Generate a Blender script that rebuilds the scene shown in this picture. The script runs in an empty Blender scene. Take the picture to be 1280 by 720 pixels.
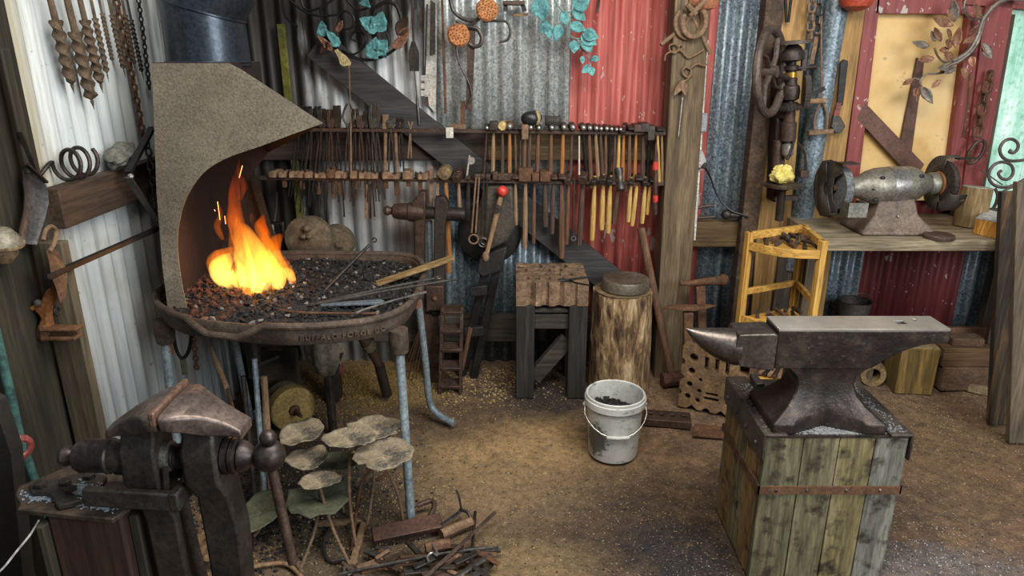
import bpy, bmesh, math, random
from math import sin, cos, pi, tan, atan, radians, sqrt
from mathutils import Vector, Matrix, noise
from mathutils.geometry import delaunay_2d_cdt
V = Vector
rnd = random.Random(7)
C = bpy.context.scene.collection
# ---------------------------------------------------------------- camera frame
F, TH, H = 880.0, radians(18.5), 1.65
EYE = V((0, 0, H)); FW = V((0, cos(TH), -sin(TH))); UP = V((0, sin(TH), cos(TH)))
def ray(px, py): return FW + V((1, 0, 0)) * ((px - 640) / F) - UP * ((py - 360) / F)
def P(px, py, Y): r = ray(px, py); return EYE + r * (Y / r.y)          # point on the plane y = Y
def G(px, py, z=0.0): r = ray(px, py); return EYE + r * ((z - H) / r.z)  # point at height z
def PX(px, py, x): r = ray(px, py); return EYE + r * (x / r.x)          # point on the plane x = x
YW = 3.60; XL = -1.40
# ---------------------------------------------------------------- mesh builder
def frame(d, up=(0, 0, 1)):
    d = V(d).normalized(); up = V(up)
    if abs(d.dot(up.normalized())) > .98: up = V((0, 1, 0)) if abs(d.y) < .9 else V((1, 0, 0))
    s = d.cross(up).normalized(); u = s.cross(d).normalized()
    return d, s, u
class B:
    def __init__(self): self.v = []; self.f = []; self.mi = []
    def add(self, vs, fs, mi=0):
        b = len(self.v); self.v += [V(p) for p in vs]
        self.f += [tuple(b + i for i in f) for f in fs]; self.mi += [mi] * len(fs); return self
    def box(self, c, s, R=None, mi=0):
        c = V(c); s = V(s) / 2; R = R or Matrix.Identity(3)
        vs = [c + R @ V((x * s.x, y * s.y, z * s.z)) for x in (-1, 1) for y in (-1, 1) for z in (-1, 1)]
        return self.add(vs, [(0, 1, 3, 2), (4, 6, 7, 5), (0, 4, 5, 1), (2, 3, 7, 6), (0, 2, 6, 4), (1, 5, 7, 3)], mi)
    def bar(self, p0, p1, w, t, up=(0, 0, 1), w2=None, t2=None, mi=0):   # w sideways, t along up
        p0 = V(p0); p1 = V(p1); d, s, u = frame(p1 - p0, up)
        w2 = w if w2 is None else w2; t2 = t if t2 is None else t2
        vs = [p + s * (i * a / 2) + u * (j * b / 2) for p, a, b in ((p0, w, t), (p1, w2, t2)) for i, j in ((-1, -1), (1, -1), (1, 1), (-1, 1))]
        return self.add(vs, [(0, 3, 2, 1), (4, 5, 6, 7), (0, 1, 5, 4), (1, 2, 6, 5), (2, 3, 7, 6), (3, 0, 4, 7)], mi)
    def loft(self, rings, closed=False, caps=True, mi=0):
        n = len(rings[0]); vs = [p for r in rings for p in r]; fs = []
        m = len(rings)
        for i in range(m if closed else m - 1):
            for j in range(n):
                a, b = i * n, ((i + 1) % m) * n
                fs.append((a + j, a + (j + 1) % n, b + (j + 1) % n, b + j))
        if caps and not closed:
            fs.append(tuple(range(n))[::-1]); fs.append(tuple((m - 1) * n + i for i in range(n)))
        return self.add(vs, fs, mi)
    def tube(self, pts, r, n=8, closed=False, flat=1.0, up=(0, 0, 1), mi=0):
        pts = [V(p) for p in pts]; m = len(pts)
        rs = list(r) if isinstance(r, (list, tuple)) else [r] * m
        rings = []; s = None
        for i, p in enumerate(pts):
            a = pts[(i - 1) % m] if (i or closed) else p; b = pts[(i + 1) % m] if (i < m - 1 or closed) else p
            t = (b - a)
            t = t.normalized() if t.length > 1e-9 else V((0, 0, 1))
            if s is None: _, s, _u = frame(t, up)
            s = (s - t * s.dot(t)); s = s.normalized() if s.length > 1e-6 else frame(t, up)[1]
            u = s.cross(t)
            rings.append([p + s * (cos(2 * pi * k / n) * rs[i]) + u * (sin(2 * pi * k / n) * rs[i] * flat) for k in range(n)])
        return self.loft(rings, closed, True, mi)
    def lathe(self, prof, o, axis=(0, 0, 1), n=24, mi=0, caps=True):   # prof: (radius, height)
        d, s, u = frame(axis, (0, 0, 1) if abs(V(axis).normalized().z) < .9 else (0, 1, 0)); o = V(o)
        rings = [[o + d * h + s * (cos(2 * pi * k / n) * max(r, 1e-4)) + u * (sin(2 * pi * k / n) * max(r, 1e-4)) for k in range(n)] for r, h in prof]
        return self.loft(rings, False, caps, mi)
    def ball(self, c, r, n=14, R=None, mi=0):
        c = V(c); r = V(r) if hasattr(r, '__len__') else V((r, r, r)); R = R or Matrix.Identity(3)
        rings = [[c + R @ V((r.x * sin(t) * cos(a), r.y * sin(t) * sin(a), r.z * cos(t))) for a in [2 * pi * k / n for k in range(n)]]
                 for t in [pi * (i + .02) / (n // 2 + .04) for i in range(n // 2 + 1)]]
        return self.loft(rings[::-1], mi=mi)
    def rock(self, c, r, R=None, seed=0, amp=.25, fr=2.0, n=12, mi=0):
        b = B().ball((0, 0, 0), 1, n); c = V(c); r = V(r) if hasattr(r, '__len__') else V((r, r, r)); R = R or Matrix.Identity(3)
        vs = []
        for p in b.v:
            k = 1 + amp * noise.noise(p * fr + V((seed * 3.7, seed * 1.3, seed)))
            q = p * k; vs.append(c + R @ V((q.x * r.x, q.y * r.y, q.z * r.z)))
        return self.add(vs, b.f, mi)
    def prism(self, poly, o, ex, ey, t, holes=(), off=0.0, mi=0):   # 2D outline in the frame ex, ey; thickness t centred on the plane
        o = V(o); ex = V(ex).normalized(); ey = V(ey); ey = (ey - ex * ey.dot(ex)).normalized(); ez = ex.cross(ey)
        loops = [list(poly)] + [list(h) for h in holes]
        vs = []; fs = []; flat = [p for l in loops for p in l]; N = len(flat)
        for k in (-.5, .5): vs += [o + ex * a + ey * b + ez * (k * t + off) for a, b in flat]
        es = []; s = 0
        for l in loops: es += [(s + i, s + (i + 1) % len(l)) for i in range(len(l))]; s += len(l)
        tris = []
        for t3 in delaunay_2d_cdt([V(p) for p in flat], es, [], 0, 1e-7)[2]:
            if max(t3) >= N: continue
            gx, gy = sum(flat[i][0] for i in t3) / 3, sum(flat[i][1] for i in t3) / 3; ins = False
            for i, j in es:
                (xa, ya), (xb, yb) = flat[i], flat[j]
                if (ya > gy) != (yb > gy) and gx < (xb - xa) * (gy - ya) / (yb - ya) + xa: ins = not ins
            if ins: tris.append(tuple(t3))
        for t3 in tris:
            a, b, c = [V((*flat[i], 0)) for i in t3]
            if (b - a).cross(c - a).z < 0: t3 = t3[::-1]
            fs.append(tuple(N + i for i in t3)); fs.append(tuple(t3[::-1]))
        s = 0
        for l in loops:
            n = len(l)
            for i in range(n): a, b = s + i, s + (i + 1) % n; fs.append((a, b, N + b, N + a))
            s += n
        return self.add(vs, fs, mi)
    def poly3(self, pts, t, mi=0, nrm=None):     # plate from coplanar 3D points
        pts = [V(p) for p in pts]; o = pts[0]
        n = V((0, 0, 0))
        for i in range(len(pts)): n += (pts[i] - o).cross(pts[(i + 1) % len(pts)] - o)
        n.normalize(); ex = (pts[1] - o).normalized(); ey = n.cross(ex)
        return self.prism([((p - o).dot(ex), (p - o).dot(ey)) for p in pts], o, ex, ey, t, mi=mi)
    def move(self, d): d = V(d); self.v = [p + d for p in self.v]; return self
    def rot(self, R, c): c = V(c); self.v = [c + R @ (p - c) for p in self.v]; return self
    def warp(self, fn): self.v = [V(fn(p)) for p in self.v]; return self
    def build(self, name, mat, parent=None, bevel=0.0, smooth=35, solid=0.0, sub=0, label=None):
        me = bpy.data.meshes.new(name); base = parent_loc(parent)
        me.from_pydata([p - base for p in self.v], [], self.f)
        for m in (mat if isinstance(mat, (list, tuple)) else [mat]): me.materials.append(m)
        me.polygons.foreach_set('material_index', self.mi)
        bm = bmesh.new(); bm.from_mesh(me); bmesh.ops.recalc_face_normals(bm, faces=bm.faces); bm.to_mesh(me); bm.free()
        if smooth:
            me.polygons.foreach_set('use_smooth', [True] * len(me.polygons)); me.set_sharp_from_angle(angle=radians(smooth))
        o = bpy.data.objects.new(name, me); C.objects.link(o)
        if parent: o.parent = parent
        if solid: m = o.modifiers.new('s', 'SOLIDIFY'); m.thickness = solid; m.offset = 0
        if bevel: m = o.modifiers.new('b', 'BEVEL'); m.width = bevel; m.segments = 2; m.limit_method = 'ANGLE'; m.angle_limit = radians(40)
        if sub: m = o.modifiers.new('u', 'SUBSURF'); m.levels = sub; m.render_levels = sub
        if label: o['label'] = label
        return o
def parent_loc(p):
    l = V((0, 0, 0))
    while p: l = l + p.location; p = p.parent
    return l
def thing(name, label, cat, loc=(0, 0, 0), group=None):
    o = bpy.data.objects.new(name, None); C.objects.link(o); o.location = V(loc); o.empty_display_size = .05
    return tag(o, label, cat, group)
def tag(o, label, cat, group=None, kind=None):
    o['label'] = label; o['category'] = cat
    if group: o['group'] = group
    if kind: o['kind'] = kind
    return o
def struct(o, label=None): o['kind'] = 'structure'; return tag(o, label, 'structure') if label else o
def rotz(a): return Matrix.Rotation(a, 3, 'Z')
def rot(a, ax): return Matrix.Rotation(a, 3, ax if isinstance(ax, str) else V(ax))
def circ(r, n=12, cx=0, cy=0, ry=None): ry = ry or r; return [(cx + r * cos(2 * pi * k / n), cy + ry * sin(2 * pi * k / n)) for k in range(n)]
def rect(x0, y0, x1, y1): return [(x0, y0), (x1, y0), (x1, y1), (x0, y1)]
def arcpts(c, r, a0, a1, n, ex=(1, 0, 0), ey=(0, 0, 1), r1=None):     # arc (spiral if r1) in the plane ex, ey; degrees
    c = V(c); ex = V(ex); ey = V(ey); r1 = r if r1 is None else r1; out = []
    for i in range(n + 1):
        t = i / n; a = radians(a0 + (a1 - a0) * t); q = r + (r1 - r) * t; out.append(c + ex * (q * cos(a)) + ey * (q * sin(a)))
    return out
def smoothpath(pts, k=4):      # Catmull-Rom
    pts = [V(p) for p in pts]; out = []
    for i in range(len(pts) - 1):
        a = pts[max(i - 1, 0)]; b = pts[i]; c = pts[i + 1]; d = pts[min(i + 2, len(pts) - 1)]
        for j in range(k):
            t = j / k; out.append(.5 * ((2 * b) + (c - a) * t + (2 * a - 5 * b + 4 * c - d) * t * t + (3 * b - a - 3 * c + d) * t ** 3))
    return out + [pts[-1]]
def mix(a, b, t): return V(a) + (V(b) - V(a)) * t
# ---------------------------------------------------------------- materials
def lin(h):
    h = h.lstrip('#'); c = [int(h[i:i + 2], 16) / 255 for i in (0, 2, 4)]
    return tuple([x / 12.92 if x <= .04045 else ((x + .055) / 1.055) ** 2.4 for x in c] + [1])
class N:
    def __init__(self, name):
        self.m = bpy.data.materials.new(name); self.m.use_nodes = True; self.t = self.m.node_tree
        self.b = self.t.nodes['Principled BSDF']; self.co = self.t.nodes.new('ShaderNodeTexCoord').outputs['Object']
    def n(self, kind, **kw):
        o = self.t.nodes.new('ShaderNode' + kind)
        for k, v in kw.items(): setattr(o, k, v)
        return o
    def l(self, a, b): self.t.links.new(a, b)
    def map(self, sc, loc=(0, 0, 0), rt=(0, 0, 0)):
        m = self.n('Mapping'); m.inputs['Scale'].default_value = sc; m.inputs['Location'].default_value = loc; m.inputs['Rotation'].default_value = rt
        self.l(self.co, m.inputs['Vector']); return m.outputs[0]
    def noise(self, scale, vec=None, detail=4, rough=.6, dist=0):
        o = self.n('TexNoise'); o.inputs['Scale'].default_value = scale; o.inputs['Detail'].default_value = detail
        o.inputs['Roughness'].default_value = rough; o.inputs['Distortion'].default_value = dist
        self.l(vec or self.co, o.inputs['Vector']); return o.outputs['Fac']
    def ramp(self, fac, stops):
        r = self.n('ValToRGB'); e = r.color_ramp.elements
        while len(e) < len(stops): e.new(.5)
        for k, (p, c) in enumerate(stops): e[k].position = p; e[k].color = lin(c) if isinstance(c, str) else (c, c, c, 1)
        self.l(fac, r.inputs[0]); return r.outputs[0]
    def mixc(self, fac, a, b, mode='MIX'):
        m = self.n('Mix', data_type='RGBA', blend_type=mode)
        for s, x in ((0, fac), (6, a), (7, b)):
            if isinstance(x, str): m.inputs[s].default_value = lin(x)
            elif isinstance(x, (int, float)): m.inputs[s].default_value = x if s == 0 else (x, x, x, 1)
            else: self.l(x, m.inputs[s])
        return m.outputs[2]
    def math(self, op, a, b=0.0):
        m = self.n('Math', operation=op)
        for s, x in ((0, a), (1, b)):
            if isinstance(x, (int, float)): m.inputs[s].default_value = x
            else: self.l(x, m.inputs[s])
        return m.outputs[0]
    def blob(self, c, r, soft, nz=None):      # 1 inside an ellipsoid with a ragged edge, 0 outside
        m = self.map(tuple(1 / q for q in r), tuple(-a / q for a, q in zip(c, r)))
        ln = self.n('VectorMath', operation='LENGTH'); self.l(m, ln.inputs[0]); d = ln.outputs['Value']
        if nz is not None: d = self.math('ADD', d, self.math('MULTIPLY', self.math('SUBTRACT', nz, .5), 1.6))
        mr = self.n('MapRange'); mr.inputs[1].default_value = 1 - soft; mr.inputs[2].default_value = 1 + soft; mr.inputs[3].default_value = 1; mr.inputs[4].default_value = 0
        self.l(d, mr.inputs[0]); return mr.outputs[0]
    def fin(self, col, rough=.7, metal=0.0, bump=None, bs=.3, bd=.003, spec=None):
        if isinstance(col, str): self.b.inputs['Base Color'].default_value = lin(col)
        else: self.l(col, self.b.inputs['Base Color'])
        if isinstance(rough, (int, float)): self.b.inputs['Roughness'].default_value = rough
        else: self.l(rough, self.b.inputs['Roughness'])
        self.b.inputs['Metallic'].default_value = metal
        if spec is not None: self.b.inputs['Specular IOR Level'].default_value = spec
        if bump is not None:
            q = self.n('Bump'); q.inputs['Strength'].default_value = bs; q.inputs['Distance'].default_value = bd
            self.l(bump, q.inputs['Height']); self.l(q.outputs[0], self.b.inputs['Normal'])
        return self.m
def M(name, c1, c2, c3=None, sc=9, rough=.65, metal=0.0, bs=.4, bsc=60, st=(1, 1, 1), bd=.003, p=(.35, .65), spec=None, gr=85):
    k = N(name); v = k.map(st); f = k.noise(sc, v, 5, .65)
    stops = [(p[0], c1), (p[1], c2)] + ([(min(p[1] + .12, .95), c3)] if c3 else [])
    grain = k.ramp(k.noise(gr, None, 3, .75), [(.36, .55), (.5, 1.0), (.66, 1.45)]) if gr else None
    col = k.ramp(f, stops); col = k.mixc(.75, col, grain, 'MULTIPLY') if gr else col
    return k.fin(col, rough, metal, k.noise(bsc, v, 3), bs, bd, spec)
def wood(name, c1, c2, c3, axis='z', sc=5, rough=.8, bs=.5, stretch=14, cracks=None):
    k = N(name); s = {'x': (1 / stretch, 1, 1), 'y': (1, 1 / stretch, 1), 'z': (1, 1, 1 / stretch)}[axis]
    v = k.map(tuple(q * sc for q in s)); f = k.noise(4, v, 6, .7, .6); col = k.ramp(f, [(.3, c1), (.52, c2), (.72, c3)])
    fine = k.noise(22, v, 3, .6)
    col = k.mixc(.5, col, k.ramp(fine, [(.35, .12), (.62, 1.15)]), 'MULTIPLY')
    if cracks: col = k.mixc(k.ramp(k.noise(3, k.map((sc, sc, sc)), 4), [(.52, 0.0), (.66, 1.0)]), col, cracks)
    return k.fin(col, rough, 0, k.math('ADD', f, fine), bs, .003)
# ---------------------------------------------------------------- shared materials
iron = M('dark_iron', '#2b2725', '#4a413b', '#63574c', 14, .5, .55, .4, 90)
black_iron = M('black_iron', '#191818', '#2e2c2b', None, 14, .5, .4, .3, 90)
grey_iron = M('grey_iron', '#3c3a38', '#5d5853', '#77706a', 12, .45, .6, .3, 80)
rust = M('rusty_iron', '#4a3424', '#6f4d35', '#8a6244', 16, .8, .15, .5, 90)
rust_pale = M('pale_rust', '#6b5440', '#8c6f56', '#a5876a', 18, .8, .1, .5, 90)
rust_orange = M('orange_rust', '#7a4b28', '#9a6535', '#5a3a24', 14, .85, .1, .5, 70)
brown_iron = M('brown_iron', '#3a2c24', '#57443a', '#6d574a', 14, .55, .4, .5, 80)
bright_steel = M('worn_steel', '#8d8a86', '#b9b6b0', '#d8d6d0', 10, .35, .8, .2, 60)
handle_dark = wood('dark_handle_wood', '#3a2c24', '#564338', '#6b5648', 'z', 12)
handle_brown = wood('brown_handle_wood', '#4e3628', '#6f4f3a', '#8c6b52', 'z', 12)
handle_tan = wood('tan_handle_wood', '#7a6046', '#98795a', '#b3977a', 'z', 12)
handle_yellow = wood('yellow_handle_wood', '#a8823e', '#cda75e', '#dfc080', 'z', 12)
handle_amber = wood('amber_handle_wood', '#7f5228', '#a86f3a', '#c18f58', 'z', 12)
rawhide = M('rawhide', '#a88a52', '#c7ac74', None, 20, .8)
verdigris = M('verdigris', '#3a696e', '#6fb0ae', '#b3d6cc', 30, .8, 0, .5, 90)
copper = M('copper_leaf_metal', '#8a5e48', '#b48a70', '#cba894', 20, .5, .5, .3, 70)
pod_orange = M('dried_pod', '#a5663a', '#c98a58', '#6a3c20', 60, .9, 0, .8, 120)
paint_black = M('black_paint', '#151517', '#232326', None, 10, .4, 0, .15)
# ---------------------------------------------------------------- dirt floor
def floor_mat():
    k = N('dirt_floor'); big = k.noise(1.6, None, 6, .65); mid = k.noise(9, None, 5, .7); fine = k.noise(110, None, 3, .7)
    col = k.ramp(big, [(.3, '#45342a'), (.5, '#67503d'), (.7, '#836549')])
    col = k.mixc(.55, col, k.ramp(mid, [(.3, '#40312a'), (.7, '#8b6e50')]))
    for c, r, colr, s, a in FLOOR_PATCHES:
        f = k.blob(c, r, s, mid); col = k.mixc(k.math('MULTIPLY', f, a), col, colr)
    col = k.mixc(.8, col, k.ramp(k.noise(30, None, 5, .8), [(.34, .45), (.5, 1.0), (.66, 1.5)]), 'MULTIPLY')
    col = k.mixc(k.ramp(fine, [(.62, 0.0), (.69, .85)]), col, '#bda883')
    col = k.mixc(k.ramp(k.noise(70, None, 2), [(.62, 0.0), (.7, .7)]), col, '#2a2119')
    return k.fin(col, .9, 0, k.math('ADD', mid, k.math('MULTIPLY', fine, .5)), .55, .012)
def gxy(px, py): q = G(px, py); return (q.x, q.y, 0)
FLOOR_PATCHES = [(gxy(640, 560), (.42, .35, 9), '#ab8c60', .5, .7), (gxy(460, 475), (.35, .3, 9), '#a1834a', .5, .7),  # pale and dark floor patches: centre, radii, colour, edge softness, strength
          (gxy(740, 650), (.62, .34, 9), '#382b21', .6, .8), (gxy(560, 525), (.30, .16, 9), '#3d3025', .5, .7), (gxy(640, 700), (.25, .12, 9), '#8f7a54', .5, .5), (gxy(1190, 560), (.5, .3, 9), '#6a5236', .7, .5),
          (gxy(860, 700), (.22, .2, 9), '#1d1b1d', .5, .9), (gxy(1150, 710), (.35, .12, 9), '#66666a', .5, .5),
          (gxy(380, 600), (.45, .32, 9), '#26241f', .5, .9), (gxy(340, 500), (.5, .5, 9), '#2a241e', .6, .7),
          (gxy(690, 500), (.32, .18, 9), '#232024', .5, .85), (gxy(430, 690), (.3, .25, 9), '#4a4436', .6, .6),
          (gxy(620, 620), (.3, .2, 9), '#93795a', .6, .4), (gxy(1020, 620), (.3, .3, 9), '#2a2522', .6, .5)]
b = B(); nx, ny = 150, 140; x0, x1, y0, y1 = -1.56, 3.34, -.6, 3.66
def gz(x, y):
    z = .012 * noise.noise(V((x * 2.2, y * 2.2, 3))) + .006 * noise.noise(V((x * 9, y * 9, 1)))
    if y > 3.1: z += (y - 3.1) * .06
    return z - .012
b.v = [V((x0 + (x1 - x0) * i / nx, y0 + (y1 - y0) * j / ny, 0)) for j in range(ny + 1) for i in range(nx + 1)]
for p in b.v: p.z = gz(p.x, p.y)
b.f = [(j * (nx + 1) + i, j * (nx + 1) + i + 1, (j + 1) * (nx + 1) + i + 1, (j + 1) * (nx + 1) + i) for j in range(ny) for i in range(nx)]
b.mi = [0] * len(b.f)
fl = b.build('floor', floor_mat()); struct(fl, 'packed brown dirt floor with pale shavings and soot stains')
# ---------------------------------------------------------------- corrugated walls
def sheet_white():
    k = N('white_corrugated'); st = k.noise(6, k.map((7, 7, .35)), 5, .7); sp = k.noise(40, None, 3)
    col = k.ramp(st, [(.3, '#8f9194'), (.5, '#c3c5c6'), (.7, '#dcddda')])
    col = k.mixc(k.ramp(k.noise(5, k.map((3, 3, .6)), 5, .7), [(.5, 0.0), (.72, .6)]), col, '#8d8169')
    col = k.mixc(k.ramp(sp, [(.66, 0.0), (.72, .6)]), col, '#4a443c')
    nz = k.noise(3.5, k.map((4, 4, .8)), 4)
    for c, r, a in (((-1.25, 3.6, 1.5), (.30, 1, 1.5), .97), ((-.85, 3.6, 1.98), (.46, 1, .36), .97), ((-.2, 3.6, .2), (.9, 1, .3), .4)):
        col = k.mixc(k.math('MULTIPLY', k.blob(c, r, .18, nz), a), col, k.ramp(st, [(.35, '#171412'), (.6, '#2b221c'), (.75, '#4b443c')]))
    return k.fin(col, .55, .1, st, .15)
def sheet_left():
    k = N('whitewashed_corrugated'); st = k.noise(6, k.map((7, 7, .3)), 5, .7); sp = k.noise(35, None, 3)
    col = k.ramp(st, [(.3, '#a9afb2'), (.5, '#c6cccd'), (.72, '#dadcd8')])
    col = k.mixc(k.ramp(k.noise(2.2, None, 5, .7), [(.5, 0.0), (.75, .55)]), col, '#a3977c')
    col = k.mixc(k.ramp(sp, [(.68, 0.0), (.73, .6)]), col, '#4a443c')
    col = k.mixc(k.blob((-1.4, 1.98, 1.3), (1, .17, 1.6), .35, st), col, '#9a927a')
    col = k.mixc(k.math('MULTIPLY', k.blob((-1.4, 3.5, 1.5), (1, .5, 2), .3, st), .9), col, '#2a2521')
    return k.fin(col, .6, .05, st, .15)
def sheet_galv(name, c):
    k = N(name); v = k.n('TexVoronoi'); v.inputs['Scale'].default_value = 110; k.l(k.co, v.inputs['Vector'])
    st = k.noise(6, k.map((9, 9, .4)), 5, .7)
    col = k.mixc(.6, k.ramp(st, [(.3, c[0]), (.5, c[1]), (.7, c[2])]), k.ramp(v.outputs['Color'], [(.1, c[0]), (.5, c[1]), (.9, c[2])]))
    return k.fin(col, .40, .35, v.outputs['Distance'], .1)
def sheet_red(name, c):
    k = N(name); st = k.noise(6, k.map((8, 8, .35)), 5, .7); col = k.ramp(st, [(.3, c[0]), (.5, c[1]), (.7, c[2])])
    chip = k.noise(9, k.map((1.3, 1, .8)), 4, .6); col = k.mixc(k.ramp(chip, [(.655, 0.0), (.675, 1.0)]), col, '#b5aaa2')
    col = k.mixc(k.ramp(k.noise(45, k.map((1, 1, .6)), 2), [(.68, 0.0), (.71, .8)]), col, '#c9b5a8')
    return k.fin(col, .6, 0, st, .15)
wm = [sheet_white(), sheet_galv('galvanised_sheet', ('#6d7678', '#b4b9b8', '#e6e8e4')), sheet_red('red_painted_sheet', ('#7f3a36', '#ad544c', '#c87a70')),
      sheet_galv('aged_galvanised_sheet', ('#38434c', '#6d7c86', '#a9b4b8')), sheet_red('maroon_painted_sheet', ('#4a1c1e', '#6b2a2b', '#7e3a38'))]
PITCH = .076
def corr(x): return .0115 * cos(2 * pi * x / PITCH)
# (x0, x1, z0, z1, material, lap)
SEG = [(XL - .02, -.375, -.05, 2.7, 0, 0), (-.375, .285, 1.0, 2.7, 1, .004), (-.375, .285, -.05, 1.0, 3, .004), (.285, .985, -.05, 2.7, 2, .009),
       (.985, 1.62, -.05, 2.7, 3, .0), (1.62, 1.86, -.05, .95, 3, .0), (1.86, 2.40, -.05, .95, 4, .004), (2.40, 3.34, -.05, .95, 3, 0), (1.62, 3.34, .95, 1.06, 3, 0), (1.62, 1.70, 1.06, 2.7, 3, 0),
       (2.30, 2.36, 1.06, 2.7, 2, 0), (2.74, 3.34, 1.06, 2.7, 3, 0), (1.70, 2.76, 1.86, 2.7, 3, 0)]
b = B()
for xa, xb, za, zb, mi, lap in SEG:
    n = max(2, int((xb - xa) / PITCH * 10)); xs = [xa + (xb - xa) * i / n for i in range(n + 1)]
    vs = [(x, YW - lap + corr(x), z) for z in (za, zb) for x in xs]
    b.add(vs, [(i, i + 1, n + 2 + i, n + 1 + i) for i in range(n)], mi)
w = b.build('wall_back', wm, solid=.0016, smooth=60); struct(w, 'back wall of corrugated iron sheets, white, galvanised and red')
b = B(); n = int(1.55 / PITCH * 10); ys = [2.06 + 1.55 * i / n for i in range(n + 1)]
b.add([(XL - .006 + corr(y), y, z) for z in (-.05, 2.7) for y in ys], [(i, i + 1, n + 2 + i, n + 1 + i) for i in range(n)])
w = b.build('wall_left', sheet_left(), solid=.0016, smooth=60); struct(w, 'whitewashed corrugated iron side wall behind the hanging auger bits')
b = B(); n = int(2.4 / PITCH * 8); ys = [-.55 + 2.4 * i / n for i in range(n + 1)]
b.add([(-1.545 + corr(y), y, z) for z in (-.05, 2.7) for y in ys], [(i, i + 1, n + 2 + i, n + 1 + i) for i in range(n)])
struct(b.build('wall_left', bpy.data.materials['aged_galvanised_sheet'], solid=.0016, smooth=60), 'aged galvanised side wall before the dark square post')
b = B(); n = int(2.9 / PITCH * 8); ys = [.72 + 2.9 * i / n for i in range(n + 1)]
b.add([(3.32 + corr(y), y, z) for z in (-.05, 2.7) for y in ys], [(i, i + 1, n + 2 + i, n + 1 + i) for i in range(n)])
struct(b.build('wall_right', bpy.data.materials['aged_galvanised_sheet'], solid=.0016, smooth=60), 'aged galvanised side wall beyond the window')
# ---------------------------------------------------------------- timbers fixed to the walls
old_post = wood('weathered_post_wood', '#3d3629', '#5b513f', '#766b55', 'z', 4)
dark_post = wood('dark_post_wood', '#1d1a14', '#322d22', '#45402f', 'z', 4)
big_post = wood('olive_post_wood', '#493c2b', '#6c5a42', '#8a775c', 'z', 5)
pine = wood('knotty_pine', '#8a673a', '#b08950', '#c7a468', 'z', 3, .7)
brown_beam = wood('brown_beam_wood', '#32261d', '#4f3c2d', '#69543f', 'y', 4)
brace_wood = wood('charcoal_brace_wood', '#2c2a2b', '#3d3b3c', '#504d4c', 'x', 4)
girt_wood = wood('girt_wood', '#43331f', '#6a5335', '#86704c', 'x', 4)
girt_dark = wood('sooty_girt_wood', '#241b16', '#3a2c24', '#4d3d31', 'x', 4)
grey_girt = wood('grey_girt_wood', '#35302a', '#514a40', '#6a6256', 'x', 4)
ntrim = [0]
def trim(b, mat, label, bevel=.004):
    ntrim[0] += 1; return struct(b.build('trim_%d' % ntrim[0], mat, bevel=bevel), label)
# side wall
trim(B().box((-1.45, 1.90, 1.2), (.16, .30, 2.8)), dark_post, 'dark square post at the end of the whitewashed wall')
q0 = PX(34, 303, -1.27); q1 = PX(82, 590, -1.27)
q0 = P(34, 303, 1.92)
trim(B().bar((-1.312, 1.935, -.05), (-1.312, 1.935, q0.z), .088, .035, (0, 1, 0)), old_post, 'short weathered grey post carrying the rusty bracket')
pb0 = PX(70, 263, -1.36); pb1 = PX(213, 208, -1.36)
zb0, zb1 = PX(75, 236, -1.33).z, PX(75, 291, -1.33).z
trim(B().bar((-1.362, 2.06, (zb0 + zb1) / 2), (-1.362, 3.55, (zb0 + zb1) / 2), .05, zb0 - zb1), brown_beam, 'brown rail along the whitewashed wall with scrolls on it')
# back wall
def bt(px0, px1, y0, y1, Y, t): # horizontal girt from pixels
    a = P(px0, y0, Y); c = P(px1, y1, Y); return a, c
a = P(500, 165, 3.56); c = P(835, 200, 3.56)
trim(B().box(((-.12 + .74) / 2, 3.565, (a.z + c.z) / 2), (.86, .045, a.z - c.z)), girt_wood, 'brown wooden girt behind the hanging hammers')
trim(B().box(((-1.39 - .12) / 2, 3.565, (a.z + c.z) / 2), (1.27, .045, a.z - c.z)), girt_dark, 'dark horizontal girt behind the hanging tongs')
a = P(860, 275, 3.56); c = P(935, 306, 3.56)
trim(B().box(((.78 + 1.23) / 2, 3.55, (a.z + c.z) / 2), (.45, .07, a.z - c.z)), girt_wood, 'brown girt between the big post and the drill')
a = P(600, 393, 3.56); c = P(650, 424, 3.56)
trim(B().box((0, 3.555, (a.z + c.z) / 2), (1.5, .06, a.z - c.z)), grey_girt, 'low grey girt behind the swage block stand')
# diagonal brace
d0 = P(395, 55, 3.52); d1 = P(790, 372, 3.52)
trim(B().bar(d0, d1, .04, .145, (-.6, 0, 1)), [brace_wood], 'charcoal diagonal brace across the back wall')
# posts
trim(B().bar((.835, 3.46, -.05), (.80, 3.46, 2.7), .16, .12, (0, 1, 0)), big_post, 'thick olive brown post hung with horseshoes')
trim(B().bar(P(928, 330, 3.5) - V((0, 0, .9)), P(968, -20, 3.5), .085, .08, (0, 1, 0)), brown_beam, 'narrow dark post beside the drill press')
trim(B().bar(P(978, 250, 3.52) - V((0, 0, .9)), P(990, -60, 3.52), .17, .05, (0, 1, 0)), pine, 'pale pine board behind the drill press')
trim(B().bar(P(1024, 280, 3.5) - V((0, 0, .9)), P(1066, -60, 3.5), .16, .06, (0, 1, 0)), pine, 'knotty pine board with the hanging adjustable wrench')
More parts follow.
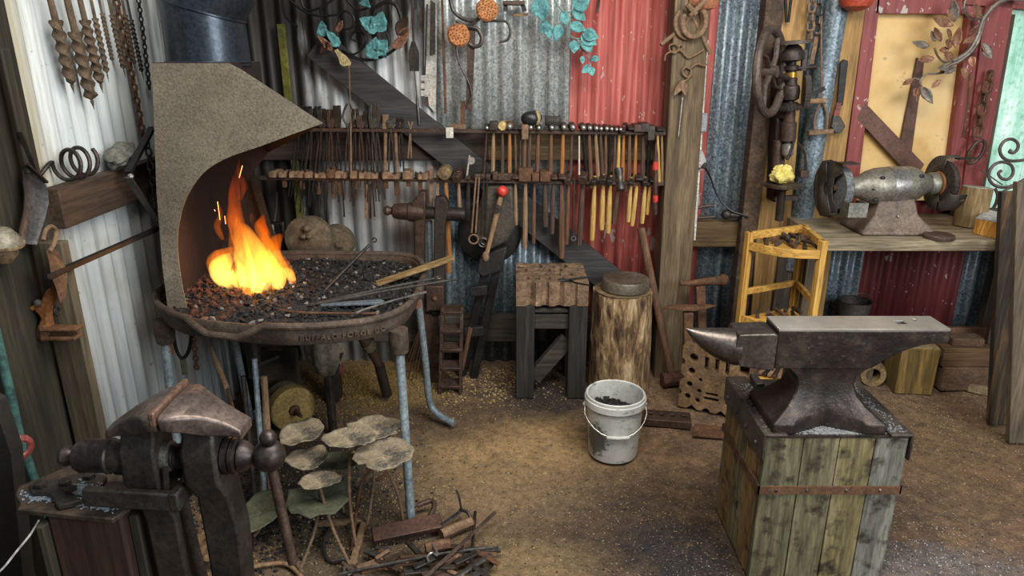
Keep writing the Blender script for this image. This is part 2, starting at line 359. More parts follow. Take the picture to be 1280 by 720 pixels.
# ---------------------------------------------------------------- side wall tools
def twist_rings(p0, p1, r, turns, flat=.66, n=10, per=14, r_end=None):
    p0 = V(p0); p1 = V(p1); d, s, u = frame(p1 - p0, (0, 1, 0)); m = int(turns * per) + 1; rings = []
    for i in range(m):
        t = i / (m - 1); a = 2 * pi * turns * t; c = p0 + (p1 - p0) * t; q = r * (1 if t < .93 else max(.15, (1 - t) / .07))
        ca = s * cos(a) + u * sin(a); cb = u * cos(a) - s * sin(a)
        rings.append([c + ca * (q * cos(2 * pi * k / n)) + cb * (q * flat * sin(2 * pi * k / n)) for k in range(n)])
    return rings
auger_m = M('auger_rust', '#4c3e30', '#6d5a46', '#86705a', 22, .75, .15, .5, 90)
AUG = [((62, -4), (90, 106), 24, 8.2, 2.6, 'stout auger bit with wide flight, first from the mossy wall edge'),
       ((83, -4), (115, 126), 38, 8.6, 2.8, 'longest stout auger bit, second from the mossy wall edge'),
       ((99, -4), (126, 106), 24, 6.8, 3.6, 'mid sized auger bit hanging third from the mossy wall edge'),
       ((113, -4), (134, 93), 22, 4.0, 4.5, 'slim auger bit hanging just beside the mid sized one'),
       ((123, -4), (141, 78), 16, 2.9, 6, 'thinnest short auger bit among the hanging bits'),
       ((135, -4), (155, 88), 18, 3.8, 5.5, 'slim auger bit hanging on the outer side of the rusty chain'),
       ((152, -4), (168, 82), 18, 3.4, 5.5, 'slim auger bit hanging between rusty chain and flue'),
       ((158, -4), (178, 92), 24, 3.0, 6, 'pale steel auger bit closest to the flue')]
for (a, e, fy, hw, turns, lab) in AUG:
    x = -1.352; p1 = PX(*e, x); pa = PX(*a, x)
    t = (fy - a[1]) / (e[1] - a[1]); p0 = mix(pa, p1, t); top = pa + (pa - p1).normalized() * .12
    d = (p1 - EYE).dot(FW); r = hw * d / F
    top.x = p0.x = p1.x = x
    a = thing('auger_bit', lab, 'auger bit', p1, 'auger bits hanging on the whitewashed wall')
    m = auger_m if 'pale' not in lab else grey_iron
    B().tube([top, mix(top, p0, .6), p0], [r * .42, r * .46, r * .5], 8).build('shank', m, a)
    B().loft(twist_rings(p0, p1, r, turns)).build('flight', m, a, smooth=60)
    B().lathe([(r * .3, 0), (r * .1, .018), (.0005, .028)], p1, p1 - p0, 8).build('screw_tip', m, a)
def chain(name, lab, pts, L, r, mat, cat='chain', grp=None):   # links along a polyline
    pts = [V(p) for p in pts]; b = B(); k = 0
    for i in range(len(pts) - 1):
        p, q = pts[i], pts[i + 1]; d = (q - p).normalized(); n = max(1, int((q - p).length / (L * .72)))
        _, s, u = frame(d, (0, 1, 0))
        for j in range(n):
            c = p + (q - p) * ((j + .5) / n); w = s if k % 2 else u; k += 1
            hl, hw = L / 2 - r, L * .3
            b.tube([c + d * (hl * (1 if abs(a) < 90 else -1) * .55 + hl * .45 * cos(radians(a))) + w * (hw * sin(radians(a))) for a in range(-180, 180, 36)], r, 6, True)
    o = b.build(name, mat); return tag(o, lab, cat, grp)
cp = [PX(143, -10, -1.37), PX(160, 70, -1.37), PX(172, 130, -1.37), PX(179, 172, -1.37)]
chain('chain', 'thick rusty chain hanging between the slim auger bits', cp, .030, .0048, rust)
chain('chain', 'dark chain hanging down beside the flue', [PX(172, -8, -1.365), PX(180, 50, -1.365), PX(187, 112, -1.365)], .022, .003, black_iron)
chain('chain', 'grey chain hanging over the end of the brown rail', [PX(184, 176, -1.30), PX(190, 222, -1.30), PX(198, 268, -1.30)], .034, .004, grey_iron)
# scrolled coil on the rail
ax0 = PX(80, 208, -1.345); ax1 = PX(110, 200, -1.345); pts = []
for i in range(66):
    t = i / 65; a = 2 * pi * 2.7 * t + pi * .9; r = .046 - .006 * abs(t - .5); c = mix(ax0, ax1, t)
    pts.append(c + V((1, 0, 0)) * (r * cos(a) * .8) + V((0, 0, 1)) * (r * sin(a)))
tip = smoothpath([pts[0] + V((-.01, -.05, -.03)), pts[0] + V((0, -.02, -.005)), pts[0]], 3)
tag(B().tube(tip[:-1] + pts, .0065, 8).build('iron_coil', iron), 'open coil of round iron bar standing on the brown rail', 'wrought iron')
c = PX(150, 193, -1.33)
tag(B().rock(c, (.040, .075, .032), rot(.42, 'X'), 4, .5, 1.7, 22).build('grey_rock', M('grey_rough_stone', '#4d4c46', '#77766c', '#96948a', 26, .95, 0, 1, 60)), 'rough grey stone lying on the end of the brown rail', 'stone')
# folding flat bracket
br = thing('folding_bracket', 'two flat iron bars bolted into a bracket at the rail end', 'bracket', PX(163, 220, -1.27))
B().bar(PX(160, 216, -1.27), PX(190, 160, -1.27), .012, .022, (1, 0, 0)).build('bar', black_iron, br)
B().bar(PX(160, 222, -1.265), PX(197, 276, -1.265), .006, .024, (1, 0, 0)).build('bar', grey_iron, br)
B().lathe([(.009, 0), (.009, .008), (.005, .012)], PX(163, 220, -1.262), (.7, -.7, 0), 8).build('bolt', bright_steel, br)
# rod between post and hood
tag(B().bar(PX(57, 347, -1.262), PX(199, 285, -1.25), .016, .016).build('iron_bar', black_iron, bevel=.002), 'square black bar spanning from the grey post to the hood', 'iron bar')
# shovel
x = -1.33
sh = thing('shovel', 'long iron shovel hanging blade down by the dark post', 'shovel', PX(45, 300, x))
b = B(); rows = [((31, 208), (42, 214)), ((29, 216), (58, 231)), ((29, 228), (60, 240)), ((31, 243), (61, 254)), ((30, 262), (56, 274)), ((25, 285), (50, 293)), ((22, 302), (46, 306))]
rings = []
for (l, r_) in rows:
    pl, pr = PX(*l, x), PX(*r_, x); m = (pl + pr) / 2 + V((-.018, .0, 0)); n = []
    top = [pl, mix(pl, m, .5) + V((-.004, 0, 0)), m, mix(m, pr, .5) + V((-.004, 0, 0)), pr]
    rings.append(top + [q + V((-.004, .002, 0)) for q in reversed(top)])
b.loft(rings); b.build('blade', M('blade_steel', '#4a4a4b', '#69686a', '#85827f', 9, .45, .6, .2, 50), sh, smooth=50)
B().bar(PX(38, 216, x), PX(4, 60, x), .012, .034, (0, 1, 0)).build('handle', dark_post, sh, bevel=.004)
for a, e in (((33, 205), (58, 228)), ((25, 165), (44, 212))):
    B().bar(PX(*a, x + .012), PX(*e, x + .012), .006, .012, (1, 0, 0)).build('strap', iron, sh)
# cup fitting hung on the dark post
q = PX(3, 303, -1.325)
lp = thing('dented_cup', 'pale dented metal cup hung upside down on the dark post', 'metal cup', q)
pale = M('pale_dented_metal', '#6c665a', '#98907f', '#b5ac9b', 14, .6, .3, .4, 40)
B().lathe([(.006, .042), (.022, .036), (.036, .02), (.047, .0), (.047, -.005)], q, (.25, -.1, 1), 20).build('dome', pale, lp)
B().lathe([(.050, .003), (.050, -.003), (.036, -.006), (.034, -.03), (.022, -.052), (.004, -.06)], q, (.25, -.1, 1), 20).build('bowl', M('rusty_pale_metal', '#6a5238', '#8d7a60', '#aba08d', 22, .8, .1), lp)
# rusty hook and leather strip on the grey post
x = -1.255
hk = thing('hook', 'rusty hook holding a cracked leather strip on the grey post', 'hook', PX(70, 320, x))
B().tube(smoothpath([PX(54, 300, x), PX(57, 288, x), PX(64, 283, x), PX(70, 289, x), PX(68, 303, x), PX(62, 314, x)], 5), [.006] * 26, 8).build('hook', rust_pale, hk)
b = B(); rw = [((58, 313), (70, 311)), ((62, 330), (78, 322)), ((64, 345), (84, 340)), ((70, 360), (84, 352)), ((73, 372), (83, 368)), ((76, 379), (80, 378))]
b.loft([[PX(*l, x - .004), PX(*r_, x), PX(*r_, x - .012), PX(*l, x - .016)] for l, r_ in rw]); b.build('leather_strip', M('cracked_leather', '#4b3423', '#6d4e35', '#8a674a', 18, .9, 0, .9, 50), hk, smooth=25)
B().tube(arcpts(PX(71, 389, x), .011, 60, 400, 14, (0, 1, 0)), .0035, 6).build('ring', black_iron, hk)
# rusty bracket bolted on the grey post
Yb = 1.895
k = thing('rusty_bracket', 'orange rusty forked bracket bolted to the grey post', 'bracket', P(55, 410, Yb))
out = [(27, 378), (33, 374), (44, 384), (52, 380), (60, 362), (66, 357), (74, 364), (72, 371), (64, 382), (63, 396), (66, 408), (62, 425), (52, 426), (48, 412), (54, 396), (50, 390), (38, 385)]
o = P(50, 390, Yb); b = B(); b.poly3([P(px, py, Yb) for px, py in out], .03); b.build('fork', rust_orange, k, bevel=.006)
p0 = P(56, 416, Yb - .01)
b = B().box(P(80, 408, Yb) + V((0, -.012, 0)), (.105, .04, .009)); b.box(P(80, 419, Yb) + V((0, -.012, 0)), (.10, .04, .011)); b.box(P(60, 413, Yb) + V((0, -.01, 0)), (.02, .03, .045)); b.box(P(80, 414, Yb) + V((0, -.002, 0)), (.09, .012, .02))
b.build('channel', rust, k, bevel=.003)
B().lathe([(.010, 0), (.009, .007), (.004, .010)], P(48, 378, Yb - .016), (0, -1, 0), 10).build('bolt', bright_steel, k)
# leaning pipe and teal pole
a = PX(83, 443, -1.36); e = G(128, 590, 0); e.x = -1.33
tag(B().tube([a, PX(122, 560, -1.36), V((-1.355, 2.02, .0)) + V((0, .28, 0))], .0125, 10).build('pipe', brown_iron), 'brown iron pipe leaning on the wall behind the grey post', 'pipe')
tag(B().tube([P(-14, 380, 1.70), P(10, 480, 1.70), P(26, 552, 1.70), V((P(26, 552, 1.7).x + .06, 1.70, 0))], .012, 12).build('pipe', M('teal_paint_pipe', '#2f4a48', '#47706a', '#7d9a94', 16, .6)), 'teal painted pipe standing before the dark post', 'pipe')
cupc = P(25, 560, 1.60)
tag(B().tube(arcpts(cupc, .026, 0, 360, 24, (.5, .85, 0))[:-1], .0065, 8, True, 1.5).build('ring', M('faded_red_enamel', '#6e3230', '#99504c', '#b07a72', 16, .5)), 'faded red ring hanging on the teal pipe', 'ring')
bp = [P(a, c_, 1.40) for a, c_ in ((-60, 470), (0, 500), (21, 562), (36, 720))]; x1 = bp[3].x
tag(B().poly3([V((-1.32, 1.40, 0)), V((x1 + .03, 1.40, 0))] + bp[::-1] + [V((-1.32, 1.40, bp[0].z))], .04).build('black_board', M('tarred_board', '#100f0e', '#1f1c19', None, 6, .8)), 'black tarred board standing upright by the teal pipe', 'board')
tag(B().tube(smoothpath([P(49, 650, 1.22), P(38, 668, 1.2), P(20, 690, 1.19), P(2, 712, 1.18), P(-30, 740, 1.17)], 5), .0022, 6).build('white_cable', M('white_cable_plastic', '#cfcac0', '#e6e2da')), 'thin white cable dangling below the vise plate', 'cable')
# ---------------------------------------------------------------- leg vise
Yv = 1.25; zv = .872
vi = thing('leg_vise', 'big worn blacksmith leg vise with ball ended screw', 'vise', (-.70, Yv, 0))
vm = M('vise_iron', '#2f2a28', '#544945', '#7a685d', 14, .42, .6, .25, 70); vjaw = M('worn_jaw_iron', '#4f4440', '#766861', '#94857b', 12, .42, .55, .25, 60)
vdark = M('vise_leg_iron', '#302c29', '#4a443f', '#625850', 12, .5, .5, .4, 60)
def vx(px): return (px - 640) * .001627
b = B().lathe([(.006, vx(75)), (.017, vx(77)), (.021, vx(82)), (.019, vx(88)), (.014, vx(93)), (.02, vx(95)), (.030, vx(98)), (.0345, vx(104)), (.0345, vx(135)), (.0365, vx(137)), (.0365, vx(140)), (.033, vx(142)), (.034, vx(160)), (.030, vx(175))], (0, Yv, zv), (1, 0, 0), 28)
b.build('screw_box', vm, vi)
# fixed jaw body
def jaw(xg, xt, sgn):   # plan narrows from gap to tip; top falls away
    rings = []
    N_ = 14
    for i in range(N_):
        t = i / (N_ - 1); x = xg + (xt - xg) * t
        u = max(0, (t - .16) / .84); hw = .026 + .050 * (1 - u) ** 1.9 + .006 * u * u; zt = 1.0 - .050 * u ** 1.5 - .006 * t; th = .034 - .014 * t + .016 * sin(pi * t) ** 2
        rings.append([V((x, Yv + a * hw, z)) for a, z in ((-1, zt - .006), (-.9, zt), (0, zt + .003), (.9, zt), (1, zt - .006), (.92, zt - th), (0, zt - th - .012 * (1 - t)), (-.92, zt - th))])
    return rings
B().loft(jaw(-.674, -.80, -1)).build('fixed_jaw', vjaw, vi, bevel=.004, smooth=60)
B().box((-.6775, Yv, .994), (.013, .152, .03)).build('jaw_plate', M('brown_jaw_plate', '#5a4339', '#7d6354', '#977c6c', 12, .4, .4), vi, bevel=.004)
B().loft(jaw(-.668, -.532, 1)).build('moving_jaw', vjaw, vi, bevel=.004, smooth=60)
b = B(); w0 = .040
b.loft([[V((vx(p), Yv + a * d, z)) for p, a in ((l, -1), (r, -1), (r, 1), (l, 1))] for z, l, r, d in ((.975, 172, 208, .03), (.93, 166, 208, .034), (.905, 163, 207, .042), (.835, 163, 207, .044), (.80, 170, 206, .036), (.74, 176, 216, .03), (.0, 184, 222, .028))])
b.build('fixed_leg', vdark, vi, bevel=.006)
b = B()
b.loft([[V((vx(p), Yv + a * d, z)) for p, a in ((l, -1), (r, -1), (r, 1), (l, 1))] for z, l, r, d in ((.965, 232, 272, .028), (.935, 240, 280, .034), (.905, 238, 281, .044), (.835, 238, 281, .046), (.795, 247, 288, .034), (.70, 248, 294, .032), (.42, 248, 288, .03), (.20, 225, 262, .026))])
b.build('moving_leg', vdark, vi, bevel=.007)
prof = []; x = vx(206)
while x < vx(240): prof += [(.0215, x), (.0255, x + .003), (.0215, x + .006)]; x += .006
B().lathe(prof, (0, Yv, zv), (1, 0, 0), 20).build('screw', grey_iron, vi)
B().lathe([(.030, vx(207)), (.031, vx(214)), (.026, vx(216))], (0, Yv, zv), (1, 0, 0), 20).build('screw_collar', bright_steel, vi)
b = B().lathe([(.030, vx(281)), (.038, vx(283)), (.038, vx(289)), (.033, vx(290)), (.037, vx(292)), (.036, vx(297)), (.028, vx(300)), (.033, vx(302)), (.029, vx(309)), (.02, vx(315)), (.016, vx(319))], (0, Yv, zv), (1, 0, 0), 28)
b.build('washer', vm, vi)
B().ball((vx(336), Yv, zv), .0335, 24).build('screw_head', vm, vi)
hd = B().tube([(vx(337), Yv - .002, zv + .03), (vx(336), Yv, zv), (vx(345), Yv - .015, zv - .09), (vx(357), Yv - .03, zv - .24)], [.009, .010, .0105, .010], 12).build('handle', brown_iron, vi)
B().ball((vx(338), Yv - .002, zv + .042), .0175, 18).build('handle_knob', vm, hd)
# yoke, spring and mounting plate
b = B().bar((vx(118), Yv - .055, .815), (vx(234), Yv - .055, .802), .018, .04); b.bar((vx(118), Yv + .055, .815), (vx(234), Yv + .055, .802), .018, .04); b.box((vx(228), Yv, .803), (.02, .13, .042))
b.build('yoke', vdark, vi, bevel=.004)
B().bar((vx(215), Yv - .04, .82), (vx(217), Yv - .036, .868), .008, .006).build('key', grey_iron, vi)
B().tube(smoothpath([(vx(222), Yv - .01, .80), (vx(232), Yv - .02, .62), (vx(246), Yv - .01, .35)], 6), .012, 8, False, .4).build('spring', iron, vi)
pl = [G(20, 622, .765), G(24, 610, .765), G(70, 592, .765), G(98, 580, .765), G(170, 592, .765), G(162, 636, .765), G(141, 652, .765), G(22, 640, .765), G(26, 632, .765)]
b = B().poly3(pl, .011); plate = b.build('mounting_plate', M('plate_iron', '#3d342d', '#5e5044', '#7a6a5a', 16, .6, .4), vi, bevel=.002)
st = [(35, 611), (52, 603), (80, 600), (108, 590), (135, 598), (122, 612), (104, 628), (72, 636), (66, 622), (56, 618), (40, 619)]
zz = .778; b = B().poly3([G(a, c_, zz) for a, c_ in st], .013); b.build('mounting_strap', vdark, vi, bevel=.004)
for a, c_ in ((51, 607), (82, 604), (89, 613), (112, 596), (140, 620)):
    q = G(a, c_, .786); B().lathe([(.013, 0), (.013, .007), (.007, .010)], q, (0, 0, 1), 6).build('bolt', iron, vi)
b = B()
for i in range(1100):
    a = rnd.choice(((50, 620, 16, 5), (110, 628, 30, 5), (104, 612, 20, 6), (130, 632, 18, 4), (70, 618, 20, 6)))
    q = G(a[0] + rnd.gauss(0, a[2] * .5), a[1] + rnd.gauss(0, a[3] * .6), .773 + (.013 if a[0] == 104 else 0)); s = rnd.uniform(.0012, .0045); b.box(q, (s, s * 1.6, s * .5), rotz(rnd.random() * 3))
tag(b.build('metal_filings', M('filings', '#8b9aa8', '#cfdae2', None, 200, .4, .6), smooth=0), 'bright metal filings scattered on the vise plate', 'filings', kind='stuff')
vp = thing('vise_post', 'squat dark red timber post under the vise plate', 'post', (-.86, 1.27, 0))
redw = wood('dark_red_timber', '#1f1512', '#3a241c', '#553a2d', 'z', 4)
B().box((-.868, 1.29, .379), (.15, .17, .758)).build('timber', redw, vp, bevel=.006)
B().box((-.952, 1.27, .372), (.016, .16, .744)).build('board', dark_post, vp, bevel=.003); B().box((-.782, 1.30, .372), (.02, .15, .744)).build('board', dark_post, vp, bevel=.003)
# ---------------------------------------------------------------- forge
fi = M('forge_cast_iron', '#3e342c', '#5e5045', '#7a6857', 14, .75, .2, .6, 70); fi_rust = M('forge_rust', '#5c4332', '#7d6149', '#937557', 16, .8, .15, .6, 70)
fg = thing('forge', 'cast iron forge hearth on pipe legs with grey hood and flue', 'forge', (-.82, 2.55, 0))
rimpx = [(190, 366), (195, 378), (206, 388), (232, 398), (300, 406), (360, 410), (430, 406), (478, 398), (505, 386), (520, 370), (528, 352), (530, 336), (520, 324), (495, 319), (440, 318), (345, 318)]
ZR = .80; rim = [G(a, c_, ZR) for a, c_ in rimpx]
rim += [V((-1.22, 2.93, ZR)), V((-1.29, 2.84, ZR)), V((-1.325, 2.66, ZR)), V((-1.32, 2.5, ZR))]
rim = [V((max(p.x, -1.33), p.y, p.z)) for p in rim]
rs = smoothpath(rim + [rim[0]], 4)[:-1]; cen = V((sum(p.x for p in rs) / len(rs), sum(p.y for p in rs) / len(rs), 0))
inner = lambda s, z: [V((cen.x + (p.x - cen.x) * s, cen.y + (p.y - cen.y) * s, z)) for p in rs]
b = B(); L_ = [inner(.985, ZR), inner(1.0, ZR - .01), inner(.985, ZR - .05), inner(.965, ZR - .068), inner(.93, ZR - .068), inner(.95, ZR - .05), inner(.965, ZR)]
b.loft(L_, True, False); b.build('hearth_wall', fi, fg, smooth=50)
b = B(); n = len(rs); b.v = inner(.97, ZR - .062); b.f = [tuple(range(n))]; b.mi = [0]; b.build('hearth_floor', fi, fg, solid=.01)
lip0 = min(range(n), key=lambda i: (rs[i] - G(243, 399, ZR)).length); lip1 = min(range(n), key=lambda i: (rs[i] - G(322, 408, ZR)).length)
path = []
for i, p in enumerate(inner(1.0, ZR + .004)):
    t = (i - lip0) / (lip1 - lip0); q = V(p)
    if -.12 < t < 1.12: s = max(0, min(1, min((t + .12) / .24, (1.12 - t) / .24))); s = s * s * (3 - 2 * s); q.z -= .040 * s; q += V((q.x - cen.x, q.y - cen.y, 0)).normalized() * .022 * s
    path.append(q)
B().tube(path, .0125, 10, True).build('rim', fi, fg)
for a, c_ in ((257, 401), (344, 410)): q = G(a, c_, ZR - .012); B().box(q + V((0, -.008, 0)), (.026, .03, .03)).build('rim_lug', fi_rust, fg, bevel=.006)
# raised maker's lettering on the wall of the hearth
cu = bpy.data.curves.new('t', 'FONT'); cu.body = 'BUFFALO FORGE CO'; cu.size = .024; cu.extrude = .0022; cu.align_x = 'CENTER'; cu.space_character = 1.25
to = bpy.data.objects.new('t', cu); C.objects.link(to); bpy.context.view_layer.update()
me = bpy.data.meshes.new_from_object(to.evaluated_get(bpy.context.evaluated_depsgraph_get())); bpy.data.objects.remove(to)
pa = G(372, 410, ZR); pb = G(482, 397, ZR); ta = V((pb.x - pa.x, pb.y - pa.y, 0)); tl = ta.length; ta.normalize(); nrm = V((ta.y, -ta.x, 0))
b = B(); W_ = max(v.co.x for v in me.vertices) - min(v.co.x for v in me.vertices)
def onwall(co):   # follow the curved rim
    s = .5 + co.x / W_ * .96; px = 372 + 112 * s
    best = min(rs, key=lambda p: abs((p - EYE).x / max((p - EYE).dot(FW), .01) * F + 640 - px) + (100 if p.y > cen.y else 0))
    j = rs.index(best); base = pa.lerp(pb, s)
    k = min(range(len(rs)), key=lambda i: (V((rs[i].x, rs[i].y, 0)) - V((base.x, base.y, 0))).length); t2 = (rs[(k + 1) % n] - rs[k - 1]).normalized(); off = (V((base.x, base.y, 0)) - V((rs[k].x, rs[k].y, 0))).dot(t2)
    q = rs[k] + t2 * off; q = V((q.x, q.y, ZR - .045 + co.y)); nn = V((t2.y, -t2.x, 0)); nn = nn if nn.y < 0 else -nn
    return q + nn * (.0005 + co.z)
b.add([onwall(v.co) for v in me.vertices], [tuple(p.vertices) for p in me.polygons]); b.build('maker_lettering', M('lettering_iron', '#4a3d33', '#6d5c4e', '#85735f', 14, .75, .2), fg, smooth=0); bpy.data.meshes.remove(me)
# legs
galv_pipe = M('galvanised_leg_pipe', '#6f7d85', '#97a3a8', '#b4bcbc', 14, .55, .35, .2, 60); redprim = M('red_oxide_paint', '#6d4538', '#8b5c4b', None, 14, .7)
def leg(top, knee, foot):
    d = V(knee) - V(top)
    l = B().tube(smoothpath([top + V((0, 0, -.06)), mix(top, knee, .5), knee] if foot is None else [top + V((0, 0, -.06)), mix(top, knee, .6), mix(top, knee, .93), mix(knee, foot, .35), foot], 5), .0165, 12).build('leg', galv_pipe, fg)
    B().lathe([(.034, .0), (.036, -.05), (.031, -.085), (.026, -.09)], top + V((0, 0, -.03)), (0, 0, 1), 16).build('leg_socket', fi, l)
    B().lathe([(.0185, -.11), (.0185, -.155)], top + V((0, 0, -.01)), (0, 0, 1), 14).build('primer_band', redprim, l)
fr = G(495, 398, ZR - .03); rr = G(524, 338, ZR - .03)
leg(V((-.395, 2.27, .77)), V((-.372, 2.19, .0)), None)
leg(V((-.41, 2.86, .77)), V((-.385, 2.97, .05)), V((-.27, 2.90, .017)))
leg(V((-1.255, 2.36, .77)), V((-1.26, 2.30, .0)), None); leg(V((-1.24, 2.86, .77)), V((-1.24, 2.97, .0)), None)
# hood
hoodm = M('sanded_hood_steel', '#6a6154', '#837a6b', '#978d7c', 4, .6, .2, .6, 160, spec=.4, gr=150); hood_in = M('burnt_hood_steel', '#241a19', '#312422', '#3e2f2c', 5, .8, .2, .2, 50)
Yf = 2.33
arch = [(404, 154), (360, 170), (325, 183), (285, 197), (258, 213), (240, 235), (228, 262), (222, 300), (226, 345), (234, 386)]
arch = [(p.x, p.y) for p in smoothpath([V((a, c_, 0)) for a, c_ in arch], 4)]
face = [(190, 79), (286, 79), (300, 86)] + arch + [(210, 386), (203, 330), (196, 240)]
hd = B().poly3([P(a, c_, Yf) for a, c_ in face], .004).build('hood', [hoodm], fg)
sock = lambda a, c_, Y: P(a, c_, Y)
tl_, tr_ = P(190, 79, Yf), P(286, 79, Yf); tip = P(404, 154, Yf); Yk = 2.90
bl_ = V((tl_.x, Yk, tl_.z)); br_ = V((tr_.x, 2.62, tr_.z)); kr = P(336, 190, Yk); kl = V((-1.28, Yk, tl_.z))
def skin(name, faces, mat, par):
    b = B()
    for f in faces: b.add(f, [tuple(range(len(f)))])
    return b.build(name, mat, par, smooth=0, solid=.003)
skin('hood_roof', [[tr_, tip, kr], [tr_, kr, br_], [kr, br_, V((kl.x + .06, Yk, kl.z))], [br_, tr_, tl_, V((kl.x + .06, Yk, kl.z))]], hood_in, hd)
skin('back_panel', [[V((kl.x, Yk, .77)), V((P(337, 313, Yk).x, Yk, .77)), P(337, 313, Yk), P(318, 213, Yk), kr, V((kl.x + .06, Yk, kl.z))]], hood_in, hd)
skin('side_panel', [[P(212, 386, Yf), P(206, 330, Yf), P(200, 240, Yf), V((-1.26, Yk, .9)), V((-1.26, Yk, .77))], [P(200, 240, Yf), P(194, 81, Yf), V((kl.x + .06, Yk, kl.z)), V((-1.26, Yk, .9))]], hood_in, hd)
B().bar(P(317, 222, 2.87), P(340, 300, 2.87), .006, .03, (1, 0, 0)).build('edge_strip', black_iron, hd)
# flue with a segmented elbow
fm = M('blued_flue_steel', '#2f343c', '#3e454f', '#525a64', 3, .34, .7, .1, 30)
Yc = Yf + .155; r = .133
cpx = P(237, 79, Yf); cx = cpx.x; z0 = cpx.z
def ring(c, nrm): d, s, u = frame(nrm, (0, 1, 0)); return [V(c) + s * (r * cos(2 * pi * k / 32)) + u * (r * sin(2 * pi * k / 32)) for k in range(32)]
p0 = V((cx, Yc, z0 - .01)); p1 = V((cx, Yc, z0 + .165)); p2 = p1 + V((.10, 0, .155)); p3 = p2 + V((.30, .03, .20)); p4 = p3 + V((.4, .05, .2))
d01 = V((0, 0, 1)); d12 = (p2 - p1).normalized(); d23 = (p3 - p2).normalized()
fl_ = B().loft([ring(p0, d01), ring(p1, d01 + d12)]).build('flue', fm, fg, smooth=40)
B().loft([ring(p1, d01 + d12), ring(p2, d12 + d23)]).build('elbow', fm, fl_, smooth=40)
B().loft([ring(p2, d12 + d23), ring(p3, d23), ring(p4, d23)]).build('flue_run', fm, fl_, smooth=40)
def seam(p, nn): B().tube([V(p) + (q - V(p)) * 1.012 for q in ring(p, nn)], .0045, 6, True).build('seam', fm, fl_)
seam(p1, d01 + d12); seam(p2, d12 + d23); seam(p0 + V((0, 0, .012)), d01)
# coal
coalm = M('coal', '#131214', '#282524', '#47413d', 30, .75, 0, .5, 90); coal_red = M('glow_lit_coal', '#3a2019', '#5d3626', '#7f5a45', 30, .8)
k = N('breeze_bed'); nz = k.noise(60, None, 4); bed = k.fin(k.ramp(nz, [(.35, '#131214'), (.6, '#2d2a29'), (.75, '#55504c')]), .8, 0, nz, 1, .01)
FC = G(315, 358, .82)
def bedz(p): d = (V((p[0], p[1])) - V((FC.x, FC.y))).length; return .775 + .035 * math.exp(-(d / .35) ** 2) + .008 * noise.noise(V((p[0] * 14, p[1] * 14, 0)))
b = B(); rings = []
for s in (.955, .9, .8, .65, .5, .35, .2, .08): rings.append([V((p.x, p.y, bedz(p))) for p in inner(s, 0)])
b.loft(rings, False, False); b.f.append(tuple(7 * n + i for i in range(n))); b.mi.append(0)
inside = lambda q, s=.94: any(True for _ in [0]) and _pip(q, s)
poly = [(p.x, p.y) for p in rs]
def _pip(q, s):
    x, y = cen.x + (q[0] - cen.x) / s, cen.y + (q[1] - cen.y) / s; c_ = False
    for i in range(n):
        (xa, ya), (xb, yb) = poly[i], poly[i - 1]
        if (ya > y) != (yb > y) and x < (xb - xa) * (y - ya) / (yb - ya) + xa: c_ = not c_
    return c_
cnt = 0
ico = [(0, 0, 1), (.9, 0, .3), (.2, .9, .3), (-.8, .5, .2), (-.7, -.6, .3), (.3, -.9, .2), (.1, .1, -.9)]
icf = [(0, 1, 2), (0, 2, 3), (0, 3, 4), (0, 4, 5), (0, 5, 1), (6, 2, 1), (6, 3, 2), (6, 4, 3), (6, 5, 4), (6, 1, 5)]
def lump(b, c, s, mi=0):
    R = Matrix.Rotation(rnd.random() * 6, 3, V((rnd.random() - .5, rnd.random() - .5, rnd.random() - .5))); k = [rnd.uniform(.6, 1.3) for _ in ico]
    b.add([V(c) + R @ V((p[0] * s * q, p[1] * s * q * .8, p[2] * s * q * .7)) for p, q in zip(ico, k)], icf, mi)
while cnt < 2600:
    q = (rnd.uniform(-1.33, -.36), rnd.uniform(2.14, 2.97))
    if not _pip(q, .95): continue
    s = rnd.choice((.006, .008, .011, .015)); near = q[0] < FC.x + .02 and rnd.random() < .6
    lump(b, (q[0], q[1], bedz(q) + s * .3), s, 1 if near else (2 if rnd.random() < .06 else 0)); cnt += 1
b.mi[:] = b.mi
o = b.build('coal_bed', [coalm, coal_red, M('ash', '#5c5651', '#857d76')], smooth=0); tag(o, 'bed of black coal and ash filling the forge hearth', 'coal', kind='stuff')
# fire: thin glowing gas, brighter where it is thicker
def flame_mat(name, stops, e):
    k = N(name); grad = k.n('SeparateXYZ'); k.l(k.co, grad.inputs[0])
    wob = k.noise(16, k.map((1, 1, .28)), 4, .6, 1.2); hz = k.math('ADD', k.math('MULTIPLY', grad.outputs['Z'], 2.2), k.math('MULTIPLY', k.math('SUBTRACT', wob, .5), 1.3))
    em = k.n('Emission'); k.l(k.ramp(hz, stops), em.inputs[0])
    fall = k.n('MapRange'); fall.inputs[1].default_value = .05; fall.inputs[2].default_value = .42; fall.inputs[3].default_value = 1; fall.inputs[4].default_value = .5; k.l(grad.outputs['Z'], fall.inputs[0])
    k.l(k.math('MULTIPLY', k.math('MULTIPLY', k.ramp(wob, [(.36, .03), (.52, .5), (.66, 1.0)]), fall.outputs[0]), e), em.inputs[1])
    out = k.t.nodes['Material Output']; k.t.nodes.remove(k.b); k.l(em.outputs[0], out.inputs['Volume']); return k.m
flame = flame_mat('flame', [(.0, '#ff9a30'), (.25, '#ff8a22'), (.5, '#ff7414'), (.85, '#e6500a')], 46)
core = flame_mat('flame_core', [(.0, '#ffc860'), (.4, '#ffa838'), (.8, '#ff7c18')], 90)
base = V((FC.x, FC.y, .80))
def P_(a, c_, dy=0): return P(a, c_, FC.y + dy)
fire = thing('fire', 'bright orange fire burning on the forge coals', 'fire', base)
